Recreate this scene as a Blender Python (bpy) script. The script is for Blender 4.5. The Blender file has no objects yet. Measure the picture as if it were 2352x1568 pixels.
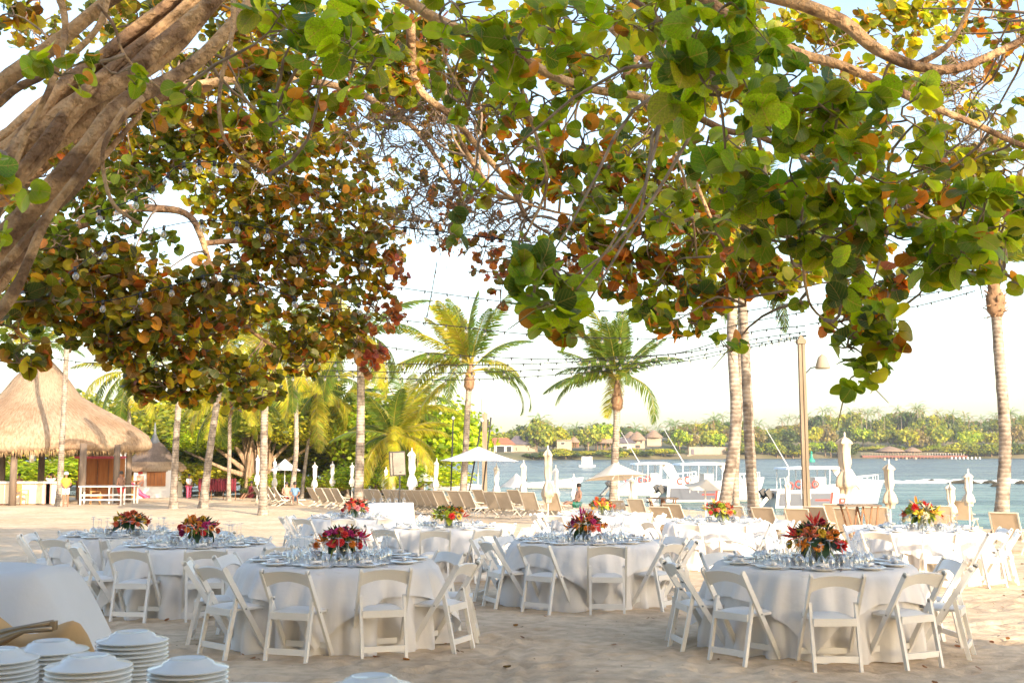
import bpy, math, random
import numpy as np
from mathutils import Vector, Matrix, Quaternion, noise
rad = math.radians
random.seed(11); np.random.seed(11)
scene = bpy.context.scene
col = scene.collection
rnd = random.random
def U(a, b): return a + (b - a) * random.random()

# ------------------------------------------------------------------ camera
F = 2797.0; HZ = 1034.0; CAMZ = 1.82
PITCH = math.atan((HZ - 784.0) / F)
cam_d = bpy.data.cameras.new('camera'); cam = bpy.data.objects.new('camera', cam_d); col.objects.link(cam)
cam.location = (0, 0, CAMZ); cam.rotation_euler = (math.pi / 2 + PITCH, 0, 0)
cam_d.sensor_width = 36.0; cam_d.lens = F * 36.0 / 2352.0
cam_d.clip_start = 0.05; cam_d.clip_end = 6000
cam_d.dof.use_dof = True; cam_d.dof.focus_distance = 12.5; cam_d.dof.aperture_fstop = 9.0
scene.camera = cam
# ------------------------------------------------------------------ light
SUN_EL = 20.0; SUN_AZ = 149.0          # degrees; azimuth clockwise from +Y
sunv = Vector((math.sin(rad(SUN_AZ)) * math.cos(rad(SUN_EL)), math.cos(rad(SUN_AZ)) * math.cos(rad(SUN_EL)), math.sin(rad(SUN_EL))))
world = bpy.data.worlds.new('World'); scene.world = world; world.use_nodes = True
wn = world.node_tree; wn.nodes.clear()
sky = wn.nodes.new('ShaderNodeTexSky'); sky.sky_type = 'NISHITA'; sky.sun_disc = False
sky.sun_elevation = rad(SUN_EL); sky.sun_rotation = rad(SUN_AZ)
sky.altitude = 0; sky.air_density = 1.0; sky.dust_density = 2.0; sky.ozone_density = 0.25
bg = wn.nodes.new('ShaderNodeBackground'); bg.inputs['Strength'].default_value = 0.145
wo = wn.nodes.new('ShaderNodeOutputWorld')
wn.links.new(sky.outputs[0], bg.inputs['Color']); wn.links.new(bg.outputs[0], wo.inputs['Surface'])
sd = bpy.data.lights.new('sun', 'SUN'); sd.energy = 3.5; sd.angle = rad(0.53); sd.color = (1.0, 0.82, 0.62)
sun = bpy.data.objects.new('sun', sd); col.objects.link(sun)
sun.rotation_euler = sunv.to_track_quat('Z', 'Y').to_euler(); sun.location = (12, -20, 14)
vs = scene.view_settings
vs.view_transform = 'Standard'; vs.look = 'None'; vs.gamma = 1.0; vs.use_curve_mapping = False
vs.exposure = 1.55
scene.cycles.max_bounces = 9; scene.cycles.transparent_max_bounces = 14
scene.cycles.diffuse_bounces = 4; scene.cycles.transmission_bounces = 6; scene.cycles.glossy_bounces = 3
scene.cycles.sample_clamp_indirect = 6.0
scene.cycles.caustics_reflective = False; scene.cycles.caustics_refractive = False

# ------------------------------------------------------------------ projection helpers
cp, sp = math.cos(PITCH), math.sin(PITCH)
def P(u, v, Y):
    """real-world point seen at photo position (u, v) of a 2352x1568 view, at distance Y"""
    a = (u - 1176.0) / F; b = -(v - 784.0) / F
    dy = cp - b * sp; dz = sp + b * cp
    t = Y / dy
    return Vector((a * t, Y, CAMZ + dz * t))
CR0 = (15.3, 38.0); CN = (0.945, 0.328)
def shore(x, y): return (x - CR0[0]) * CN[0] + (y - CR0[1]) * CN[1]
def gz(x, y):
    z = -0.0205 * (min(max(y, 11.0), 100.0) - 11.0)
    s = shore(x, y) + 1.2 * math.sin(y * 0.07 + 1.0) + 0.6 * math.sin(y * .19)
    if s > -1.0:
        z -= min((s + 1.0) * 0.17, 3.2)
    return z
def base(u, Y, dz=0.0):
    z = 0.0
    for _ in range(3):
        d = Y * cp + (z - CAMZ) * sp
        x = (u - 1176.0) / F * d
        z = gz(x, Y)
    return Vector((x, Y, z + dz))
WZ = -1.8                                    # sea level
def onwater(u, v):
    Y = F * (CAMZ - WZ) / (v - HZ)
    p = P(u, v, Y); return Vector((p.x, Y, WZ))

# ------------------------------------------------------------------ mesh builder
class MB:
    def __init__(s): s.v = []; s.f = []; s.m = []; s.cur = 0
    def add(s, vs_, fs_):
        o = len(s.v); s.v += [tuple(p) for p in vs_]
        for f in fs_: s.f.append(tuple(i + o for i in f)); s.m.append(s.cur)
        return s
    def box(s, c, size, M=None, taper=1.0):
        c = Vector(c); hx, hy, hz = size[0] / 2, size[1] / 2, size[2] / 2
        vs_ = []
        for z, k in ((-hz, 1.0), (hz, taper)):
            for x, y in ((-hx, -hy), (hx, -hy), (hx, hy), (-hx, hy)):
                p = Vector((x * k, y * k, z))
                if M: p = M @ p
                vs_.append(p + c)
        return s.add(vs_, [(0, 3, 2, 1), (4, 5, 6, 7), (0, 1, 5, 4), (1, 2, 6, 5), (2, 3, 7, 6), (3, 0, 4, 7)])
    def bar(s, p0, p1, w, h, up=(0, 0, 1)):
        p0 = Vector(p0); p1 = Vector(p1); d = (p1 - p0); L = d.length
        if L < 1e-6: return s
        d.normalize(); up = Vector(up)
        if abs(d.dot(up)) > .98: up = Vector((0, 1, 0))
        x = d.cross(up).normalized(); y = x.cross(d).normalized()
        vs_ = []
        for p in (p0, p1):
            for a, b in ((-1, -1), (1, -1), (1, 1), (-1, 1)): vs_.append(p + x * (a * w / 2) + y * (b * h / 2))
        return s.add(vs_, [(0, 3, 2, 1), (4, 5, 6, 7), (0, 1, 5, 4), (1, 2, 6, 5), (2, 3, 7, 6), (3, 0, 4, 7)])
    def tube(s, pts, rs, n=8, cap=True, wob=0.0):
        pts = [Vector(p) for p in pts]; N = len(pts)
        if not hasattr(rs, '__len__'): rs = [rs] * N
        vs_ = []; fs_ = []; ref = None
        for i, p in enumerate(pts):
            d = (pts[min(i + 1, N - 1)] - pts[max(i - 1, 0)])
            d = d.normalized() if d.length > 1e-9 else Vector((0, 0, 1))
            if ref is None: ref = Vector((1, 0, 0)) if abs(d.x) < .8 else Vector((0, 1, 0))
            x = (ref - d * ref.dot(d)).normalized(); y = d.cross(x); ref = x
            for k in range(n):
                a = 2 * math.pi * k / n; r = rs[i] * (1 + (wob * (rnd() - .5) if wob else 0))
                vs_.append(p + (x * math.cos(a) + y * math.sin(a)) * r)
        for i in range(N - 1):
            for k in range(n):
                k2 = (k + 1) % n
                fs_.append((i * n + k, i * n + k2, (i + 1) * n + k2, (i + 1) * n + k))
        if cap:
            fs_.append(tuple(range(n - 1, -1, -1))); fs_.append(tuple((N - 1) * n + k for k in range(n)))
        return s.add(vs_, fs_)
    def lathe(s, prof, n=16, c=(0, 0, 0), closed=False):
        c = Vector(c); vs_ = []; fs_ = []; N = len(prof)
        for r, z in prof:
            for k in range(n):
                a = 2 * math.pi * k / n; vs_.append(c + Vector((r * math.cos(a), r * math.sin(a), z)))
        for i in range(N - 1):
            for k in range(n):
                k2 = (k + 1) % n; fs_.append((i * n + k, i * n + k2, (i + 1) * n + k2, (i + 1) * n + k))
        if closed:
            fs_.append(tuple(range(n - 1, -1, -1))); fs_.append(tuple((N - 1) * n + k for k in range(n)))
        return s.add(vs_, fs_)
    def prism(s, poly, y0, y1, M=None):
        """poly of (x, z); extruded along y"""
        n = len(poly); vs_ = [Vector((x, y0, z)) for x, z in poly] + [Vector((x, y1, z)) for x, z in poly]
        if M: vs_ = [M @ p for p in vs_]
        fs_ = [tuple(range(n)), tuple(range(2 * n - 1, n - 1, -1))]
        for i in range(n): j = (i + 1) % n; fs_.append((i, i + n, j + n, j))
        return s.add(vs_, fs_)
    def mesh(s, name, mats=(), smooth=False):
        me = bpy.data.meshes.new(name); me.from_pydata(s.v, [], s.f)
        if not hasattr(mats, '__len__'): mats = [mats]
        for m in mats: me.materials.append(m)
        if len(mats) > 1: me.polygons.foreach_set('material_index', s.m)
        if smooth: me.polygons.foreach_set('use_smooth', [True] * len(me.polygons))
        me.update(); return me
    def build(s, name, mats=(), parent=None, smooth=False, loc=(0, 0, 0), rot=(0, 0, 0)):
        return place(s.mesh(name, mats, smooth), name, parent, loc, rot)
def place(me, name, parent=None, loc=(0, 0, 0), rot=(0, 0, 0), sc=None):
    o = bpy.data.objects.new(name, me); col.objects.link(o)
    o.parent = parent; o.location = loc; o.rotation_euler = rot
    if sc is not None: o.scale = (sc, sc, sc) if not hasattr(sc, '__len__') else sc
    return o
def tag(o, label, cat, group=None, kind=None):
    if label: o['label'] = label
    if cat: o['category'] = cat
    if group: o['group'] = group
    if kind: o['kind'] = kind
    return o
def thing(name, label, cat, loc=(0, 0, 0), rz=0.0, group=None, sc=None):
    o = bpy.data.objects.new(name, None); col.objects.link(o)
    o.location = loc; o.rotation_euler = (0, 0, rz); o.empty_display_size = .1
    if sc is not None: o.scale = (sc, sc, sc) if not hasattr(sc, '__len__') else sc
    return tag(o, label, cat, group)
KIDS = {}
def kids(o):
    return [c for c in o.children]
def dup(root, label, loc, rz=None, group=None, sc=None):
    r = root.copy(); col.objects.link(r); r.location = loc
    if rz is not None: r.rotation_euler = (0, 0, rz)
    if sc is not None: r.scale = (sc, sc, sc) if not hasattr(sc, '__len__') else sc
    if label: r['label'] = label
    if group: r['group'] = group
    for ch in KIDS.setdefault(root.name, list(root.children)):
        c = ch.copy(); col.objects.link(c); c.parent = r
        for g in KIDS.setdefault(ch.name, list(ch.children)):
            d = g.copy(); col.objects.link(d); d.parent = c
    return r
ORD = ['first', 'second', 'third', 'fourth', 'fifth', 'sixth', 'seventh', 'eighth', 'ninth', 'tenth', 'eleventh', 'twelfth', 'thirteenth', 'fourteenth', 'fifteenth', 'sixteenth', 'seventeenth', 'eighteenth', 'nineteenth', 'twentieth', 'twenty-first', 'twenty-second', 'twenty-third', 'twenty-fourth', 'twenty-fifth', 'twenty-sixth', 'twenty-seventh', 'twenty-eighth', 'twenty-ninth', 'thirtieth']

# ------------------------------------------------------------------ materials
MATS = {}
def nm(name):
    m = bpy.data.materials.new(name); m.use_nodes = True; nt = m.node_tree
    b = nt.nodes['Principled BSDF']; MATS[name] = m
    return m, nt, b
def pm(name, c1, c2=None, scale=8.0, rough=0.6, bump=0.0, bscale=None, stretch=(1, 1, 1), metal=0.0, spec=0.5, detail=4, sheen=0, contrast=(.3, .7), trans=0.0, coord='Object', bdist=.02):
    m, nt, b = nm(name); N = nt.nodes; L = nt.links
    b.inputs['Roughness'].default_value = rough; b.inputs['Metallic'].default_value = metal
    b.inputs['Specular IOR Level'].default_value = spec
    tc = N.new('ShaderNodeTexCoord'); mp = N.new('ShaderNodeMapping'); mp.inputs['Scale'].default_value = stretch
    L.new(tc.outputs[coord], mp.inputs[0])
    if c2 is None: c2 = tuple(x * .82 for x in c1)
    nz = N.new('ShaderNodeTexNoise'); nz.inputs['Scale'].default_value = scale; nz.inputs['Detail'].default_value = detail
    L.new(mp.outputs[0], nz.inputs['Vector'])
    cr = N.new('ShaderNodeValToRGB'); cr.color_ramp.elements[0].position = contrast[0]; cr.color_ramp.elements[1].position = contrast[1]
    cr.color_ramp.elements[0].color = (*c2, 1); cr.color_ramp.elements[1].color = (*c1, 1)
    L.new(nz.outputs['Fac'], cr.inputs[0]); L.new(cr.outputs[0], b.inputs['Base Color'])
    if bump:
        n2 = N.new('ShaderNodeTexNoise'); n2.inputs['Scale'].default_value = bscale or scale * 3; n2.inputs['Detail'].default_value = 5
        L.new(mp.outputs[0], n2.inputs['Vector'])
        bp = N.new('ShaderNodeBump'); bp.inputs['Strength'].default_value = bump; bp.inputs['Distance'].default_value = bdist
        L.new(n2.outputs['Fac'], bp.inputs['Height']); L.new(bp.outputs[0], b.inputs['Normal'])
    if trans:
        tr = N.new('ShaderNodeBsdfTranslucent'); mx = N.new('ShaderNodeMixShader'); mx.inputs[0].default_value = trans
        L.new(cr.outputs[0], tr.inputs['Color']); L.new(b.outputs[0], mx.inputs[1]); L.new(tr.outputs[0], mx.inputs[2])
        L.new(mx.outputs[0], N['Material Output'].inputs['Surface'])
    return m
def leafmat(name, use_attr=True, c=None, trans=.45, rough=.38, veins=True, tint=(1.25, 1.15, .5)):
    """foliage: colour per leaf, pale ribs, light passes through the blade"""
    m, nt, b = nm(name); N = nt.nodes; L = nt.links
    b.inputs['Roughness'].default_value = rough; b.inputs['Specular IOR Level'].default_value = .35
    if use_attr:
        at = N.new('ShaderNodeAttribute'); at.attribute_name = 'tintc'; csock = at.outputs['Color']
    else:
        rg = N.new('ShaderNodeRGB'); rg.outputs[0].default_value = (*c, 1); csock = rg.outputs[0]
    tc = N.new('ShaderNodeTexCoord')
    nz = N.new('ShaderNodeTexNoise'); nz.inputs['Scale'].default_value = 9.0; nz.inputs['Detail'].default_value = 3
    L.new(tc.outputs['Object'], nz.inputs['Vector'])
    mr = N.new('ShaderNodeMapRange'); mr.inputs['From Min'].default_value = .3; mr.inputs['From Max'].default_value = .7
    mr.inputs['To Min'].default_value = .7; mr.inputs['To Max'].default_value = 1.25; L.new(nz.outputs['Fac'], mr.inputs[0])
    mu = N.new('ShaderNodeVectorMath'); mu.operation = 'SCALE'; L.new(csock, mu.inputs[0]); L.new(mr.outputs[0], mu.inputs['Scale'])
    csock = mu.outputs[0]
    if veins:                                  # brown blemishes on the blades
        n9 = N.new('ShaderNodeTexNoise'); n9.inputs['Scale'].default_value = 5.0; n9.inputs['Detail'].default_value = 6; L.new(tc.outputs['Object'], n9.inputs['Vector'])
        g9 = N.new('ShaderNodeMapRange'); g9.inputs['From Min'].default_value = .62; g9.inputs['From Max'].default_value = .68; g9.inputs['To Max'].default_value = .7; L.new(n9.outputs['Fac'], g9.inputs[0])
        x9 = N.new('ShaderNodeMixRGB'); x9.inputs[2].default_value = (.16, .07, .02, 1); L.new(g9.outputs[0], x9.inputs[0]); L.new(csock, x9.inputs[1]); csock = x9.outputs[0]
    if veins:
        uv = N.new('ShaderNodeUVMap'); sx = N.new('ShaderNodeSeparateXYZ'); L.new(uv.outputs[0], sx.inputs[0])
        # midrib
        def mth(op, a, bb=None, cc=None):
            q = N.new('ShaderNodeMath'); q.operation = op
            for i, z in enumerate((a, bb, cc)):
                if z is None: continue
                if isinstance(z, (int, float)): q.inputs[i].default_value = z
                else: L.new(z, q.inputs[i])
            return q.outputs[0]
        ay = mth('ABSOLUTE', mth('SUBTRACT', sx.outputs[1], .5))
        mid = mth('LESS_THAN', ay, .014)
        w = mth('FRACT', mth('ADD', mth('MULTIPLY', mth('SUBTRACT', sx.outputs[0], mth('MULTIPLY', ay, .9)), 5.5), .2))
        side = mth('LESS_THAN', mth('ABSOLUTE', mth('SUBTRACT', w, .5)), .05)
        vein = mth('MAXIMUM', mid, mth('MULTIPLY', side, .55))
        mx0 = N.new('ShaderNodeMixRGB'); mx0.inputs[2].default_value = (.42, .26, .09, 1)
        L.new(mth('MULTIPLY', vein, .6), mx0.inputs[0]); L.new(csock, mx0.inputs[1]); csock = mx0.outputs[0]
    L.new(csock, b.inputs['Base Color'])
    tm = N.new('ShaderNodeMixRGB'); tm.blend_type = 'MULTIPLY'; tm.inputs[0].default_value = 1.0
    tm.inputs[2].default_value = (tint[0] * 2.6, tint[1] * 2.6, tint[2] * 2.2, 1)
    L.new(csock, tm.inputs[1])
    tr = N.new('ShaderNodeBsdfTranslucent'); L.new(tm.outputs[0], tr.inputs['Color'])
    mx = N.new('ShaderNodeMixShader'); mx.inputs[0].default_value = trans
    L.new(b.outputs[0], mx.inputs[1]); L.new(tr.outputs[0], mx.inputs[2]); L.new(mx.outputs[0], N['Material Output'].inputs['Surface'])
    return m
M_leaf = leafmat('sea_grape_leaf')
M_tuft = leafmat('tree_foliage', veins=False, trans=.35, rough=.55)
M_frond = leafmat('palm_leaflet', veins=False, trans=.35, rough=.35)
M_bark = pm('pale_bark', (.60, .38, .20), (.27, .165, .095), 3.4, .9, 1.0, 12, (1, 1, 1), spec=.12, detail=12, contrast=(.455, .54), bdist=.10)
M_twig = pm('twig_bark', (.42, .31, .21), (.18, .125, .085), 12, .9, .3, 40, spec=.15)
M_palmbark = None
def palmbark():
    m, nt, b = nm('palm_bark'); N = nt.nodes; L = nt.links
    b.inputs['Roughness'].default_value = .92; b.inputs['Specular IOR Level'].default_value = .15
    tc = N.new('ShaderNodeTexCoord'); sx = N.new('ShaderNodeSeparateXYZ'); L.new(tc.outputs['Object'], sx.inputs[0])
    wv = N.new('ShaderNodeTexWave'); wv.wave_type = 'BANDS'; wv.bands_direction = 'Z'; wv.inputs['Scale'].default_value = 2.6
    wv.inputs['Distortion'].default_value = 1.6; wv.inputs['Detail'].default_value = 3; wv.inputs['Detail Scale'].default_value = 3
    L.new(tc.outputs['Object'], wv.inputs['Vector'])
    nz = N.new('ShaderNodeTexNoise'); nz.inputs['Scale'].default_value = 4; nz.inputs['Detail'].default_value = 6; L.new(tc.outputs['Object'], nz.inputs['Vector'])
    cr = N.new('ShaderNodeValToRGB'); cr.color_ramp.elements[0].position = .32; cr.color_ramp.elements[0].color = (.13, .105, .085, 1)
    cr.color_ramp.elements[1].position = .62; cr.color_ramp.elements[1].color = (.40, .34, .28, 1)
    L.new(nz.outputs['Fac'], cr.inputs[0])
    c2 = N.new('ShaderNodeValToRGB'); c2.color_ramp.elements[0].position = .0; c2.color_ramp.elements[0].color = (.45, .42, .40, 1)
    c2.color_ramp.elements[1].position = .35; c2.color_ramp.elements[1].color = (1, 1, 1, 1); L.new(wv.outputs['Fac'], c2.inputs[0])
    mx = N.new('ShaderNodeMixRGB'); mx.blend_type = 'MULTIPLY'; mx.inputs[0].default_value = .45
    L.new(cr.outputs[0], mx.inputs[1]); L.new(c2.outputs[0], mx.inputs[2]); L.new(mx.outputs[0], b.inputs['Base Color'])
    bp = N.new('ShaderNodeBump'); bp.inputs['Strength'].default_value = .5; bp.inputs['Distance'].default_value = .03
    L.new(wv.outputs['Fac'], bp.inputs['Height']); L.new(bp.outputs[0], b.inputs['Normal'])
    return m
M_palmbark = palmbark()
M_boot = pm('palm_boot_fibre', (.34, .21, .12), (.15, .085, .045), 9, .9, .6, 20, (1, 1, .4))
M_rachis = pm('frond_rib', (.36, .32, .08), (.28, .18, .05), 4, .5)
M_white = pm('white_resin', (.78, .765, .73), (.68, .665, .63), 3, .38, .08, 60)
M_pad = pm('white_vinyl_pad', (.77, .755, .72), (.71, .70, .67), 3, .45)
M_cloth = pm('white_linen', (.79, .77, .75), (.73, .71, .69), 2.5, .85, .35, 9, sheen=.3, trans=.12)
M_nap = pm('napkin_linen', (.79, .78, .76), (.71, .70, .68), 6, .8, .2, 40)
M_china = pm('white_china', (.78, .77, .73), (.74, .73, .70), 3, .2)
M_steel = pm('polished_steel', (.62, .62, .62), (.5, .5, .5), 5, .18, metal=1.0)
M_black = pm('black_plastic', (.02, .02, .022), (.012, .012, .012), 5, .45)
M_glass = None
def glassmat(name, tint=(1, 1, 1), k=.28):
    m, nt, b = nm(name); N = nt.nodes; L = nt.links
    N.remove(b)
    tr = N.new('ShaderNodeBsdfTransparent'); tr.inputs[0].default_value = (*tint, 1)
    gl = N.new('ShaderNodeBsdfGlossy'); gl.inputs['Roughness'].default_value = .03; gl.inputs['Color'].default_value = (.95, .94, .92, 1)
    lw = N.new('ShaderNodeLayerWeight'); lw.inputs['Blend'].default_value = k
    nz = N.new('ShaderNodeTexNoise'); nz.inputs['Scale'].default_value = 3.0
    ad = N.new('ShaderNodeMath'); ad.operation = 'MULTIPLY_ADD'; ad.inputs[1].default_value = .85; ad.inputs[2].default_value = .08
    L.new(lw.outputs['Facing'], ad.inputs[0]); mx = N.new('ShaderNodeMixShader')
    L.new(ad.outputs[0], mx.inputs[0]); L.new(tr.outputs[0], mx.inputs[1]); L.new(gl.outputs[0], mx.inputs[2])
    L.new(mx.outputs[0], N['Material Output'].inputs['Surface']); return m
M_glass = glassmat('clear_glass', (.93, .95, .96))
M_bulb = glassmat('bulb_glass', (.97, .96, .93), .35)
# ------------------------------------------------------------------ THE SETTING: sand, sea, far bank
def sandmat():
    m, nt, b = nm('beach_sand'); N = nt.nodes; L = nt.links
    b.inputs['Roughness'].default_value = .95; b.inputs['Specular IOR Level'].default_value = .1
    tc = N.new('ShaderNodeTexCoord')
    def nz(s, d, st=None):
        n = N.new('ShaderNodeTexNoise'); n.inputs['Scale'].default_value = s; n.inputs['Detail'].default_value = d
        if st:
            mp = N.new('ShaderNodeMapping'); mp.inputs['Scale'].default_value = st; L.new(tc.outputs['Object'], mp.inputs[0]); L.new(mp.outputs[0], n.inputs['Vector'])
        else: L.new(tc.outputs['Object'], n.inputs['Vector'])
        return n
    n1 = nz(.55, 6); cr = N.new('ShaderNodeValToRGB')
    cr.color_ramp.elements[0].position = .32; cr.color_ramp.elements[0].color = (.56, .42, .28, 1)
    cr.color_ramp.elements[1].position = .66; cr.color_ramp.elements[1].color = (.72, .575, .41, 1)
    L.new(n1.outputs['Fac'], cr.inputs[0])
    n2 = nz(6, 8); c2 = N.new('ShaderNodeValToRGB'); c2.color_ramp.elements[0].position = .35; c2.color_ramp.elements[0].color = (.80, .78, .76, 1)
    c2.color_ramp.elements[1].position = .62; c2.color_ramp.elements[1].color = (1.05, 1.05, 1.05, 1); L.new(n2.outputs['Fac'], c2.inputs[0])
    mx = N.new('ShaderNodeMixRGB'); mx.blend_type = 'MULTIPLY'; mx.inputs[0].default_value = 1
    L.new(cr.outputs[0], mx.inputs[1]); L.new(c2.outputs[0], mx.inputs[2])
    # scattered dark specks of leaf litter
    vo = N.new('ShaderNodeTexVoronoi'); vo.inputs['Scale'].default_value = 5.0; L.new(tc.outputs['Object'], vo.inputs['Vector'])
    lt = N.new('ShaderNodeMath'); lt.operation = 'LESS_THAN'; lt.inputs[1].default_value = .045; L.new(vo.outputs['Distance'], lt.inputs[0])
    m2 = N.new('ShaderNodeMixRGB'); m2.inputs[2].default_value = (.08, .05, .03, 1); L.new(lt.outputs[0], m2.inputs[0]); L.new(mx.outputs[0], m2.inputs[1])
    L.new(m2.outputs[0], b.inputs['Base Color'])
    n3 = nz(2.2, 7, (1, 1.6, 1)); n4 = nz(40, 8); n5 = nz(5.5, 3)
    ad = N.new('ShaderNodeMath'); ad.operation = 'MULTIPLY_ADD'; ad.inputs[1].default_value = .16; L.new(n4.outputs['Fac'], ad.inputs[0]); L.new(n3.outputs['Fac'], ad.inputs[2])
    a2 = N.new('ShaderNodeMath'); a2.operation = 'MULTIPLY_ADD'; a2.inputs[1].default_value = .45; L.new(n5.outputs['Fac'], a2.inputs[0]); L.new(ad.outputs[0], a2.inputs[2])
    bp = N.new('ShaderNodeBump'); bp.inputs['Strength'].default_value = .8; bp.inputs['Distance'].default_value = .07
    L.new(a2.outputs[0], bp.inputs['Height']); L.new(bp.outputs[0], b.inputs['Normal'])
    return m
M_sand = sandmat()
def axis(segs):
    out = []
    for a, b_, st in segs:
        n = max(1, int(round((b_ - a) / st))); out += [a + (b_ - a) * i / n for i in range(n)]
    out.append(segs[-1][1]); return out
xs = axis([(-140, -40, 6), (-40, -9, 1.0), (-8, 8, .065), (8, 9, .09), (9, 40, 1.0), (40, 140, 6)])
ys = axis([(-40, 3, 3), (3, 6, .4), (6, 14.5, .065), (14.5, 17, .09), (17, 30, .3), (30, 70, 1.2), (70, 200, 3), (200, 260, 6)])
foot = [(U(-8, 8), U(6.5, 16.5), U(0, 6.28)) for _ in range(900)]
X, Y = np.meshgrid(np.array(xs), np.array(ys))
Z = np.zeros_like(X)
for j in range(Z.shape[0]):
    for i in range(Z.shape[1]): Z[j, i] = gz(X[j, i], Y[j, i])
def vnoise(a, sc_, amp):
    return amp * (np.sin(a[0] * sc_ * 1.3 + 1.1 * np.sin(a[1] * sc_ * .9)) * np.cos(a[1] * sc_ * 1.1 + 1.7 * np.sin(a[0] * sc_ * .7)))
far_f = np.clip((Y - 3) / 5, 0, 1)
Z += vnoise((X, Y), 1.0, .018) + vnoise((X + 3, Y), 2.7, .006) + vnoise((X, Y + 9), 6.1, .003)
Z += np.where(Y > 25, vnoise((X, Y), .23, .10), 0) * np.clip((Y - 25) / 20, 0, 1)
for fx, fy, fa in foot:                     # footprints pressed into the dry sand
    m_ = (abs(X - fx) < .35) & (abs(Y - fy) < .35)
    if not m_.any(): continue
    dx = (X[m_] - fx); dy = (Y[m_] - fy); a = dx * math.cos(fa) + dy * math.sin(fa); c_ = -dx * math.sin(fa) + dy * math.cos(fa)
    q = (a / .15) ** 2 + (c_ / .075) ** 2
    Z[m_] += -.028 * np.exp(-q) + .010 * np.exp(-((np.sqrt(q) - 1.7) ** 2) * 3)
for gx, gy, ga, gl in [(U(-6, 6), U(7, 14), U(-.5, .5) + random.choice((0, 0, 1.2)), U(.8, 2.6)) for _ in range(46)]:   # drag marks of moved chairs
    dx = X - gx; dy = Y - gy; a = dx * math.cos(ga) + dy * math.sin(ga); c_ = -dx * math.sin(ga) + dy * math.cos(ga)
    Z += -.020 * np.exp(-(c_ / .035) ** 2) * np.clip(1.2 - abs(a) / gl, 0, 1) + .010 * np.exp(-((abs(c_) - .10) / .04) ** 2) * np.clip(1.2 - abs(a) / gl, 0, 1)
def grid(name, X, Y, Z, mat, kind='structure'):
    h, w = X.shape; me = bpy.data.meshes.new(name)
    co = np.stack([X, Y, Z], -1).reshape(-1, 3)
    idx = np.arange(h * w).reshape(h, w)
    q = np.stack([idx[:-1, :-1], idx[:-1, 1:], idx[1:, 1:], idx[1:, :-1]], -1).reshape(-1)
    me.vertices.add(h * w); me.vertices.foreach_set('co', co.reshape(-1).astype(np.float32))
    nf = (h - 1) * (w - 1); me.loops.add(nf * 4); me.loops.foreach_set('vertex_index', q.astype(np.int32))
    me.polygons.add(nf); me.polygons.foreach_set('loop_start', np.arange(nf, dtype=np.int32) * 4)
    me.polygons.foreach_set('loop_total', np.full(nf, 4, dtype=np.int32)); me.polygons.foreach_set('use_smooth', np.ones(nf, dtype=bool))
    me.update(calc_edges=True); me.materials.append(mat)
    o = place(me, name); o['kind'] = kind; return o
tag(grid('beach', X, Y, Z, M_sand), 'pale sand beach sloping down to the sea', None)
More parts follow.
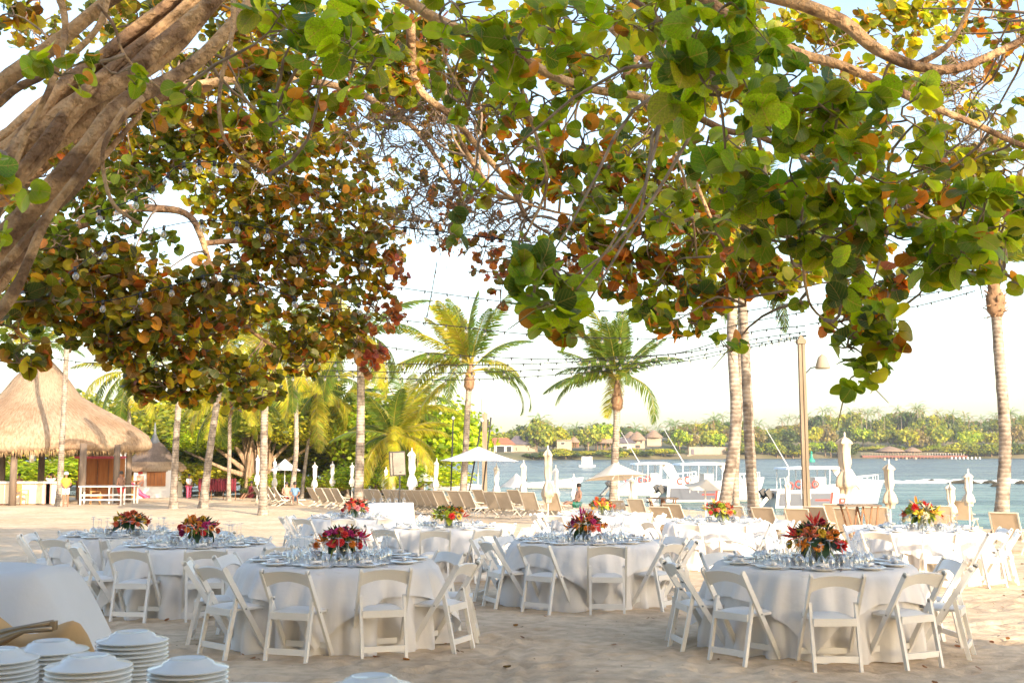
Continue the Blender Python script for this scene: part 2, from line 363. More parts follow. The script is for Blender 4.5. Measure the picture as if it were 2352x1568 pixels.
def seamat():
    m, nt, b = nm('sea_water'); N = nt.nodes; L = nt.links
    b.inputs['Roughness'].default_value = .18; b.inputs['IOR'].default_value = 1.33
    tc = N.new('ShaderNodeTexCoord'); sx = N.new('ShaderNodeSeparateXYZ'); L.new(tc.outputs['Object'], sx.inputs[0])
    # turquoise over the shallows, grey blue in the channel
    n0 = N.new('ShaderNodeTexNoise'); n0.inputs['Scale'].default_value = .03; L.new(tc.outputs['Object'], n0.inputs['Vector'])
    a = N.new('ShaderNodeMath'); a.operation = 'MULTIPLY_ADD'; a.inputs[1].default_value = 60; L.new(n0.outputs['Fac'], a.inputs[0]); L.new(sx.outputs[1], a.inputs[2])
    mr = N.new('ShaderNodeMapRange'); mr.inputs['From Min'].default_value = 85; mr.inputs['From Max'].default_value = 220; L.new(a.outputs[0], mr.inputs[0])
    cr = N.new('ShaderNodeValToRGB'); cr.color_ramp.elements[0].color = (.10, .19, .19, 1); cr.color_ramp.elements[1].color = (.065, .092, .115, 1)
    L.new(mr.outputs[0], cr.inputs[0])
    # larger waves painted as stretched lighter and darker streaks in colour and roughness
    m3 = N.new('ShaderNodeMapping'); m3.inputs['Scale'].default_value = (.05, .16, 1); L.new(tc.outputs['Object'], m3.inputs[0])
    n3 = N.new('ShaderNodeTexNoise'); n3.inputs['Scale'].default_value = 1.0; n3.inputs['Detail'].default_value = 9; n3.inputs['Roughness'].default_value = .72; L.new(m3.outputs[0], n3.inputs['Vector'])
    r3 = N.new('ShaderNodeMapRange'); r3.inputs['From Min'].default_value = .38; r3.inputs['From Max'].default_value = .62; r3.inputs['To Min'].default_value = .55; r3.inputs['To Max'].default_value = 1.5; L.new(n3.outputs['Fac'], r3.inputs[0])
    v3 = N.new('ShaderNodeVectorMath'); v3.operation = 'SCALE'; L.new(cr.outputs[0], v3.inputs[0]); L.new(r3.outputs[0], v3.inputs['Scale']); L.new(v3.outputs[0], b.inputs['Base Color'])
    b.inputs['Specular IOR Level'].default_value = .3
    r4 = N.new('ShaderNodeMapRange'); r4.inputs['From Min'].default_value = .35; r4.inputs['From Max'].default_value = .65; r4.inputs['To Min'].default_value = .32; r4.inputs['To Max'].default_value = .12; L.new(n3.outputs['Fac'], r4.inputs[0]); L.new(r4.outputs[0], b.inputs['Roughness'])
    mp = N.new('ShaderNodeMapping'); mp.inputs['Scale'].default_value = (.35, 1.3, 1); L.new(tc.outputs['Object'], mp.inputs[0])
    n1 = N.new('ShaderNodeTexNoise'); n1.inputs['Scale'].default_value = .55; n1.inputs['Detail'].default_value = 6; L.new(mp.outputs[0], n1.inputs['Vector'])
    bp = N.new('ShaderNodeBump'); bp.inputs['Strength'].default_value = 1.0; bp.inputs['Distance'].default_value = 3.2
    L.new(n1.outputs['Fac'], bp.inputs['Height']); L.new(bp.outputs[0], b.inputs['Normal'])
    return m
mb = MB(); mb.add([(-900, 20, WZ), (1500, 20, WZ), (1500, 2500, WZ), (-900, 2500, WZ)], [(0, 1, 2, 3)])
tag(mb.build('sea', seamat()), 'rippled sea, turquoise near the beach and grey blue in the channel', None, kind='structure')
# a low swell breaking over the reef, with foam and dark rocks
M_foam = pm('foam', (.85, .88, .88), (.5, .58, .6), 1.2, .7, .3, 3, (1, 3, 1))
M_rock = pm('wet_rock', (.06, .055, .04), (.02, .02, .018), 2, .8, .8, 5)
def reef(u0, u1, v, n, name):
    mb = MB()
    for i in range(n):
        t = i / n; p = onwater(u0 + (u1 - u0) * t, v + U(-2.5, 2.5)); w = U(1.2, 5)
        pts = [(p.x + w * (k / 5 - .5), p.y + U(-.4, .4), WZ + .01 + .09 * math.sin(k / 5 * math.pi)) for k in range(6)]
        mb.tube(pts, [.02, .10, .16, .14, .08, .02], 5)
    o = mb.build(name, M_foam, None, True); o['kind'] = 'stuff'; return o
tag(reef(1960, 2352, 1106, 34, 'breaking_foam'), 'white foam line breaking across the bay at the right', 'foam')
for k, (u, v, w) in enumerate([(2140, 1107, 1.8), (2215, 1109, 4.6), (2222, 1106, 2.2), (2295, 1116, 2.0), (2345, 1110, 1.6), (2275, 1109, 2.2)]):
    p = onwater(u, v); mb = MB()
    mb.tube([(-w / 2, 0, -.1), (-w / 4, .1, .12), (0, 0, .22), (w / 4, 0, .1), (w / 2, 0, -.1)], [.05, .16, .2, .14, .05], 7, wob=.6)
    tag(mb.build('reef_rock', M_rock, None, True, loc=p), 'dark low rock awash in the foam line, %s from the left' % ORD[k], 'rock', 'rocks along the foam line')

# far bank: low shore, wooded rise behind it
M_bank = pm('bank_earth', (.20, .16, .09), (.07, .08, .03), .05, .95, .4, .4)
M_grass = pm('lawn', (.13, .17, .035), (.09, .12, .03), .3, .9, .5, 3)
def bankY(u):                                # distance of the far waterline for each bearing
    return 440 + (560 - 440) * min(max((u - 1000) / 900, 0), 1)
nu, nv = 90, 8; Xg = np.zeros((nv, nu)); Yg = Xg.copy(); Zg = Xg.copy()
prof = [(-6, -2.6), (0, -1.5), (4, -.2), (20, 1.2), (45, 3.0), (90, 7.5), (160, 10), (600, 10)]
for i in range(nu):
    u = 200 + i * 34
    for j, (d, z) in enumerate(prof):
        yy = bankY(u) + d + 3 * math.sin(u * .021) + 2 * math.sin(u * .05)
        Xg[j, i] = (u - 1176) / F * yy; Yg[j, i] = yy; Zg[j, i] = z * (1 if j < 4 else (.35 + .65 * min(max((u - 1100) / 500, 0), 1)))
tag(grid('far_bank', Xg, Yg, Zg, M_bank), 'low far bank across the water under the trees', None)
def bank(u, d):                              # point on the far bank, d metres behind its waterline
    yy = bankY(u) + d
    zz = 0
    for k in range(len(prof) - 1):
        if prof[k][0] <= d <= prof[k + 1][0]:
            t = (d - prof[k][0]) / (prof[k + 1][0] - prof[k][0]); zz = prof[k][1] + t * (prof[k + 1][1] - prof[k][1])
            if prof[k][0] >= 20: zz *= (.35 + .65 * min(max((u - 1100) / 500, 0), 1))
    return Vector(((u - 1176) / F * yy, yy, zz))
# ------------------------------------------------------------------ leaf templates and leaf masses
def leaf_tmpl(n, rings=2, fold=.10, curl=.12, notch=.28):
    v = [(0, 0, 0)]; f = []
    rr = [1.0] if rings == 1 else [.55, 1.0]
    for r in rr:
        for k in range(n):
            a = 2 * math.pi * k / n
            q = r * (1 - notch * math.exp(-((a - math.pi) / .35) ** 2)) * (1 + .04 * math.sin(3 * a + 1))
            x, y = q * math.cos(a), q * math.sin(a) * 1.04
            v.append((x, y, fold * abs(y) * 1.0 - curl * x * x - .05 * y * y))
    for k in range(n): f.append((0, 1 + k, 1 + (k + 1) % n))
    if rings == 2:
        for k in range(n): f.append((1 + k, 1 + n + k, 1 + n + (k + 1) % n, 1 + (k + 1) % n))
    return np.array(v, float), f
LT_big = leaf_tmpl(14, 2, .16, .16); LT_var = [leaf_tmpl(14, 2, .10, .10), leaf_tmpl(14, 2, .32, .20), leaf_tmpl(14, 2, -.22, .30), leaf_tmpl(14, 2, .05, -.28)]; LT_mid = leaf_tmpl(8, 1, notch=.15)
LT_small = (np.array([(-1, 0, 0), (-.5, -.85, .12), (.5, -.85, .1), (1, 0, -.1), (.5, .85, .1), (-.5, .85, .12)], float), [(0, 1, 2, 3), (0, 3, 4, 5)])
LT_tuft = (np.array([(-1, -.5, 0), (.1, -.8, .2), (1, .1, -.1), (.2, .9, .15), (-.8, .6, -.2)], float), [(0, 1, 2, 3, 4)])
def mass_mesh(name, tm, pos, ax, nrm, size, cols, mat):
    """one mesh of many leaves: pos (N,3), ax = leaf axis, nrm = blade normal, size (N,), cols (N,3)"""
    tv, tf = tm; N_ = len(pos); nv = len(tv)
    pos = np.asarray(pos, float); ax = np.asarray(ax, float); nrm = np.asarray(nrm, float)
    nrm /= np.linalg.norm(nrm, axis=1, keepdims=True) + 1e-9
    ax = ax - nrm * np.sum(ax * nrm, 1, keepdims=True); ax /= np.linalg.norm(ax, axis=1, keepdims=True) + 1e-9
    ay = np.cross(nrm, ax)
    size = np.asarray(size, float)[:, None, None]
    co = pos[:, None, :] + size * (tv[None, :, 0:1] * ax[:, None, :] + tv[None, :, 1:2] * ay[:, None, :] + tv[None, :, 2:3] * nrm[:, None, :])
    co = co.reshape(-1, 3)
    fl = np.concatenate([np.array(f) for f in tf]); ls = np.array([len(f) for f in tf])
    loops = (fl[None, :] + (np.arange(N_) * nv)[:, None]).reshape(-1)
    tot = np.tile(ls, N_); st = np.concatenate([[0], np.cumsum(tot)[:-1]])
    me = bpy.data.meshes.new(name)
    me.vertices.add(len(co)); me.vertices.foreach_set('co', co.astype(np.float32).reshape(-1))
    me.loops.add(len(loops)); me.loops.foreach_set('vertex_index', loops.astype(np.int32))
    me.polygons.add(len(tot)); me.polygons.foreach_set('loop_start', st.astype(np.int32)); me.polygons.foreach_set('loop_total', tot.astype(np.int32))
    me.polygons.foreach_set('use_smooth', np.ones(len(tot), dtype=bool))
    me.update(calc_edges=True)
    uvl = me.uv_layers.new(name='UVMap'); uvt = tv[fl][:, :2] * .5 + .5
    uvl.data.foreach_set('uv', np.tile(uvt, (N_, 1)).astype(np.float32).reshape(-1))
    at = me.color_attributes.new('tintc', 'FLOAT_COLOR', 'POINT')
    cc = np.ones((N_, nv, 4), np.float32); cc[:, :, :3] = np.asarray(cols)[:, None, :]
    at.data.foreach_set('color', cc.reshape(-1))
    me.materials.append(mat); return me
PAL = {
    'g': [(.19, .27, .007, 5), (.27, .34, .010, 3), (.08, .15, .012, 2.2), (.36, .36, .015, 1.6), (.46, .17, .02, .6)],
    'G': [(.13, .18, .012, 5), (.06, .10, .015, 3), (.12, .17, .015, 2), (.35, .14, .03, .7)],
    'm': [(.17, .24, .010, 4), (.30, .31, .012, 2.8), (.42, .15, .02, 2.2), (.05, .09, .02, 2), (.30, .09, .03, 1.2)],
    'o': [(.13, .15, .012, 4), (.42, .19, .02, 1.7), (.20, .11, .02, 1.6), (.06, .08, .014, 2.6), (.36, .09, .025, .5), (.36, .31, .015, 2.6)],
    'r': [(.26, .09, .04, 3), (.36, .13, .05, 2), (.12, .11, .03, 2), (.30, .06, .04, 1)],
    'y': [(.40, .38, .02, 4.5), (.20, .27, .012, 4), (.40, .20, .02, 1.5), (.10, .13, .02, 2)],
}
def pick(pal):
    L = PAL[pal]; t = U(0, sum(c[3] for c in L))
    for c in L:
        t -= c[3]
        if t <= 0: break
    k = U(.55, 1.35); return (c[0] * k * U(.9, 1.1), c[1] * k, c[2] * k * U(.8, 1.2))
def rdir():
    v = Vector((random.gauss(0, 1), random.gauss(0, 1), random.gauss(0, 1))); return v.normalized()
def curve(p0, p1, n, sag=0.0, wob=.08):
    p0 = Vector(p0); p1 = Vector(p1); d = p1 - p0; L = d.length
    o1 = rdir() * L * wob; o2 = rdir() * L * wob; out = []
    for i in range(n + 1):
        t = i / n; s_ = math.sin(math.pi * t)
        out.append(p0 + d * t + o1 * s_ + o2 * math.sin(2 * math.pi * t) * .6 + Vector((0, 0, -sag * L * s_)))
    return out

class GrapeTree:
    """sea grape: limbs along hand-laid centre lines, clumps of round leaves on forked twigs"""
    def __init__(s, label, loc, name='sea_grape_tree'):
        s.root = thing(name, label, 'tree', loc); s.loc = Vector(loc)
        s.nodes = []; s.leaves = []; s.twig = MB(); s.spike = MB(); s.limbs = []; s.near = []
    def limb(s, pts, r0, r1, name='branch', n=10, mat=None, reg=True):
        sc_r = .27 if name == 'trunk' else .48
        pts = [Vector(p) for p in pts]
        out = []; rs = []                     # Catmull-Rom through the given points
        for i in range(len(pts) - 1):
            a = pts[max(i - 1, 0)]; b = pts[i]; c = pts[i + 1]; d = pts[min(i + 2, len(pts) - 1)]
            for k in range(5):
                t = k / 5
                q = .5 * ((2 * b) + (c - a) * t + (2 * a - 5 * b + 4 * c - d) * t * t + (3 * b - a - 3 * c + d) * t ** 3)
                out.append(q)
        out.append(pts[-1]); M_ = len(out)
        for i in range(M_):
            t = i / (M_ - 1); rs.append(sc_r * (r0 + (r1 - r0) * t) * (1 + .10 * noise.noise(out[i] * 3.1)))
        out = [p + Vector((noise.noise(p * 1.7), noise.noise(p * 1.7 + Vector((9, 0, 0))), noise.noise(p * 1.7 + Vector((0, 9, 0))))) * r0 * .3 for p in out]
        mb = MB(); mb.tube([p - s.loc for p in out], rs, n, wob=.10)
        o = mb.build(name, mat or M_bark, s.root, True); s.limbs.append(o)
        if reg: s.nodes += list(zip(out, rs))
    def blob(s, C, ext, nleaf, size, pal, near=False, bare=0.0, tw=None, face=None, lim=True):
        C = Vector(C)
        best = None
        if s.nodes and lim:
            best = min(s.nodes, key=lambda nr: (nr[0] - C).length - nr[1] * 3)
            if (best[0] - C).length > 4.5: best = (C + Vector((U(-.3, .3), U(-.2, .4), 1.2)), .02)
        src = best[0] if best else C + Vector((0, 0, .5))
        R_ = max(ext)
        r0 = min(.035, .010 + R_ * .012)
        main = curve(src, C + Vector((0, 0, -.2 * ext[2])), 6, -.08, .10)
        s.twig.tube(main, [r0 * (1 - .12 * i) for i in range(7)], 5)
        ntw = tw or max(2, int(nleaf / 4.5)); per = nleaf / ntw; acc = 0; loc_n = [main[3], main[4], main[5], main[6]]
        for k in range(ntw):
            while True:
                q = Vector((U(-1, 1), U(-1, 1), U(-1, 1)))
                if q.length < 1 and q.length > .25: break
            e = C + Vector((q.x * ext[0], q.y * ext[1], q.z * ext[2]))
            st = min(random.sample(loc_n, min(len(loc_n), 14)), key=lambda w_: (w_ - e).length)
            path = curve(st, e, 4, -.05, .20 if bare else .15)
            loc_n += path[1:4]
            s.twig.tube(path, [.007, .006, .005, .004, .003] if near else [.010, .008, .007, .005, .004], 4, cap=False)
            acc += per; m_ = int(acc); acc -= m_
            d = (path[-1] - path[-2]).normalized()
            if rnd() < bare: m_ = 0
            if bare and rnd() < .8:            # leafless forked ends
                for _ in range(3):
                    p0 = path[random.choice((2, 3, 4))]; s.twig.tube(curve(p0, p0 + rdir() * U(.2, .6), 3, 0, .2), [.004, .003, .0025, .002], 3, cap=False)
            for i in range(m_):
                t = i / max(m_, 1)
                p = path[-1].lerp(path[-2], t * .9)
                side = rdir(); side = (side - d * side.dot(d)).normalized()
                ax = (side + d * .6 + Vector((0, 0, -.15))).normalized()
                sz = size * U(.62, 1.18) * .5
                nr = (rdir() * .75 + Vector((.25, -.35, .65)) * .9) if face is None else (rdir() * .7 + Vector(face))
                c = pick(pal)
                rec = (p + ax * sz * 1.12, ax, nr, sz, c)
                (s.near if near else s.leaves).append(rec)
            if near and rnd() < .30:            # flower spikes curving out of the clump
                p0 = path[-1]; dd = (rdir() + Vector((0, -.2, -.7))).normalized(); L_ = U(.10, .24)
                s.spike.tube([p0, p0 + dd * L_ * .5 + Vector((0, 0, .01)), p0 + dd * L_ + Vector((U(-.05, .05), 0, -.03))], [.0035, .004, .002], 4, cap=False)
    def finish(s, tmpl=None, leaf_objects=300):
        inv = s.loc
        s.near.sort(key=lambda r: -(r[3] / max((r[0] - Vector((0, 0, CAMZ))).length, 1)))
        allr = s.near + s.leaves
        objs = s.near[:leaf_objects]; rest = s.near[leaf_objects:]
        cache = {}
        for k, (p, ax, nr, sz, c) in enumerate(objs):
            key = k % 36
            if key not in cache:
                cache[key] = mass_mesh('leaf', LT_var[k % 4], [(0, 0, 0)], [(1, 0, 0)], [(0, 0, 1)], [1.0], [c], M_leaf)
            nr = nr.normalized(); a = (ax - nr * nr.dot(ax)).normalized(); b_ = nr.cross(a)
            o = place(cache[key], 'leaf', s.root)
            M3 = Matrix((a, b_, nr)).transposed()
            o.location = p - inv; o.rotation_euler = M3.to_euler(); o.scale = (sz, sz, sz)
        if rest:
            me = mass_mesh('leaves', LT_big, [r[0] - inv for r in rest], [r[1] for r in rest], [r[2] for r in rest], [r[3] for r in rest], [r[4] for r in rest], M_leaf)
            o = place(me, 'foliage', s.root); o['kind'] = 'stuff'
        if s.leaves:
            me = mass_mesh('leaves', tmpl or LT_mid, [r[0] - inv for r in s.leaves], [r[1] for r in s.leaves], [r[2] for r in s.leaves], [r[3] for r in s.leaves], [r[4] for r in s.leaves], M_leaf)
            o = place(me, 'foliage', s.root); o['kind'] = 'stuff'
        if s.twig.v:
            s.twig.v = [tuple(Vector(p) - inv) for p in s.twig.v]
            o = s.twig.build('twigs', M_twig, s.root, True); o['kind'] = 'stuff'
        if s.spike.v:
            s.spike.v = [tuple(Vector(p) - inv) for p in s.spike.v]
            o = s.spike.build('flower_spikes', M_rachis, s.root); o['kind'] = 'stuff'
def bl(T, u, v, Y, ru, rv, n, size, pal, ry=None, **k):
    if k.get('near'): ru *= 1.15; rv *= 1.12; size *= .78
    n = int(n * (2.6 if k.get('near') else (1.5 if k.get('bare') else (3.3 if T is not TA else 2.9))))
    C = P(u, v, Y); kx = Y / F
    T.blob(C, (ru * kx, ry or max(.25, (ru + rv) * .5 * kx), rv * kx), n, size, pal, **k)
def pl(*a): return [P(*q) for q in a]

# ---- the big old sea grape whose trunks fan in from the left and reach over everything
TA = GrapeTree('huge sea grape with pale leaning trunks at the left and round green leaves overhead', (-4.9, 8.4, gz(-4.9, 8.4)))
rt = TA.loc
def g_(dx, dy, z=0): return (rt.x + dx, rt.y + dy, z)
TA.limb([g_(.0, 0, -.2), P(-190, 900, 7.8), P(-40, 640, 7.6), P(120, 450, 7.5), P(250, 300, 7.5), P(400, 165, 7.6), P(570, 20, 7.7), P(760, -160, 7.8)], .36, .13, 'trunk', 14)
TA.limb([g_(-.3, .2, -.2), P(-260, 700, 7.9), P(-80, 470, 7.9), P(60, 330, 7.9), P(220, 215, 8.0), P(380, 110, 8.1), P(560, -50, 8.2), P(800, -260, 8.4)], .38, .14, 'trunk', 14)
TA.limb([g_(-.5, -.2, -.2), P(-300, 560, 7.6), P(-90, 300, 7.3), P(60, 150, 7.2), P(200, 40, 7.1), P(420, -90, 7.0)], .30, .12, 'trunk', 12)
TA.limb([g_(.1, .3, -.2), P(-120, 900, 8.3), P(-20, 700, 8.1), P(70, 560, 8.1), P(170, 430, 8.2), P(290, 290, 8.4), P(420, 160, 8.6)], .16, .06, 'trunk', 10)
TA.limb([g_(.2, .2, -.2), P(-110, 860, 7.4), P(-15, 720, 7.3), P(60, 610, 7.2), P(130, 480, 7.2), P(215, 360, 7.2), P(330, 230, 7.3)], .17, .07, 'trunk', 10)
TA.limb([g_(-.2, -.4, -.2), P(-200, 500, 7.0), P(0, 240, 6.9), P(110, 170, 6.8), P(230, 60, 6.8), P(260, -60, 6.8)], .12, .06, 'trunk', 10)
for q in range(17):
    q *= .42; o_ = q * 34 - 70 + U(-60, 60)
    TA.limb([g_(U(-.4, .3), U(-.3, .5), -.2), P(-200 + o_, 760 - q * 40, 7.6 + .15 * q), P(-30 + o_, 560 - q * 46, 7.6 + .15 * q), P(120 + o_, 360 - q * 30, 7.7 + .15 * q), P(270 + o_, 190 - q * 22, 7.9 + .15 * q), P(430 + o_, 60 - q * 26, 8.2 + .1 * q), P(600 + o_, -120 - q * 20, 8.4)], U(.12, .30), U(.05, .12), 'trunk', 12)
TA.limb([P(-60, 700, 7.5), P(20, 600, 7.4), P(110, 500, 7.4), P(190, 420, 7.4), P(260, 300, 7.4)], .07, .04, 'branch', 8)
TA.limb([P(120, -40, 6.9), P(150, 60, 6.9), P(120, 190, 6.8), P(60, 310, 6.8), P(25, 420, 6.8)], .05, .03, 'branch', 8)
TA.limb([P(285, 250, 7.1), P(240, 330, 7.0), P(238, 400, 7.0), P(262, 470, 6.9), P(320, 512, 6.9)], .032, .020, 'branch', 8)
TA.limb([P(225, 10, 6.6), P(262, 60, 6.6), P(280, 115, 6.6), P(320, 165, 6.6), P(400, 228, 6.6)], .022, .010, 'branch', 6)
TA.limb([P(535, 0, 7.2), P(530, 90, 7.1), P(510, 180, 7.1), P(505, 270, 7.0), P(530, 340, 7.0), P(620, 400, 7.0)], .035, .012, 'branch', 8)
TA.limb([P(540, 190, 7.1), P(575, 240, 7.1), P(620, 290, 7.1)], .02, .01, 'branch', 6)
# overhead limbs running off to the right
TA.limb([P(560, -60, 7.8), P(760, -80, 7.8), P(920, -10, 7.8), P(1010, 45, 7.8), P(1160, 110, 7.9), P(1260, 172, 8.0), P(1370, 208, 8.0), P(1470, 222, 8.1), P(1570, 255, 8.2), P(1660, 300, 8.2), P(1740, 312, 8.2), P(1830, 350, 8.3), P(1940, 400, 8.4), P(2080, 470, 8.4)], .085, .028, 'branch', 10)
TA.limb([P(700, -200, 8.4), P(1250, -160, 9.0), P(1560, -40, 9.0), P(1700, 55, 9.0), P(1830, 120, 9.0), P(1940, 155, 9.0), P(2060, 205, 9.1), P(2180, 262, 9.1), P(2300, 310, 9.2), P(2450, 360, 9.2)], .12, .04, 'branch', 10)
TA.limb([P(1560, -60, 9.6), P(1900, 30, 9.6), P(2010, 110, 9.6), P(2110, 150, 9.6), P(2230, 150, 9.6), P(2420, 40, 9.7)], .13, .06, 'branch', 10)
TA.limb([P(2110, 145, 9.6), P(2190, 90, 9.5), P(2250, -40, 9.5)], .06, .03, 'branch', 8)
TA.limb([P(1380, -60, 6.2), P(1480, 20, 6.2), P(1570, 90, 6.1), P(1620, 160, 6.0)], .035, .015, 'branch', 8)
TA.limb([P(940, 60, 11), P(960, 200, 11.4), P(1040, 270, 11.6), P(1110, 350, 11.8), P(1170, 430, 12), P(1205, 500, 12)], .10, .045, 'branch', 8)
TA.limb([P(1160, 110, 7.9), P(1200, 210, 7.9), P(1235, 320, 7.9), P(1255, 420, 7.9), P(1215, 520, 7.8), P(1180, 570, 7.8)], .035, .012, 'branch', 7)
TA.limb([P(1012, 40, 7.8), P(1020, 130, 7.8), P(1065, 220, 7.8), P(1110, 310, 7.8)], .02, .010, 'branch', 6)
TA.limb([P(1340, 205, 8), P(1322, 270, 8), P(1345, 340, 8), P(1372, 410, 8)], .022, .010, 'branch', 6)
TA.limb([P(1470, 222, 8.1), P(1520, 300, 8.1), P(1565, 390, 8.1), P(1590, 500, 8.1), P(1600, 590, 8.1)], .03, .014, 'branch', 7)
TA.limb([P(1660, 300, 8.2), P(1700, 370, 8.0), P(1740, 420, 7.8)], .03, .012, 'branch', 6)
TA.limb([P(1740, 312, 8.2), P(1780, 480, 7.8), P(1838, 590, 7.4), P(1850, 660, 7.4), P(1875, 720, 7.3), P(1990, 800, 7.2)], .03, .011, 'branch', 7)
TA.limb([P(1600, 420, 10), P(1650, 540, 10), P(1700, 640, 10), P(1712, 700, 10)], .035, .014, 'branch', 7)
TA.limb([P(1430, 180, 10), P(1500, 60, 10), P(1460, -60, 10)], .06, .05, 'branch', 8)
TA.limb([P(1400, 60, 11), P(1500, 160, 11), P(1600, 260, 11), P(1700, 330, 11)], .07, .03, 'branch', 8)
TA.limb([P(1060, 330, 12), P(1120, 420, 12.5), P(1250, 480, 13), P(1420, 510, 13)], .05, .02, 'branch', 7)
TA.limb([P(2010, 380, 7.5), P(2080, 480, 7.4), P(2180, 560, 7.3), P(2330, 640, 7.2), P(2420, 700, 7.2)], .025, .010, 'branch', 6)
NB = dict(near=True)
for a in [
    (640, 30, 6.4, 80, 50, 12, .17, 'g'), (790, 120, 6.2, 100, 90, 24, .17, 'g'), (870, 60, 6.6, 70, 60, 12, .15, 'g'), (760, 60, 6.6, 80, 50, 10, .15, 'g'),
    (140, 165, 6.3, 60, 42, 7, .15, 'g'), (268, 162, 6.5, 36, 30, 6, .11, 'g'), (415, 232, 6.5, 50, 28, 6, .12, 'g'), (640, 265, 7, 60, 50, 14, .13, 'g'),
    (10, 420, 5.8, 45, 40, 8, .15, 'g'), (0, 500, 5.8, 20, 50, 4, .14, 'g'), (560, 200, 8, 70, 90, 12, .13, 'm'), (660, 330, 8, 60, 60, 10, .12, 'g'), (360, 290, 8, 60, 60, 5, .14, 'o'),
    (1060, 30, 7, 90, 60, 14, .16, 'g'), (1190, 110, 7, 90, 70, 18, .16, 'g'), (1300, 60, 7.2, 100, 70, 18, .15, 'g'), (1130, 230, 7.6, 80, 70, 14, .15, 'g'),
    (1260, 220, 7.5, 90, 60, 14, .14, 'g'), (1040, 210, 8.4, 60, 70, 12, .13, 'G'), (1400, 130, 7.4, 70, 70, 12, .15, 'g'), (1490, 60, 7, 60, 60, 10, .15, 'g'),
    (1620, 90, 4.8, 110, 100, 22, .17, 'g'), (1650, 200, 4.9, 120, 90, 20, .17, 'g'), (1730, 130, 5.4, 80, 80, 10, .17, 'g'), (1560, 30, 5.6, 80, 60, 10, .16, 'g'),
    (1850, 230, 6.2, 110, 80, 22, .16, 'g'), (1960, 290, 6.2, 120, 80, 26, .16, 'g'), (2070, 250, 6.4, 80, 70, 14, .16, 'g'), (1770, 290, 6.4, 80, 60, 12, .16, 'g'),
    (1700, 330, 7, 80, 60, 12, .15, 'g'), (1660, 430, 6.6, 70, 60, 10, .17, 'g'), (1820, 400, 6.6, 100, 70, 18, .16, 'g'), (1950, 420, 6.6, 110, 80, 20, .16, 'g'),
    (2080, 380, 6.8, 90, 80, 16, .15, 'g'), (1900, 530, 6.6, 90, 70, 18, .16, 'G'), (2030, 520, 6.6, 90, 70, 18, .16, 'g'), (2140, 580, 6.5, 70, 80, 20, .16, 'g'),
    (2250, 500, 6.4, 90, 70, 20, .16, 'g'), (2260, 590, 6.4, 80, 40, 12, .16, 'g'), (2310, 460, 6.8, 70, 60, 12, .15, 'g'), (1700, 500, 6.8, 60, 50, 10, .16, 'G'), (1780, 560, 6.8, 60, 50, 10, .15, 'G'),
    (1920, 640, 6.4, 60, 60, 14, .15, 'G'), (1990, 740, 6.6, 70, 50, 16, .14, 'g'), (2050, 760, 6.6, 50, 40, 12, .13, 'm'), (1960, 790, 6.6, 50, 40, 9, .13, 'G'), (1990, 870, 6.4, 34, 40, 9, .12, 'g'),
    (2340, 650, 6.4, 20, 14, 3, .12, 'g'), (1225, 640, 5.0, 50, 50, 12, .13, 'G'), (1290, 640, 5.2, 50, 60, 12, .13, 'G'), (1265, 730, 5.0, 50, 55, 14, .13, 'G'), (1310, 770, 5.2, 24, 20, 3, .11, 'm'),
    (1030, 520, 6, 22, 24, 4, .11, 'G'), (1080, 420, 8, 50, 40, 8, .13, 'g'), (1330, 330, 8, 80, 60, 14, .13, 'g'), (1450, 330, 8, 80, 60, 12, .13, 'g'), (1360, 440, 8, 80, 60, 14, .13, 'G'),
    (1520, 480, 7.6, 60, 50, 12, .15, 'g'), (1480, 510, 8, 60, 50, 10, .14, 'g'), (1560, 300, 8.2, 70, 60, 10, .14, 'g'), (1680, 800, 7.6, 26, 34, 6, .11, 'g'), (1220, 560, 8, 30, 20, 3, .12, 'g'),
    (1240, 440, 8.4, 40, 60, 7, .12, 'g'), (1830, 700, 7.5, 20, 40, 3, .10, 'G'), (2180, 340, 7.2, 60, 50, 6, .14, 'y'), (2290, 230, 8, 60, 40, 8, .13, 'y'), (1620, 380, 8.6, 60, 60, 10, .13, 'G'),
]: bl(TA, *a, **NB)
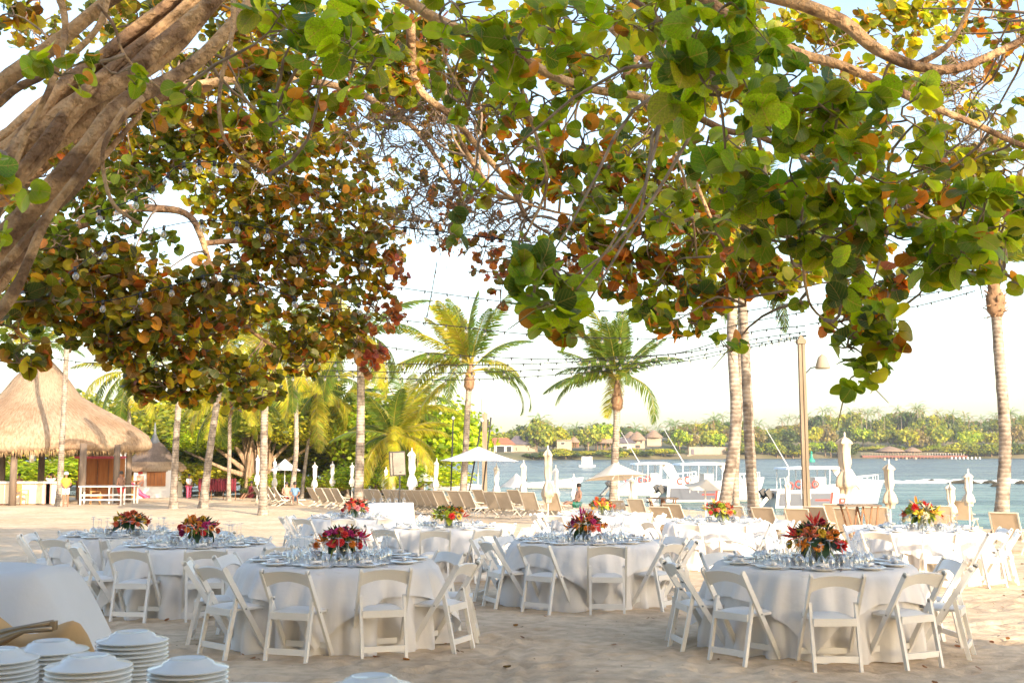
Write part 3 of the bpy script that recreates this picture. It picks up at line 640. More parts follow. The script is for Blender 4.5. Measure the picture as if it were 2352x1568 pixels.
# second layer: smaller, further, more orange
for a in [
    (1250, 380, 11, 110, 80, 60, .12, 'm'), (1390, 400, 11, 110, 90, 70, .12, 'm'), (1500, 430, 11, 100, 90, 70, .12, 'm'), (1600, 520, 10.5, 90, 80, 60, .12, 'm'),
    (1440, 560, 11, 100, 60, 60, .12, 'm'), (1560, 610, 11, 90, 50, 55, .12, 'm'), (1420, 650, 11.5, 60, 40, 30, .11, 'm'), (1500, 690, 11, 60, 40, 30, .12, 'm'), (1530, 740, 10, 50, 24, 16, .12, 'm'),
    (1620, 680, 10.5, 80, 50, 50, .12, 'm'), (1710, 620, 10, 80, 60, 50, .12, 'm'), (1780, 640, 10, 60, 40, 28, .11, 'm'), (1840, 640, 9.5, 40, 40, 10, .11, 'y'), (1600, 740, 10.5, 30, 20, 8, .12, 'm'),
    (1330, 530, 12, 90, 50, 40, .11, 'm'), (1330, 610, 12.5, 90, 40, 40, .10, 'r'), (1200, 600, 12.5, 70, 30, 22, .09, 'r'), (1150, 660, 12, 30, 40, 10, .09, 'r'), (1110, 560, 14, 70, 40, 22, .09, 'r'),
    (1700, 420, 11, 90, 80, 70, .12, 'y'), (1820, 500, 11, 90, 80, 60, .12, 'm'), (1950, 600, 10, 90, 60, 40, .11, 'y'), (2040, 660, 9.5, 60, 50, 26, .11, 'm'), (1950, 720, 9, 60, 40, 26, .11, 'm'),
    (2100, 470, 10, 100, 80, 55, .12, 'm'), (2220, 420, 10, 90, 80, 45, .12, 'y'), (2320, 380, 10, 70, 80, 34, .12, 'y'), (2300, 520, 10, 60, 60, 24, .12, 'm'), (2200, 300, 11, 100, 70, 28, .12, 'y'),
    (1480, 300, 12, 120, 90, 60, .12, 'y'), (1350, 180, 13, 120, 90, 55, .12, 'y'), (1500, 120, 13, 100, 90, 50, .12, 'y'), (1650, 180, 12, 100, 90, 55, .12, 'y'), (1780, 60, 12, 110, 70, 60, .12, 'y'),
    (1900, 90, 12, 90, 70, 40, .12, 'y'), (2040, 60, 12, 100, 70, 50, .12, 'y'), (2180, 60, 13, 100, 80, 26, .12, 'y'), (2310, 100, 13, 60, 80, 30, .12, 'm'), (1980, 200, 12, 100, 60, 40, .12, 'y'),
    (1200, 300, 13, 110, 80, 50, .11, 'm'), (1080, 330, 13, 80, 60, 34, .11, 'm'), (1100, 170, 13, 110, 80, 50, .11, 'o'), (980, 130, 12, 90, 90, 50, .12, 'o'), (1250, 40, 12, 110, 60, 45, .12, 'y'), (1420, 40, 12, 90, 50, 36, .12, 'y'), (1640, 20, 11, 90, 40, 36, .12, 'y'),
    (880, 170, 11, 90, 80, 55, .13, 'm'), (720, 210, 11, 110, 70, 60, .13, 'm'), (560, 80, 11, 110, 80, 45, .13, 'o'), (600, 160, 10, 90, 70, 40, .13, 'o'), (480, 260, 10, 70, 60, 26, .13, 'o'),
    (1000, 60, 13, 120, 80, 50, .12, 'm'), (1130, 90, 14, 120, 80, 46, .12, 'y'), (1010, 200, 13.5, 100, 70, 40, .12, 'o'), (1290, 130, 14, 110, 80, 44, .12, 'y'), (1150, 250, 14, 100, 70, 34, .11, 'o'), (940, 260, 14, 80, 70, 28, .11, 'o'), (1560, 200, 13, 100, 80, 40, .12, 'y'), (1880, 230, 12, 90, 70, 34, .12, 'm'), (2140, 210, 12, 90, 60, 24, .12, 'm'), (2260, 30, 12, 110, 50, 36, .12, 'm'), (2080, 10, 12, 110, 40, 34, .12, 'y'), (1960, 330, 10, 110, 70, 46, .12, 'm'), (2240, 620, 8.5, 60, 26, 12, .12, 'g'),
    (1030, 470, 15, 60, 60, 16, .09, 'r'), (960, 420, 15, 60, 70, 18, .10, 'o'), (1010, 560, 15, 40, 40, 12, .09, 'r'), (1100, 620, 14, 40, 30, 8, .09, 'r'), (1300, 700, 13, 30, 20, 5, .09, 'm'),
    (30, 30, 9, 90, 50, 14, .13, 'o'), (330, 60, 10, 120, 70, 26, .13, 'o'), (120, 680, 9, 80, 40, 26, .12, 'o'), (55, 760, 9, 40, 60, 14, .12, 'o'), (50, 830, 8.5, 40, 20, 9, .12, 'o'), (20, 700, 9, 40, 60, 10, .12, 'o'),
]: bl(TA, *a)
# airy tangle of bare pale twigs in the middle of the crown
for a in [(930, 330, 14, 110, 110, 22, .09, 'o'), (1030, 400, 14, 90, 100, 18, .09, 'r'), (860, 260, 13, 100, 80, 26, .10, 'o'), (1090, 480, 13.5, 90, 80, 16, .09, 'r'), (990, 250, 13, 110, 80, 24, .10, 'o'), (1180, 520, 14, 100, 60, 16, .09, 'r'),
          (1000, 500, 14, 90, 70, 18, .09, 'r'), (1060, 300, 13, 90, 70, 20, .10, 'o'), (950, 480, 15, 60, 70, 14, .09, 'o'), (1900, 330, 12, 140, 80, 24, .11, 'y'), (2190, 200, 11, 110, 90, 14, .11, 'y'), (2250, 330, 11, 90, 70, 14, .11, 'y')]:
    bl(TA, *a, bare=.55, tw=46)
TA.finish()

# ---- the darker sea grape further back on the left
TB = GrapeTree('dense darker sea grape behind the left trunks, hung low with orange and brown leaves', (-9.6, 17.0, gz(-9.6, 17)))
rb = TB.loc
TB.limb([rb + Vector((0, 0, -.2)), P(-220, 700, 16.8), P(-60, 560, 16.5), P(60, 530, 16), P(150, 520, 15.6), P(250, 495, 15.3), P(350, 474, 15.2), P(430, 488, 15.2), P(462, 540, 15.2), P(490, 620, 15.3), P(540, 730, 15.5), P(640, 800, 15.8)], .34, .07, 'trunk', 12)
TB.limb([P(-60, 560, 16.5), P(120, 360, 16), P(330, 240, 16), P(560, 180, 16.2), P(800, 210, 16.4), P(960, 300, 16.6), P(1060, 460, 16.8)], .2, .05, 'branch', 10)
TB.limb([P(330, 240, 16), P(520, 330, 16.5), P(700, 430, 17), P(860, 560, 17.3)], .12, .04, 'branch', 8)
TB.limb([P(470, 560, 15.3), P(600, 560, 16), P(740, 640, 16.5), P(850, 700, 17)], .08, .03, 'branch', 8)
TB.limb([P(150, 520, 15.6), P(210, 640, 15.6), P(300, 740, 15.8), P(380, 840, 16)], .07, .025, 'branch', 8)
for a in [
    (110, 560, 14, 90, 70, 46, .14, 'G'), (220, 590, 14, 90, 60, 50, .14, 'o'), (110, 640, 14, 80, 50, 44, .14, 'o'), (240, 660, 14, 90, 60, 60, .14, 'o'), (330, 640, 14, 70, 60, 46, .13, 'o'), (180, 720, 14.5, 90, 40, 46, .14, 'o'),
    (340, 720, 14, 100, 60, 70, .14, 'o'), (450, 690, 14.5, 90, 70, 70, .13, 'o'), (300, 800, 14.5, 80, 50, 50, .14, 'o'), (250, 770, 14.2, 50, 40, 26, .14, 'o'), (420, 790, 15, 90, 60, 62, .13, 'o'), (360, 870, 15, 80, 36, 38, .13, 'o'),
    (460, 870, 15.2, 80, 40, 40, .13, 'o'), (560, 850, 15.5, 90, 50, 52, .12, 'o'), (600, 905, 15.6, 50, 30, 16, .12, 'o'), (330, 895, 15, 50, 24, 14, .13, 'o'), (420, 915, 15.2, 40, 16, 9, .12, 'o'), (545, 920, 15.5, 40, 18, 8, .12, 'o'),
    (560, 720, 15.5, 90, 60, 60, .12, 'o'), (660, 780, 16, 80, 50, 50, .12, 'o'), (700, 830, 16, 60, 34, 26, .12, 'o'), (620, 650, 16, 90, 70, 66, .12, 'o'), (740, 700, 16, 80, 60, 60, .12, 'o'), (790, 770, 16.4, 70, 50, 50, .12, 'o'), (850, 820, 16.6, 40, 34, 22, .12, 'r'),
    (830, 640, 16.8, 70, 60, 50, .12, 'o'), (880, 720, 17, 50, 60, 36, .11, 'r'), (900, 610, 17, 40, 50, 22, .11, 'r'), (780, 560, 16.5, 90, 60, 66, .12, 'o'), (680, 540, 16, 100, 60, 70, .12, 'o'), (560, 560, 15.8, 80, 60, 56, .12, 'o'),
    (500, 430, 16, 100, 60, 70, .12, 'y'), (620, 430, 16, 100, 70, 80, .12, 'o'), (740, 450, 16.5, 100, 70, 76, .12, 'o'), (840, 490, 17, 80, 60, 50, .12, 'o'), (400, 370, 16, 100, 60, 64, .12, 'G'), (520, 340, 16.5, 110, 60, 74, .12, 'o'),
    (650, 340, 16.5, 110, 60, 76, .12, 'o'), (780, 360, 17, 100, 60, 60, .12, 'o'), (880, 400, 17.5, 80, 60, 34, .11, 'o'), (300, 420, 15.5, 80, 50, 46, .13, 'G'), (260, 350, 17, 80, 60, 36, .12, 'o'), (460, 230, 18, 100, 60, 46, .12, 'o'),
    (600, 250, 18, 100, 60, 50, .12, 'o'), (740, 270, 18, 100, 60, 50, .12, 'o'), (300, 200, 18, 90, 70, 24, .12, 'o'), (840, 230, 18, 90, 60, 36, .12, 'o'), (200, 460, 16, 70, 50, 36, .13, 'G'), (90, 480, 16, 60, 50, 24, .13, 'G'),
    (350, 560, 15.8, 60, 26, 14, .12, 'G'), (520, 500, 16, 70, 40, 30, .12, 'o'), (905, 540, 17, 40, 60, 16, .11, 'o'), (60, 720, 15, 50, 40, 20, .13, 'G'), (500, 640, 14.5, 70, 50, 40, .13, 'o'),
    (60, 520, 15, 60, 60, 34, .13, 'G'), (130, 330, 16, 90, 70, 44, .13, 'o'), (230, 400, 16, 90, 60, 44, .12, 'o'), (200, 180, 17, 90, 70, 36, .13, 'o'), (90, 60, 17, 100, 60, 30, .13, 'o'), (320, 380, 16, 90, 50, 40, .12, 'o'), (440, 300, 16, 90, 60, 44, .12, 'o'), (560, 330, 16, 90, 60, 40, .12, 'o'), (300, 40, 17, 100, 50, 30, .12, 'o'), (20, 720, 14, 50, 50, 24, .13, 'G'), (20, 400, 16, 50, 90, 26, .13, 'G'), (400, 200, 17, 90, 70, 34, .12, 'o'), (130, 420, 17, 90, 60, 34, .12, 'G'), (200, 300, 17, 80, 60, 34, .12, 'o'), (330, 300, 16.5, 90, 60, 44, .12, 'o'), (420, 300, 16, 90, 60, 40, .12, 'G'), (480, 160, 17, 80, 60, 34, .12, 'o'), (120, 240, 18, 80, 80, 24, .12, 'o'), (330, 120, 18, 80, 60, 26, .12, 'o'), (60, 60, 18, 80, 60, 14, .12, 'y'), (30, 600, 15, 40, 70, 22, .13, 'G'), (270, 500, 14, 60, 40, 20, .12, 'G'), (590, 480, 16, 80, 50, 40, .12, 'o'), (700, 620, 16, 80, 60, 44, .12, 'o'), (850, 560, 17, 60, 50, 26, .12, 'o'), (520, 130, 17.5, 90, 70, 40, .12, 'o'), (650, 120, 17.5, 100, 70, 50, .12, 'y'), (820, 120, 17, 100, 70, 44, .12, 'm'), (930, 180, 17, 70, 60, 26, .12, 'o'), (190, 380, 17, 60, 60, 20, .12, 'G'), (60, 620, 15, 50, 60, 24, .13, 'o'), (150, 780, 14.8, 40, 20, 8, .13, 'o'), (430, 120, 18, 100, 60, 26, .12, 'y'), (560, 30, 18, 100, 50, 30, .12, 'o'), (760, 40, 17, 120, 60, 36, .12, 'y'), (900, 40, 17, 100, 60, 34, .12, 'y'), (1000, 90, 17, 90, 60, 26, .12, 'y'), (250, 60, 17, 90, 50, 16, .12, 'y'),
]:
    a = list(a); a[6 - 1] = int(a[5] * 1.25)
    bl(TB, *a)
TB.near = sorted(TB.leaves, key=lambda r: -r[3])[:300]; ids = set(id(r) for r in TB.near); TB.leaves = [r for r in TB.leaves if id(r) not in ids]
TB.finish()

# ---- tall garden trees standing behind the photographer; the whole foreground lies in their shade
def shade_tree(x, y, h, r, n, label):
    T = GrapeTree(label, (x, y, 0), 'shade_tree')
    T.limb([(x, y, -.2), (x + .2, y, h * .3), (x - .1, y + .1, h * .6), (x, y, h * .85)], .34, .12, 'trunk', 10)
    pos = []; nr = []; ax = []; sz = []; cc = []
    for k in range(40):
        a = U(0, 6.28); e = U(.15, 1.0)
        C = Vector((x + math.cos(a) * r * U(.1, .8), y + math.sin(a) * r * U(.1, .5), h * (.10 + .86 * (k + .5) / 40)))
        if k % 3 == 0: T.limb([(x, y, C.z * .6), C], .07, .03, 'branch', 6, reg=False)
        for _ in range(int(n / 40 * (1.35 if C.z < 10.2 else .10))):
            q = rdir() * U(.2, 1) ** .6 * r * .42
            pos.append(C + Vector((q.x, q.y, q.z * .7)) - T.loc); nr.append(rdir() + Vector((0, 0, .5))); ax.append(rdir()); sz.append(U(.16, .30)); cc.append(pick('G'))
    me = mass_mesh('foliage', LT_small, pos, ax, nr, sz, cc, M_leaf); o = place(me, 'foliage', T.root); o['kind'] = 'stuff'
    T.twig = MB(); T.leaves = []; T.finish()
SHADE = [(1.5, -7, 17, 4.2, 7000), (5.5, -7.5, 18, 4.4, 8000), (9.3, -7, 18.5, 4.2, 8500), (12.6, -6.5, 18, 3.2, 7500), (13.6, -9.5, 19, 3.0, 6500), (-3.5, -7.5, 16, 4.4, 6000), (-9, -8, 14, 4.4, 4500)]
for k, a in enumerate(SHADE):
    shade_tree(*a, 'tall leafy shade tree behind the viewpoint, %s from the left' % ORD[[2, 3, 4, 5, 6, 1, 0][k]])

# ------------------------------------------------------------------ palms
def frond_mesh(name, droop, nl=58, ll=.22, w=.0085, cols=((.13, .19, .02), (.28, .27, .02)), hang=.5, e=1.35):
    N_ = 14; pts = []; p = Vector((0, 0, 0)); dirs = []
    for i in range(N_ + 1):
        t = i / N_; a = -rad(droop) * t ** e; d = Vector((math.cos(a), 0, math.sin(a))); pts.append(p.copy()); dirs.append(d); p = p + d / N_
    V_ = []; Fc = []; C_ = []
    def addq(a, b, c, d, c_):
        o = len(V_); V_.extend([a, b, c, d]); Fc.append((o, o + 1, o + 2, o + 3)); C_.extend([c_] * 4)
    for i in range(N_):                       # rachis as a thin three-sided strip
        r0 = .010 * (1 - i / N_) + .002; r1 = .010 * (1 - (i + 1) / N_) + .002; cc = (.34, .30, .06)
        for s_ in (-1, 1):
            addq(pts[i] + Vector((0, 0, -r0)), pts[i] + Vector((0, s_ * r0, r0 * .4)), pts[i + 1] + Vector((0, s_ * r1, r1 * .4)), pts[i + 1] + Vector((0, 0, -r1)), cc)
    for k in range(nl):
        t = .13 + .86 * (k + .5) / nl; f_ = t * N_; i = min(int(f_), N_ - 1); q = pts[i].lerp(pts[i + 1], f_ - i); d = dirs[i].lerp(dirs[i + 1], f_ - i)
        L_ = ll * (math.sin(math.pi * min(t * .93 + .09, 1)) ** .6) * U(.85, 1.1)
        for s_ in (-1, 1):
            out = (Vector((0, s_, 0)) * U(.65, .85) + d * U(.45, .7) + Vector((0, 0, -.12))).normalized()
            mid = q + out * L_ * .5 + Vector((0, 0, -.06 * L_)); tip = q + out * L_ * .9 + Vector((0, 0, -hang * L_ * U(.6, 1.1)))
            up = d * w * 1.1; m_ = U(0, 1); c0, c1 = cols; cc = tuple((c0[j] * (1 - m_) + c1[j] * m_) * U(.85, 1.15) for j in range(3))
            addq(q - up * .6, q + up * .6, mid + up, mid - up, cc)
            o = len(V_); V_.extend([mid - up, mid + up, tip]); Fc.append((o, o + 1, o + 2)); C_.extend([cc] * 3)
    me = bpy.data.meshes.new(name); me.from_pydata([tuple(v) for v in V_], [], Fc)
    at = me.color_attributes.new('tintc', 'FLOAT_COLOR', 'POINT'); at.data.foreach_set('color', np.array([(*c, 1) for c in C_], np.float32).reshape(-1))
    me.materials.append(M_frond); me.update(); return me
CG = ((.05, .095, .012), (.12, .155, .018)); CY = ((.17, .19, .012), (.34, .30, .018)); CO = ((.30, .22, .02), (.42, .24, .04))
FR = {'g': [frond_mesh('frond', d, cols=CG) for d in (35, 65, 95, 130)], 'y': [frond_mesh('frond', d, cols=CY) for d in (35, 65, 95, 130)], 'o': [frond_mesh('frond', d, cols=CO, hang=.8) for d in (90, 135)]}
def coco_mesh():
    mb = MB()
    for k in range(7):
        a = k * .9; c = Vector((math.cos(a) * .2, math.sin(a) * .2, -.15 - .12 * (k % 2)))
        mb.lathe([(.0, -.12), (.07, -.1), (.11, 0), (.08, .09), (0, .12)], 8, c)
    return mb.mesh('coconut_cluster', pm('young_coconut', (.40, .22, .05), (.25, .18, .04), 4, .5), True)
ME_coco = coco_mesh()
def palm(label, path, r0, r1, fl, nf=20, mix='gggy', wind=None, group='coconut palms along the beach', up=72, low=-35, boot=True, coco=False, extra=(), sc=None, spread=1.0):
    """path: trunk centre points from the sand to the crown"""
    b0 = Vector(path[0]); root = thing('palm_tree', label, 'palm tree', b0, 0, group)
    pts = [Vector(p) - b0 for p in path]; T = GrapeTree.__new__(GrapeTree)
    out = []
    for i in range(len(pts) - 1):
        a = pts[max(i - 1, 0)]; b = pts[i]; c = pts[i + 1]; d = pts[min(i + 2, len(pts) - 1)]
        for k in range(8):
            t = k / 8; out.append(.5 * ((2 * b) + (c - a) * t + (2 * a - 5 * b + 4 * c - d) * t * t + (3 * b - a - 3 * c + d) * t ** 3))
    out.append(pts[-1]); M_ = len(out) - 1
    rs = [(r0 * (1 + .55 * math.exp(-i / M_ * 14)) + (r1 - r0) * i / M_) * (1 + .03 * math.sin(i * 2.4)) for i in range(M_ + 1)]
    mb = MB(); mb.tube([out[0] - Vector((0, 0, .3))] + out, [rs[0] * 1.1] + rs, 12, wob=.05); mb.build('trunk', M_palmbark, root, True)
    top = out[-1]; d = (out[-1] - out[-3]).normalized()
    if boot:
        mb = MB(); h = r1 * 7
        mb.tube([top - d * h, top - d * h * .8, top - d * h * .45, top - d * h * .2, top + d * h * .05, top + d * h * .5], [r1 * 1.0, r1 * 1.75, r1 * 1.9, r1 * 1.2, r1 * 1.3, r1 * .6], 11, wob=.28)
        for k in range(46):
            a = k * 2.4; q = Vector((math.cos(a), math.sin(a), 0)); z = top - d * h * U(.15, 1.0)
            mb.bar(z + q * r1 * 1.1, z + q * r1 * U(1.9, 2.6) + Vector((0, 0, U(-.12, .25))), U(.03, .09), .015)
        mb.build('frond_boot', M_boot, root, True)
    if coco: place(ME_coco, 'coconut_cluster', root, top)
    for k in range(nf):
        e = up + (low - up) * (k + .5) / nf + U(-9, 9); az = k * 137.5 + U(-14, 14)
        if wind is not None and rnd() < .72:
            dz_ = ((az - wind[0] + 180) % 360) - 180; az = wind[0] + dz_ * wind[1]
        key = mix[k % len(mix)]; V = FR[key]; me = V[random.randrange(len(V))] if key == 'o' else V[min(3, max(0, int((75 - e) / 36) + random.choice((0, 0, 1)))) if e > -20 else 1]
        L_ = fl * U(.85, 1.08)
        o = place(me, 'frond', root, top + d * (.1 + .02 * k), (U(-.35, .35), -rad(e), rad(az)), L_); o.rotation_mode = 'XYZ'
    for az, e, L_, vi, key in extra:
        place(FR[key][vi], 'frond', root, top, (U(-.2, .2), -rad(e), rad(az)), L_)
    return root
def pth(Y, *uv):
    b = base(uv[0][0], Y); out = [b]
    for u, v in uv[1:]: out.append(P(u, v, Y))
    return out
palm('slim coconut palm with windswept yellow-green crown left of centre, behind the loungers', pth(70, (1062, 1150), (1068, 1060), (1074, 940), (1080, 852)), .20, .16, 5.0, 20, 'gyygy', (178, .45), up=94, low=2, coco=True, extra=[(0, 14, 5.2, 3, 'g'), (-8, 8, 4.9, 3, 'g'), (180, -18, 4.6, 1, 'y'), (20, 50, 4.6, 1, 'g')])
palm('single coconut palm with narrow upswept crown near the centre, in front of the moored boats', pth(60, (1408, 1166), (1411, 1080), (1416, 980), (1418, 895)), .20, .15, 3.9, 32, 'ggggy', (165, .65), up=98, low=0)
palm('thick grey coconut palm with curved foot, left one of the pair near the post', pth(33, (1652, 1180), (1672, 1110), (1690, 960), (1681, 760), (1690, 560)), .17, .13, 3.4, 16, 'gggy', up=75, low=0)
palm('mottled straight coconut palm, right one of the pair near the post', pth(34, (1736, 1185), (1724, 1060), (1716, 900), (1707, 720), (1697, 560)), .16, .12, 3.4, 16, 'gggy', up=75, low=0)
palm('tall coconut palm with shaggy brown boot at the far right', pth(33, (2297, 1205), (2308, 1050), (2305, 940), (2294, 800), (2284, 650)), .17, .135, 3.2, 18, 'ggyg', up=80, low=22, boot=True)
palm('thin dark palm trunk half hidden behind the curved palm near the post', pth(37, (1692, 1175), (1690, 1080), (1700, 900), (1702, 640)), .11, .09, 3.0, 10, 'g', up=70, low=-30, boot=False)
palm('pale leaning palm in front of the large thatched pavilion', pth(65, (135, 1130), (147, 930), (156, 735), (160, 600)), .15, .12, 3.4, 16, 'ggy', up=60, low=-40)
palm('palm whose upright crown shows above the pavilion peak', pth(96, (70, 1100), (78, 900), (85, 805)), .2, .16, 4.2, 18, 'gggy', up=80, low=5)
palm('palm with drooping yellow fronds just right of the pavilion roof', pth(92, (300, 1110), (297, 970), (293, 862)), .15, .13, 5.0, 16, 'gyy', up=60, low=-60)
palm('straight whitish palm trunk between the kiosk and the leaning palm', pth(58, (398, 1135), (404, 1020), (411, 916), (416, 800)), .17, .13, 3.5, 14, 'gyg', up=60, low=-40)
palm('whitish palm trunk leaning right over a mound of sand', pth(58, (466, 1146), (484, 1020), (504, 892), (520, 800)), .19, .13, 3.5, 14, 'gyg', up=60, low=-40)
palm('young palm with shaggy orange boot in front of the banyan', pth(75, (525, 1132), (527, 1040), (528, 925)), .13, .11, 4.2, 18, 'yyg', up=65, low=-40)
palm('thick pale palm trunk right of the banyan, rising into the leaves', pth(50, (604, 1152), (606, 1040), (608, 937), (610, 800)), .16, .14, 3.4, 14, 'gyg', up=60, low=-50)
palm('palm with dark foot leaning behind the white parasol', pth(70, (667, 1135), (680, 1040), (680, 920), (680, 800)), .15, .11, 4.5, 16, 'gyy', up=65, low=-50)
palm('slender palm curving right among the yellow palms', pth(88, (692, 1100), (712, 985), (730, 905)), .13, .11, 5.2, 18, 'yyg', up=70, low=-45)
palm('left stem of the V of two slender palms', pth(95, (750, 1095), (768, 1030), (784, 930)), .14, .11, 5.2, 16, 'yyg', up=70, low=-50)
palm('right stem of the V of two slender palms', pth(95, (797, 1100), (786, 1010), (779, 940)), .14, .11, 5.2, 16, 'yyg', up=70, low=-45)
palm('stout grey palm trunk left of the loudspeaker', pth(50, (822, 1152), (827, 1030), (829, 900), (827, 780)), .19, .15, 3.4, 14, 'gyg', up=60, low=-50)
palm('short bushy palm with yellow drooping fronds behind the loudspeaker', pth(72, (902, 1128), (898, 1090), (903, 1015)), .26, .18, 4.4, 26, 'yygyg', up=82, low=-40)
palm('palm with orange boot beside the bright green tree', pth(88, (938, 1120), (940, 1020), (936, 950)), .15, .13, 5.0, 20, 'ygyg', up=75, low=-45)

# ------------------------------------------------------------------ broadleaf trees of the mid ground and the far bank
def crown_mesh(name, n, size, pal, lumps=9, flat=.75, seed=0, tmpl=None):
    random.seed(seed); Ls = []
    for k in range(lumps):
        q = rdir(); q = Vector((q.x, q.y, abs(q.z) * 1.1 - .25)) * U(.35, .72); Ls.append((q, U(.28, .48)))
    Ls.append((Vector((0, 0, 0)), .55)); pos = []; nr = []; ax = []; sz = []; cc = []
    for i in range(n):
        c, r = random.choice(Ls); q = rdir(); rr = r * U(.55, 1.08) if rnd() < .85 else r * U(0, 1)
        p = c + q * rr; pos.append((p.x, p.y, p.z * flat)); nr.append(q * .9 + rdir() * .9 + Vector((0, 0, .3))); ax.append(rdir()); sz.append(size * U(.6, 1.3)); cc.append(pick(pal))
    return mass_mesh(name, tmpl or LT_tuft, pos, ax, nr, sz, cc, M_tuft)
PAL.update({
    'F1': [(.17, .22, .02, 4), (.27, .29, .025, 3), (.09, .12, .02, 1.5), (.34, .31, .03, 1.5)],
    'F2': [(.28, .30, .015, 4), (.40, .36, .02, 3), (.17, .20, .015, 1.6)],
    'F3': [(.07, .11, .025, 4), (.05, .075, .02, 3), (.11, .14, .03, 2)],
    'F4': [(.22, .17, .07, 3), (.17, .15, .07, 3), (.24, .22, .05, 2)],
    'F5': [(.24, .34, .01, 4), (.36, .40, .015, 3), (.13, .21, .01, 1.5)]})
CM = {k: [crown_mesh('crown', 750, .085, k, seed=s_ + i * 7) for s_ in range(2)] for i, k in enumerate(('F1', 'F2', 'F3', 'F4', 'F5'))}
CN_ = {k: [crown_mesh('crown', 7000, .031, k, 20, .8, seed=40 + s_ + i * 9) for s_ in range(2)] for i, k in enumerate(('F1', 'F2', 'F3', 'F5'))}
random.seed(21)
def trunk_mesh(name, forks=5):
    mb = MB(); mb.tube([(0, 0, -.1), (.02, 0, .2), (.0, .02, .45), (0, 0, .75)], [.055, .04, .032, .015], 7, wob=.1)
    for k in range(forks):
        a = k * 2.3; mb.tube([(0, 0, .15 + .07 * k), (math.cos(a) * .2, math.sin(a) * .2, .42 + .05 * k), (math.cos(a) * .36, math.sin(a) * .36, .62 + .05 * k)], [.025, .016, .006], 5)
    return mb.mesh(name, M_twig, True)
TM = [trunk_mesh('trunk', 5), trunk_mesh('trunk', 7)]
def btree(label, loc, h, w, key, far=True, group=None, name='tree', tr=0, clear=.25, cat='tree'):
    r = thing(name, label, cat, loc, U(0, 6.28), group)
    place(TM[tr], 'trunk', r, (0, 0, 0), (0, 0, 0), (w * .5, w * .5, h))
    me = random.choice((CM if far else CN_)[key]); ch = h * (1 - clear)
    place(me, 'crown', r, (0, 0, h * clear + ch * .42), (0, 0, 0), (w * .55, w * .55, ch * .72)); return r
def far_palm_mesh(seed, cols):
    random.seed(seed); V_ = []; Fc = []; C_ = []
    for k in range(15):
        az = k * 2.4 + U(-.2, .2); e = rad(70 - 105 * k / 15); p = Vector((0, 0, 0)); L_ = U(.85, 1.1); pts = []
        for i in range(6):
            a = e - rad(75) * (i / 5) ** 1.3; pts.append(p.copy()); p = p + Vector((math.cos(a) * math.cos(az), math.cos(a) * math.sin(az), math.sin(a))) * L_ / 5
        pts.append(p.copy()); sd_ = Vector((-math.sin(az), math.cos(az), 0)); c0 = tuple(random.choice(cols)[j] * U(.8, 1.2) for j in range(3))
        for i in range(6):
            w = .15 * math.sin(math.pi * (i + .8) / 7)
            for s_ in (-1, 1):
                for h in (0, .5):
                    q = pts[i].lerp(pts[i + 1], h); q2 = pts[i].lerp(pts[i + 1], h + .3); o = len(V_)
                    V_ += [q, q2, q2 + sd_ * s_ * w + (pts[i + 1] - pts[i]) * .3 + Vector((0, 0, -w * .8))]; Fc.append((o, o + 1, o + 2)); C_ += [c0] * 3
    me = bpy.data.meshes.new('crown'); me.from_pydata([tuple(v) for v in V_], [], Fc)
    at = me.color_attributes.new('tintc', 'FLOAT_COLOR', 'POINT'); at.data.foreach_set('color', np.array([(*c, 1) for c in C_], np.float32).reshape(-1))
    me.materials.append(M_tuft); me.update(); return me
FP = [far_palm_mesh(s_, ((.10, .14, .025), (.17, .18, .03), (.07, .10, .025))) for s_ in (1, 2)] + [far_palm_mesh(3, ((.26, .22, .04), (.30, .20, .06), (.16, .17, .03)))]
random.seed(22)
mbp = MB(); mbp.tube([(0, 0, -.05), (.01, 0, .3), (.0, .01, .7), (0, 0, 1)], [.018, .013, .011, .010], 6); ME_fpt = mbp.mesh('trunk', M_palmbark, True)
def fpalm(label, loc, h, r, v, group):
    t = thing('palm_tree', label, 'palm tree', loc, U(0, 6.28), group)
    place(ME_fpt, 'trunk', t, (0, 0, 0), (U(-.05, .05), U(-.05, .05), 0), (h * .8, h * .8, h)); place(FP[v], 'crown', t, (0, 0, h * .99), (0, 0, 0), r)
    return t
# ------------------------------------------------------------------ FAR BANK
random.seed(31)
def top_v(u):
    T_ = [(200, 985), (1000, 1000), (1060, 988), (1100, 985), (1180, 985), (1215, 962), (1250, 960), (1290, 985), (1330, 978), (1390, 962), (1440, 975), (1480, 988), (1520, 985), (1560, 975), (1640, 962), (1700, 958), (1745, 975), (1790, 972), (1830, 958), (1880, 945), (1940, 938), (2000, 950), (2060, 940), (2100, 934), (2150, 940), (2220, 958), (2290, 955), (2352, 948), (2900, 955)]
    for (a, b), (c, d) in zip(T_, T_[1:]):
        if a <= u <= c: return b + (d - b) * (u - a) / (c - a)
    return 960
def zone(u):
    for lim, s_ in ((1010, 'left of the grey-roofed shed'), (1130, 'behind the lamp posts'), (1225, 'beside the orange-roofed house'), (1290, 'by the dark-roofed house'), (1365, 'left of the thatched huts'), (1440, 'by the large thatched hut'),
                   (1520, 'by the two-storey thatched house'), (1600, 'left of the arched wall'), (1660, 'above the arched sea wall'), (1740, 'behind the pair of palm trunks'), (1840, 'left of the wooden light post'), (1930, 'right of the wooden light post'),
                   (2010, 'behind the tallest closed umbrella'), (2090, 'above the low thatched shelters'), (2180, 'above the long red dock'), (2270, 'left of the end palm trunk'), (9999, 'right of the end palm trunk')):
        if u < lim: return s_
CNT = {}
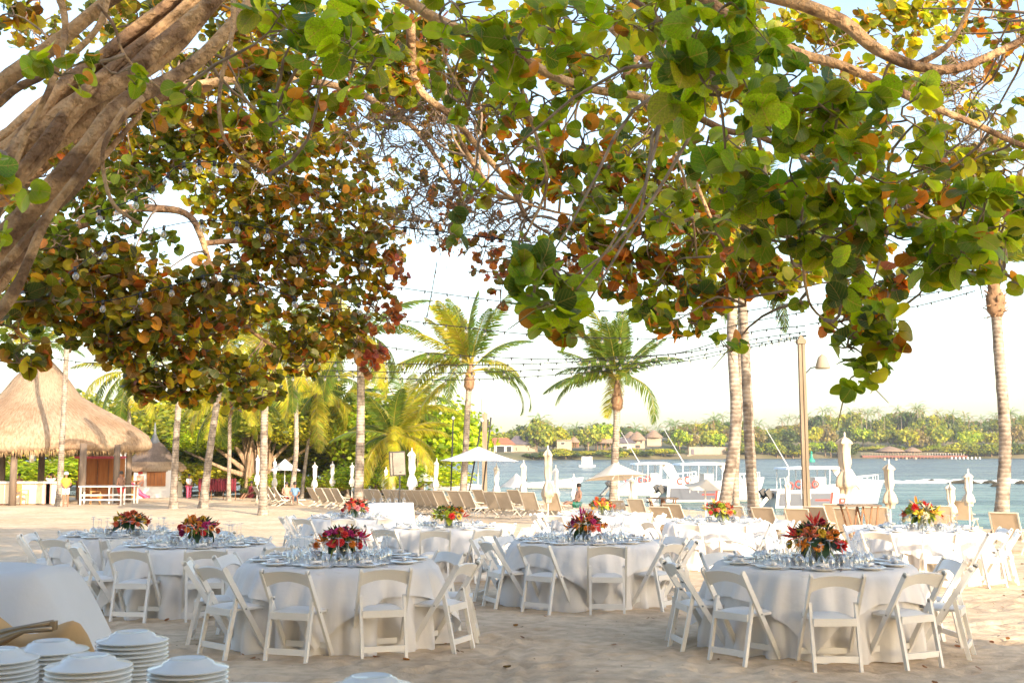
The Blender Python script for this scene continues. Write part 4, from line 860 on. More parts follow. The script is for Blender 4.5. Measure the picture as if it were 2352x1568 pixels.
def lab(desc, u):
    z = zone(u); k = (desc, z); CNT[k] = CNT.get(k, 0) + 1
    n = CNT[k]; return '%s%s on the far bank, %s' % ((ORD[n - 1] + ' ') if n > 1 else '', desc, z)
DES = {'F1': 'mid green tree', 'F2': 'yellow-green sunlit tree', 'F3': 'dark green dense tree', 'F4': 'dry brownish tree', 'F5': 'bright lime tree'}
def mt(u, d):                                 # height that brings a tree at this bearing up to the skyline
    b_ = bank(u, d); return CAMZ + (HZ - top_v(u)) * b_.y / F - b_.z
for i in range(66):                           # back row, filling up to the skyline
    u = 985 + i * 23 + U(-8, 8)
    h = mt(u, 95) * U(.90, 1.06); b_ = bank(u, U(80, 110)); key = random.choice(['F1', 'F3', 'F1', 'F2', 'F3', 'F4'])
    btree(lab('tall ' + DES[key], u), b_, h, U(13, 18), key, group='trees of the far wood', tr=i % 2, clear=.1)
for i in range(64):                           # palms standing out of the wood
    u = 1000 + i * 22 + U(-9, 9)
    if 1130 < u < 1200 or 1360 < u < 1440: continue
    h = mt(u, 70) * U(.80, .98); b_ = bank(u, U(60, 100)); v = random.choice((0, 1, 0, 1, 2))
    fpalm(lab(('pale ochre' if v == 2 else 'green') + ' coconut palm', u), b_, h, U(3.6, 4.8), v, 'coconut palms of the far wood')
for u, v in ((2103, 925), (1240, 952), (1640, 950), (1678, 968), (1012, 985), (2318, 940), (1990, 938), (1455, 985), (1550, 965)):
    b_ = bank(u, 60); h = CAMZ + (HZ - v) * b_.y / F - b_.z
    fpalm(lab('palm standing highest', u), b_, h - 2.5, 5.2, 0, 'coconut palms of the far wood')
for i in range(52):                           # middle row
    u = 1000 + i * 29 + U(-9, 9)
    if 1110 < u < 1235 or 1375 < u < 1530: continue
    h = mt(u, 45) * U(.6, .85); b_ = bank(u, U(30, 52)); key = random.choice(['F1', 'F2', 'F5', 'F3', 'F1', 'F4'])
    btree(lab(DES[key], u), b_, h, U(10, 15), key, group='trees of the far wood', tr=i % 2, clear=.08)
for i in range(76):                           # low bushes at the water
    u = 1225 + i * 15 + U(-8, 8)
    if 1560 < u < 1680: continue
    b_ = bank(u, U(0, 5)); key = random.choice(['F1', 'F5', 'F2', 'F3']); h = U(4.5, 9) if u > 1690 else U(2.2, 4)
    if 1950 < u < 2170: h = U(2, 4); b_ = bank(u, U(18, 24))
    btree(lab('low ' + DES[key].replace('tree', 'bush'), u), b_, h, U(8, 13), key, group='bushes along the far bank', clear=.0, name='bush', cat='bush')
for u, h, k in ((1270, 15, 'F2'), (1232, 15.5, 'F1'), (1300, 10, 'F2'), (1385, 10, 'F2'), (1395, 15, 'F5'), (1350, 13, 'F1'), (1560, 12, 'F5'), (1590, 9, 'F4'), (1045, 9, 'F3'), (1072, 8, 'F1'), (1650, 10, 'F5'), (2110, 12, 'F4'), (2085, 15, 'F2'), (2140, 16, 'F1')):
    btree(lab('large ' + DES[k], u), bank(u, 24), h, h * .95, k, group='trees of the far wood', clear=.05)
# houses
M_thf = pm('far_thatch', (.26, .18, .13), (.17, .115, .08), .6, .95, .5, 3, (1, 1, 4))  # own thatch colour of the far huts
M_wallf = pm('far_wall', (.36, .33, .28), (.30, .27, .23), .2, .85); M_wallc = pm('cream_wall', (.36, .30, .22), (.30, .25, .18), .2, .85); M_wallw = pm('white_wall', (.75, .74, .71), (.68, .66, .62), .3, .8)
M_rooft = pm('orange_roof_tiles', (.34, .12, .06), (.25, .09, .05), 1.5, .8, .5, 6, (1, 1, 1)); M_roofd = pm('dark_roof', (.12, .10, .12), (.08, .07, .08), 1.5, .8)
M_win = pm('dark_window', (.03, .035, .04), (.02, .02, .025), 1, .1)
M_wood = pm('brown_wood', (.26, .12, .05), (.16, .07, .03), 3, .6, .2, 30, (1, 1, 6)); M_stone = pm('sea_wall_stone', (.38, .30, .22), (.26, .2, .15), .5, .9, .6, 2)
def hip(mb, w, d, h, z, ridge=.45):
    r_ = w * ridge / 2; v = [(-w / 2, -d / 2, z), (w / 2, -d / 2, z), (w / 2, d / 2, z), (-w / 2, d / 2, z), (-r_, 0, z + h), (r_, 0, z + h)]
    mb.add(v, [(0, 1, 5, 4), (1, 2, 5), (2, 3, 4, 5), (3, 0, 4), (0, 3, 2, 1)])
def winp(root, x, y, z, w, h, frame=M_wallw):
    f = MB().box((x, y, z), (w, .12, h)).build('window', frame, root)
    MB().box((x, y - .07, z), (w * .86, .04, h * .84)).build('pane', M_win, f)
def house(label, u, d, v0, w, dep, hw, hr, wall, roofm, wins, ridge=.45, cat='house', off=(0, 0)):
    b_ = bank(u, d); zb = CAMZ - (v0 - HZ) * b_.y / F; b_.z = zb
    r = thing('house', label, cat, b_, 0)
    MB().box((0, 0, hw / 2 - 1.5), (w, dep, hw + 3)).build('wall', wall, r)
    mb = MB(); hip(mb, w * 1.12, dep * 1.14, hr, hw, ridge); mb.build('roof', roofm, r)
    for x, z, ww, hh in wins: winp(r, x, -dep / 2 - .05, z, ww, hh)
    return r
S_ = 460 / F                                   # metres per photo pixel at 460 m
h1 = house('low house with an orange tiled roof and dark glazed doors across the water', 1150, 30, 1040, 11, 8, 3.4, 2.7, M_wallc, M_rooft, [(-3.2, 1.6, 1.6, 2.4), (0.0, 1.6, 3.6, 2.8), (3.4, 1.6, 2.2, 2.6)])
h2 = house('dark-roofed villa with plain pale walls right of the orange-roofed house', 1200, 33, 1042, 12, 9, 3.8, 3.6, M_wallc, M_roofd, [(-2.5, 2, .3, 2.0), (2.4, 2, .3, 2)])
h3 = house('grey-roofed white shed on the far bank behind the bright tree', 1012, 22, 1046, 12, 8, 3.6, 1.8, M_wallf, M_roofd, [(-3, 2, .8, 1.6), (-1, 2, .8, 1.6), (1, 2, .8, 1.6)])
h4 = house('small cream block house with a red-framed window left of the thatched huts', 1295, 18, 1040, 6, 6, 5.0, .4, M_wallc, M_wallc, [(-.6, 3.9, 1.7, 1.0)], .9)
def hut(label, u, d, vb, vt, w, posts=True, wall=None, h0=2.6, cat='hut', wins=()):
    b_ = bank(u, d); k = b_.y / F; b_.z = CAMZ - (vb - HZ) * k; top = (vb - vt) * k; W = w * k
    r = thing('thatched_hut', label, cat, b_)
    mb = MB(); prof_ = [(W * .52, h0 - .3), (W * .5, h0 + .1), (W * .36, h0 + (top - h0) * .38), (W * .2, h0 + (top - h0) * .72), (W * .05, top - .15), (.02, top)]
    mb.lathe(prof_, 20); mb.build('thatched_roof', M_thf, r, True)
    if wall: MB().box((0, 0, h0 / 2), (W * .78, W * .6, h0)).build('wall', wall, r)
    for x, z, ww, hh in wins: winp(r, x, -W * .3 - .08, z, ww, hh, M_wood)
    if posts:
        for i in range(7):
            a = math.pi * (i + .5) / 7 + math.pi; MB().bar((math.cos(a) * W * .4, math.sin(a) * W * .4, -1), (math.cos(a) * W * .4, math.sin(a) * W * .4, h0 + .2), .3, .3).build('post', M_wood, r)
    return r
hut('large conical thatched hut on posts left of the centre palm', 1389, 24, 1030, 994, 58)
hut('small thatched hut beside the cream block house', 1318, 20, 1022, 1002, 26, True, None, 1.4)
hut('two-storey cream house under a thatched cone roof right of the centre palm', 1462, 30, 1030, 990, 42, False, M_wallc, 4.0, 'house', ((-1.6, 3.0, 2.6, 1.1), (1.6, 3.0, .8, 1.2), (0, .9, 2.2, 1.3)))
hut('thatched cone roof just behind the two-storey house, left', 1447, 44, 1026, 990, 36, False, M_wallc, 4.2)
hut('thatched cone roof standing right of the two-storey house', 1500, 34, 1024, 987, 42, False, M_wallc, 4.0)
house('grey-roofed annex at the left foot of the two-storey thatched house', 1432, 24, 1036, 9, 7, 3.4, 2.2, M_wallf, M_roofd, [(0, 1.6, 2.4, 1.6)])
hut('left low thatched shelter on the red dock across the water', 2040, 14, 1044, 1024, 66, True, None, 1.8)
hut('right low thatched shelter on the red dock across the water', 2092, 14, 1044, 1026, 40, True, None, 1.8)
hut('tiny thatched shade roof at the shore below the large hut', 1408, 8, 1052, 1042, 14, True, None, .9)
# arched sea wall
u0, u1 = 1575, 1680; a_, b_ = bank(u0, 6), bank(u1, 6); w_ = thing('sea_wall', 'long stone sea wall with arched recesses on the far bank', 'wall', (a_.x, a_.y, WZ))
L_ = (b_ - a_).length; w_.rotation_euler = (0, 0, math.atan2(b_.y - a_.y, b_.x - a_.x))
MB().box((L_ / 2, 0, .6), (L_, 1.2, 2.2)).build('footing', M_stone, w_); MB().box((L_ / 2 + 3, 2.2, 3.0), (L_, .6, 4.2)).build('wall', M_stone, w_)
for i in range(7):
    x = 5 + i * L_ / 7.4; mb = MB(); mb.prism([(x - .95, 1.9), (x + .95, 1.9)] + [(x + .95 * math.cos(t), 3.6 + .8 * math.sin(t)) for t in [k * math.pi / 6 for k in range(7)]], 1.86, 1.9); mb.build('arch_recess_shade', M_roofd if i < 1 else pm('shaded_recess%d' % i, (.30, .24, .2)), w_)  # flat plates on the wall; shade of the recesses put into their colour
# red dock with white mooring posts
a_, b_ = bank(1975, -2), bank(2215, -2); dk = thing('dock', 'long red wooden dock along the far bank at the right', 'dock', (a_.x, a_.y, WZ)); dk.rotation_euler = (0, 0, math.atan2(b_.y - a_.y, b_.x - a_.x)); L_ = (b_ - a_).length
M_red = pm('faded_red_wood', (.20, .075, .06), (.14, .055, .045), .8, .8)
MB().box((L_ / 2, 0, .9), (L_, 3, .9)).build('deck', M_red, dk)
for i in range(30): MB().bar((L_ * (i + .5) / 30, -1.6, -.6), (L_ * (i + .5) / 30, -1.6, .8), .35, .35).build('pile', M_wood, dk)
for i in range(40): MB().bar((L_ * (i + .5) / 40, 1.2, 1.3), (L_ * (i + .5) / 40, 1.2, 2.4), .12, .12).build('railing_post', M_wallw if i > 24 else M_stone, dk)
MB().box((L_ / 2, 1.2, 2.4), (L_, .1, .1)).build('rail', M_stone, dk)
for i in range(8):
    p = onwater(2186 + i * 9.2, 1053.2); mb = MB(); mb.lathe([(0, -.3), (.45, 0), (.35, .6), (0, .9)], 8); tag(mb.build('mooring_buoy', M_wallw, loc=p), 'white mooring buoy in the row in front of the red dock, %s from the left' % ORD[i], 'buoy', 'white buoys along the dock')
for k, (u, v) in enumerate(((2032, 1056), (2058, 1056), (2082, 1054), (2103, 1054))):
    p = onwater(u, v); mb = MB(); mb.lathe([(0, -.3), (.55, 0), (.5, .6), (0, 1)], 8); tag(mb.build('mooring_buoy', M_wallc, loc=p), 'cream mooring buoy floating off the thatched shelters, %s from the left' % ORD[k], 'buoy', 'cream buoys off the shelters')
p = onwater(1864, 1060); M_gr = pm('green_buoy_paint', (.03, .35, .22)); r = thing('channel_buoy', 'green channel buoy on the water left of the wooden light post', 'buoy', p)
MB().lathe([(0, -.5), (1.1, -.2), (1.1, .5), (.55, 1.2), (0, 1.3)], 12).build('float', M_gr, r, True); MB().lathe([(.5, 1.2), (.28, 2.6), (.0, 2.7)], 8).build('tower', M_gr, r); MB().lathe([(0, 2.7), (.4, 2.8), (0, 3.6)], 8).build('topmark', M_gr, r)
p = onwater(1348, 1071); r = thing('raft', 'white square float riding on the water left of the centre palm', 'raft', p); MB().box((0, 0, .15), (3.6, 3, .5)).build('deck', M_wallw, r); MB().box((0, 0, 1.3), (2.3, 1.6, 1.9)).build('cabin', M_wallw, r)

# ------------------------------------------------------------------ MID GROUND WOOD at the left end of the beach
random.seed(41)
MID = [
    ('bright yellow-green round tree at the end of the beach, right of the wood', 965, 92, 870, 13, 'F5'), ('low lime bush under the bright round tree', 955, 84, 1050, 9, 'F5'), ('lime shrub right of the stout grey trunk', 862, 78, 1045, 6.5, 'F5'), ('yellow-green tree behind the yellow palms', 880, 104, 905, 13, 'F2'),
    ('sunlit tree behind the white parasol', 745, 108, 985, 14, 'F2'), ('tall dark green tree at the left edge above the pavilion', 10, 110, 860, 22, 'F3'), ('yellow-green tree behind the pavilion roof at the far left', -20, 104, 900, 14, 'F2'), ('brownish domed tree right of the pavilion peak', 190, 118, 885, 12, 'F2'),
    ('sunlit mango-like tree behind the pavilion eave', 250, 108, 900, 15, 'F1'), ('yellow-green tree behind the kiosk', 340, 104, 925, 15, 'F2'), ('green tree between kiosk and leaning palm', 430, 102, 915, 15, 'F1'), ('olive tree left of the banyan', 500, 100, 920, 14, 'F1'),
    ('wide green tree right of the banyan', 650, 104, 870, 17, 'F1'), ('dark green tree rising behind the whitish trunks', 640, 112, 850, 14, 'F3'), ('yellow-green tree filling the wood right of the thick trunk', 700, 106, 930, 15, 'F2'), ('dense green crown over the banyan roots', 565, 98, 940, 17, 'F1'),
    ('lime hedge tree seen under the pavilion roof, left', 60, 96, 1040, 12, 'F5'), ('lime hedge tree seen under the pavilion roof, middle', 150, 98, 1040, 12, 'F5'), ('lime hedge tree seen under the pavilion roof, right', 225, 100, 1035, 11, 'F5'), ('sunlit bush right of the kiosk', 405, 92, 1040, 9, 'F2'),
    ('green bush behind the rack of red garlands', 500, 96, 1035, 10, 'F1'), ('ochre tree seen through the V of palms', 800, 116, 985, 14, 'F2'), ('dusty tree left of the V of palms', 712, 112, 1000, 10, 'F2'), ('green tree at the far end of the beach behind the trunks', 840, 116, 960, 12, 'F1'),
    ('tall yellow-green tree left of the banyan crown', 470, 106, 885, 15, 'F2'), ('broad sunlit tree above the kiosk roof', 385, 112, 890, 15, 'F1'), ('sunlit tree filling the gap left of the stout grey trunk', 785, 110, 890, 15, 'F2'), ('bright tree between stout grey trunk and bushy palm', 870, 100, 960, 11, 'F5'),
    ('low sunlit bush by the white parasol', 640, 90, 1075, 6, 'F5'), ('low yellow bush between the parasol and the V of palms', 712, 92, 1085, 7, 'F2'), ('small bush at the foot of the banyan', 590, 88, 1112, 2.5, 'F3')]
for lb, u, Y_, v, w, key in MID:
    b_ = base(u, Y_); h = CAMZ + (HZ - v) * Y_ / F - b_.z
    btree(lb, b_, h, w, key, far=False, group='trees of the wood behind the beach', tr=random.randrange(2), clear=.12)
# banyan with hanging root curtain
b_ = base(585, 90); r = thing('banyan_tree', 'banyan tree with a thick curtain of pale aerial roots behind the beach', 'tree', b_)
M_root = pm('aerial_roots', (.46, .33, .21), (.20, .13, .08), 2, .9, .5, 8, (3, 3, .5))
for k in range(26):
    a = U(0, 6.28); q = U(.1, 1.3); x0 = math.cos(a) * q * 1.3; y0 = math.sin(a) * q * .8; mb = MB()
    mb.tube([(x0 * 1.35, y0 * 1.2, -.2), (x0 * 1.05, y0, .9), (x0 * .95, y0, 1.8), (x0 * .95 + U(-.2, .2), y0, 3.1), (x0 * 1.1 + U(-.5, .5), y0, 4.6)], [U(.10, .17), U(.09, .13), U(.08, .12), .09, .05], 6, wob=.15); mb.build('aerial_root', M_root, r, True)
for x1, z1 in ((-4.2, 4.6), (-3.2, 6), (3.5, 5), (4.5, 4), (-1, 6.5), (1.5, 6.3), (-5.2, 3.4)):
    MB().tube([(0, 0, 1.4), (x1 * .45, 0, z1 * .62), (x1, 0, z1)], [.26, .15, .07], 7, wob=.1).build('branch', M_root, r, True)
place(CN_['F1'][0], 'crown', r, (0, -.2, 5.6), (0, 0, 0), (7.2, 5.0, 3.4)); place(CN_['F5'][0], 'crown', r, (-3.4, -1.0, 4.2), (0, 0, 1), (3.4, 2.6, 1.9)); place(CN_['F2'][1], 'crown', r, (3.4, -.8, 4.6), (0, 0, 2), (3.0, 2.6, 2.0))
# ------------------------------------------------------------------ PAVILION, KIOSK and what stands in them
random.seed(51)
M_thatch = None
def thatchmat():
    m, nt, b = nm('thatch'); N = nt.nodes; L = nt.links; b.inputs['Roughness'].default_value = .95; b.inputs['Specular IOR Level'].default_value = .1
    tc = N.new('ShaderNodeTexCoord'); sx = N.new('ShaderNodeSeparateXYZ'); L.new(tc.outputs['Object'], sx.inputs[0])
    at = N.new('ShaderNodeMath'); at.operation = 'ARCTAN2'; L.new(sx.outputs[1], at.inputs[0]); L.new(sx.outputs[0], at.inputs[1])
    cb = N.new('ShaderNodeCombineXYZ'); ml = N.new('ShaderNodeMath'); ml.operation = 'MULTIPLY'; ml.inputs[1].default_value = 30; L.new(at.outputs[0], ml.inputs[0]); L.new(ml.outputs[0], cb.inputs[0])
    m2 = N.new('ShaderNodeMath'); m2.operation = 'MULTIPLY'; m2.inputs[1].default_value = 2.2; L.new(sx.outputs[2], m2.inputs[0]); L.new(m2.outputs[0], cb.inputs[2])
    nz = N.new('ShaderNodeTexNoise'); nz.inputs['Scale'].default_value = 1.6; nz.inputs['Detail'].default_value = 8; nz.inputs['Roughness'].default_value = .7; L.new(cb.outputs[0], nz.inputs['Vector'])
    cr = N.new('ShaderNodeValToRGB'); cr.color_ramp.elements[0].position = .34; cr.color_ramp.elements[0].color = (.22, .15, .09, 1); cr.color_ramp.elements[1].position = .6; cr.color_ramp.elements[1].color = (.40, .32, .235, 1)
    L.new(nz.outputs['Fac'], cr.inputs[0]); n2 = N.new('ShaderNodeTexNoise'); n2.inputs['Scale'].default_value = .5; n2.inputs['Detail'].default_value = 4; L.new(tc.outputs['Object'], n2.inputs['Vector'])
    c2 = N.new('ShaderNodeValToRGB'); c2.color_ramp.elements[0].position = .35; c2.color_ramp.elements[0].color = (.82, .72, .66, 1); c2.color_ramp.elements[1].position = .6; c2.color_ramp.elements[1].color = (1, 1, 1, 1); L.new(n2.outputs['Fac'], c2.inputs[0])
    mx = N.new('ShaderNodeMixRGB'); mx.blend_type = 'MULTIPLY'; mx.inputs[0].default_value = 1; L.new(cr.outputs[0], mx.inputs[1]); L.new(c2.outputs[0], mx.inputs[2]); L.new(mx.outputs[0], b.inputs['Base Color'])
    bp = N.new('ShaderNodeBump'); bp.inputs['Strength'].default_value = .9; bp.inputs['Distance'].default_value = .08; L.new(nz.outputs['Fac'], bp.inputs['Height']); L.new(bp.outputs[0], b.inputs['Normal'])
    return m
M_thatch = thatchmat(); M_thdark = pm('weathered_thatch', (.17, .13, .11), (.09, .07, .06), 3, .95, .8, 12, (4, 4, 1)); M_straw = pm('straw', (.42, .30, .16), (.24, .15, .07), 3, .95)
M_post = pm('grey_log', (.20, .15, .11), (.11, .08, .06), 2, .9, .5, 12, (4, 4, .6)); M_orange = pm('orange_shutter', (.44, .18, .05), (.32, .11, .03), 2, .7, .2, 8, (4, 4, .5))
M_pink = pm('pink_plastic', (.75, .10, .22), (.65, .08, .18), 2, .35); M_yel = pm('yellow_plastic', (.75, .48, .04), (.7, .42, .03), 2, .4)
def straw_fringe(mb, prof_r, z, n, L_, drop=.28):
    for i in range(n):
        a = U(0, 6.283); r_ = prof_r * U(.93, 1.0); q = Vector((math.cos(a), math.sin(a), 0)); t = Vector((-q.y, q.x, 0)) * .03
        p = q * r_ + Vector((0, 0, z + U(-.05, .15))); e = p + q * U(-.02, .12) + Vector((0, 0, -L_ * U(.4, 1.2))); mb.add([p - t, p + t, e], [(0, 1, 2)])
Yp = 74.0; cx = P(91, 1000, Yp).x; gp = gz(cx, Yp); k_ = Yp / F
pav = thing('thatched_pavilion', 'large round beach bar pavilion with a tall sunlit thatched cone roof at the left', 'pavilion', (cx, Yp, gp))
prof_ = [(r_ * k_, CAMZ + (HZ - v) * k_ - gp) for r_, v in ((228, 1036), (238, 1036), (248, 1028), (247, 1019), (240, 1003), (215, 983), (175, 959), (126, 933), (87, 910), (58, 869), (36, 845), (17, 825), (2, 805))]
mb = MB(); n_ = 96; vs_ = []; fs_ = []
for i, (r_, z) in enumerate(prof_):
    for k in range(n_):
        a = 2 * math.pi * k / n_; q = r_ * (1 + .016 * math.sin(7 * a + 1) + .010 * math.sin(23 * a)) + (.0 if i < 2 else U(-.05, .05)); vs_.append((q * math.cos(a), q * math.sin(a) * .92, z + .07 * math.sin(5 * a) * (i < 5)))
for i in range(len(prof_) - 1):
    for k in range(n_): k2 = (k + 1) % n_; fs_.append((i * n_ + k, i * n_ + k2, (i + 1) * n_ + k2, (i + 1) * n_ + k))
mb.add(vs_, fs_); mb.build('thatched_roof', M_thatch, pav, True)
mb = MB(); straw_fringe(mb, prof_[1][0] * 1.015, prof_[1][1] + .1, 2600, .42); o = mb.build('straw_fringe', M_straw, pav); o.scale = (1, .92, 1); o['kind'] = 'stuff'
MB().lathe([(.25, prof_[-1][1] - .4), (.12, prof_[-1][1] + .1), (.0, prof_[-1][1] + .35)], 8).build('finial', M_straw, pav)
for u, Yq, rr in ((28, 69, .26), (187, 68.5, .27), (92, 76, .27), (265, 71, .25), (293, 73, .25), (2, 73, .24), (-60, 69, .25), (-120, 74, .25)):
    b_ = base(u, Yq); MB().tube([b_ - Vector((cx, Yp, gp)) + Vector((0, 0, -.1)), b_ - Vector((cx, Yp, gp)) + Vector((.02, 0, 3.4))], [rr * .8, rr * .7], 12, wob=.05).build('post', M_post, pav, True)
# bar counter
M_ctr = pm('painted_counter', (.78, .70, .55), (.70, .58, .42), .8, .8); M_pinkw = pm('pink_pier', (.60, .30, .24), (.5, .25, .2), 1, .8)
b0 = base(-30, 70.5); b1 = base(150, 70.5); ct = thing('bar_counter', 'long cream bar counter with reddish piers under the pavilion', 'counter', (b0.x, b0.y, gz(b0.x, 70.5)))
L_ = b1.x - b0.x; MB().box((L_ / 2, 0, .58), (L_, .7, 1.16)).build('counter_front', M_ctr, ct); MB().box((L_ / 2, -.05, 1.22), (L_ + .2, .95, .1)).build('counter_top', M_wallw, ct)
for x in (L_ - 3.55, L_ - 3.55 + 2.72, L_ - .9): MB().box((x, -.38, .57), (.30, .08, 1.12)).build('pier', M_pinkw, ct)
def wchair(label, b_, rz, m, s=1.0):
    r = thing('chair', label, 'chair', b_, rz, None, s)
    MB().box((0, 0, .45), (.5, .5, .04)).build('seat', m, r); MB().box((0, .24, .78), (.5, .03, .4)).build('backrest', m, r)
    for sx in (-1, 1):
        for sy in (-1, 1): MB().bar((sx * .23, sy * .22, 0), (sx * .23, sy * .22, .68 if sy < 0 else .95), .045, .045).build('leg', m, r)
        MB().box((sx * .24, 0, .67), (.05, .5, .03)).build('armrest', m, r)
    return r
M_teak = pm('orange_teak', (.55, .30, .11), (.42, .22, .08), 3, .6)
wchair('orange wooden armchair in front of the bar counter', base(48, 69.4), 1.2, M_teak, 1.15)
wchair('pale wooden armchair right of the man in yellow', base(218, 67.5), 2.0, M_teak, 1.1)
def picnic(label, b_, w=2.4):
    r = thing('bench_table', label, 'table', b_); MB().box((0, 0, 1.02), (w, .8, .06)).build('tabletop', M_white, r)
    for x in (-w / 2 + .1, w / 2 - .1):
        for y in (-.3, .3): MB().bar((x, y, 0), (x, y, 1.0), .07, .07).build('leg', M_white, r)
    for z in (.3, .55): MB().box((0, -.3, z), (w - .2, .04, .08)).build('rail', M_white, r)
picnic('white tall picnic table under the right edge of the pavilion', base(235, 67)); picnic('white railed table right of the picnic table', base(283, 69), 1.6)
# orange booth, surfboards
b_ = base(232, 79); r = thing('booth', 'orange wooden booth behind the pavilion posts', 'booth', b_); MB().box((0, 0, 1.35), (2.3, 2.2, 2.7)).build('wall', M_orange, r); MB().box((0, -.1, 2.78), (2.6, 2.6, .14)).build('roof', M_pink, r)
for k, x in enumerate((-.7, .1, .8)): MB().box((x, -1.13, 1.35), (.05, .05, 2.5)).build('batten', M_wood, r)
M_bd = [pm('board_white', (.72, .74, .74)), pm('board_blue', (.14, .36, .52)), pm('board_grey', (.42, .48, .52))]
for k, (u, c) in enumerate(((195, 1), (201, 0), (207, 1), (214, 2), (219, 0), (222, 0), (226, 1), (236, 0), (240, 1), (244, 2), (250, 0), (254, 0), (274, 0), (286, 2))):
    b_ = base(u, 82.5); mb = MB(); h = U(2.9, 3.3); mb.prism([(.26 * math.sin(math.pi * min(1, (t / 10) ** .75)) + .01, h * t / 10) for t in range(11)] + [(-.26 * math.sin(math.pi * min(1, (t / 10) ** .75)) - .01, h * t / 10) for t in range(10, -1, -1)], -.05, .05)
    tag(mb.build('surfboard', M_bd[c], loc=(b_.x, b_.y, b_.z + 1.25)), '%s surfboard standing in the row behind the orange booth, %s from the left' % (('white', 'blue', 'grey')[c], ORD[k]), 'surfboard', 'surfboards behind the booth')
b_ = base(244, 83); r = thing('board_rack', 'timber rack holding up the surfboards behind the booth', 'rack', b_); MB().box((0, 0, 1.2), (4.2, .9, .1)).build('shelf', M_wood, r)
for x in (-2, 0, 2): MB().bar((x, 0, 0), (x, 0, 1.2), .12, .12).build('leg', M_wood, r)
M_postw0 = pm('grey_roof_cap', (.16, .17, .19), (.10, .11, .12), 3, .7)
# kiosk
b_ = base(340, 88); kk = thing('kiosk', 'small white kiosk with orange shutters under a dark weathered thatched roof', 'kiosk', b_); k_ = 88 / F
def kx(u): return (u - 340) * k_
MB().box((kx(289), 0, 1.0), (kx(301) - kx(276), 2.6, 2.0)).build('wall', M_wallw, kk); MB().box((kx(363), 0, 1.0), (kx(407) - kx(319), 2.6, 2.0)).build('wall', M_wallw, kk)
MB().box((kx(310), .5, 1.0), (kx(319) - kx(301), 1.6, 2.0)).build('doorway', M_orange, kk); d_ = MB().box((kx(306.5), -.4, .85), (.3, .05, 1.6)).build('door', M_yel, kk)
MB().box((kx(370), -1.34, 1.38), (kx(391) - kx(349), .08, .98)).build('shutter', M_orange, kk); MB().box((kx(370), -1.36, 1.90), (kx(394) - kx(350), .14, .09)).build('lintel', M_wood, kk)
for x in (358, 366, 374, 382): MB().box((kx(x), -1.40, 1.38), (.03, .03, .92)).build('batten', M_wood, kk)
M_clay = pm('painted_terracotta', (.55, .22, .13), (.38, .30, .26), 6, .8, contrast=(.4, .55))
for x in (286, 334): MB().box((kx(x), -1.33, 1.25), (.5, .05, .75)).build('painted_panel', M_clay, kk); MB().box((kx(x), -1.33, 1.82), (.30, .05, .14)).build('red_trim', pm('red_trim%d' % x, (.6, .04, .04)), kk)
mb = MB(); prof_k = [(2.1, 2.1), (2.35, 2.1), (2.3, 2.3), (1.75, 2.7), (1.2, 3.3), (.6, 3.9), (.3, 4.1)]; mb.lathe(prof_k, 24); o = mb.build('thatched_roof', M_thdark, kk, True, loc=(kx(350), 0, 0)); o.scale = (.98, .66, 1)
mb = MB(); mb.lathe([(1.9, 1.88), (2.40, 1.92), (2.38, 2.2), (1.95, 2.6)], 24); o = mb.build('thatch_eave', M_thatch, kk, True, loc=(kx(350), 0, 0)); o.scale = (1.0, .68, 1)
MB().lathe([(.42, 3.9), (.30, 4.15), (.10, 4.6), (.04, 5.4)], 10).build('roof_cap', M_postw0, kk, True, loc=(kx(352), 0, 0))
# slide
b_ = base(308, 84); sl = thing('slide', 'pink toy slide with yellow frame beside the kiosk door', 'slide', b_)
MB().tube([(-.45, 0, 1.15), (0, 0, .85), (.45, 0, .35), (.85, 0, .1), (1.05, 0, .08)], .16, 8).build('chute', M_pink, sl, True); MB().box((-.4, .0, .55), (.5, .6, 1.1)).build('tower', M_yel, sl); MB().box((-.65, 0, .3), (.1, .7, 1.3)).build('ladder', M_pink, sl)
# rack of red garlands
b_ = base(499, 81); r = thing('garland_rack', 'rack hung with dark red garlands at the back of the beach', 'rack', b_); M_gar = pm('dark_red_garland', (.20, .015, .03), (.09, .01, .015), 9, .9, .8, 20)
MB().bar((-1.25, 0, 1.35), (1.25, 0, 1.35), .04, .04).build('rail', M_wood, r)
for x in (-1.2, -.4, .4, 1.2): MB().bar((x, 0, 0), (x, 0, 1.35), .05, .05).build('leg', M_wood, r)
for k in range(14): MB().tube([(-1.15 + k * .177, -.03, 1.42), (-1.15 + k * .177, -.06, 1.1), (-1.15 + k * .177, -.06, .72), (-1.13 + k * .177, -.04, .55)], [.07, .11, .12, .05], 7, wob=.35).build('garland', M_gar, r, True)
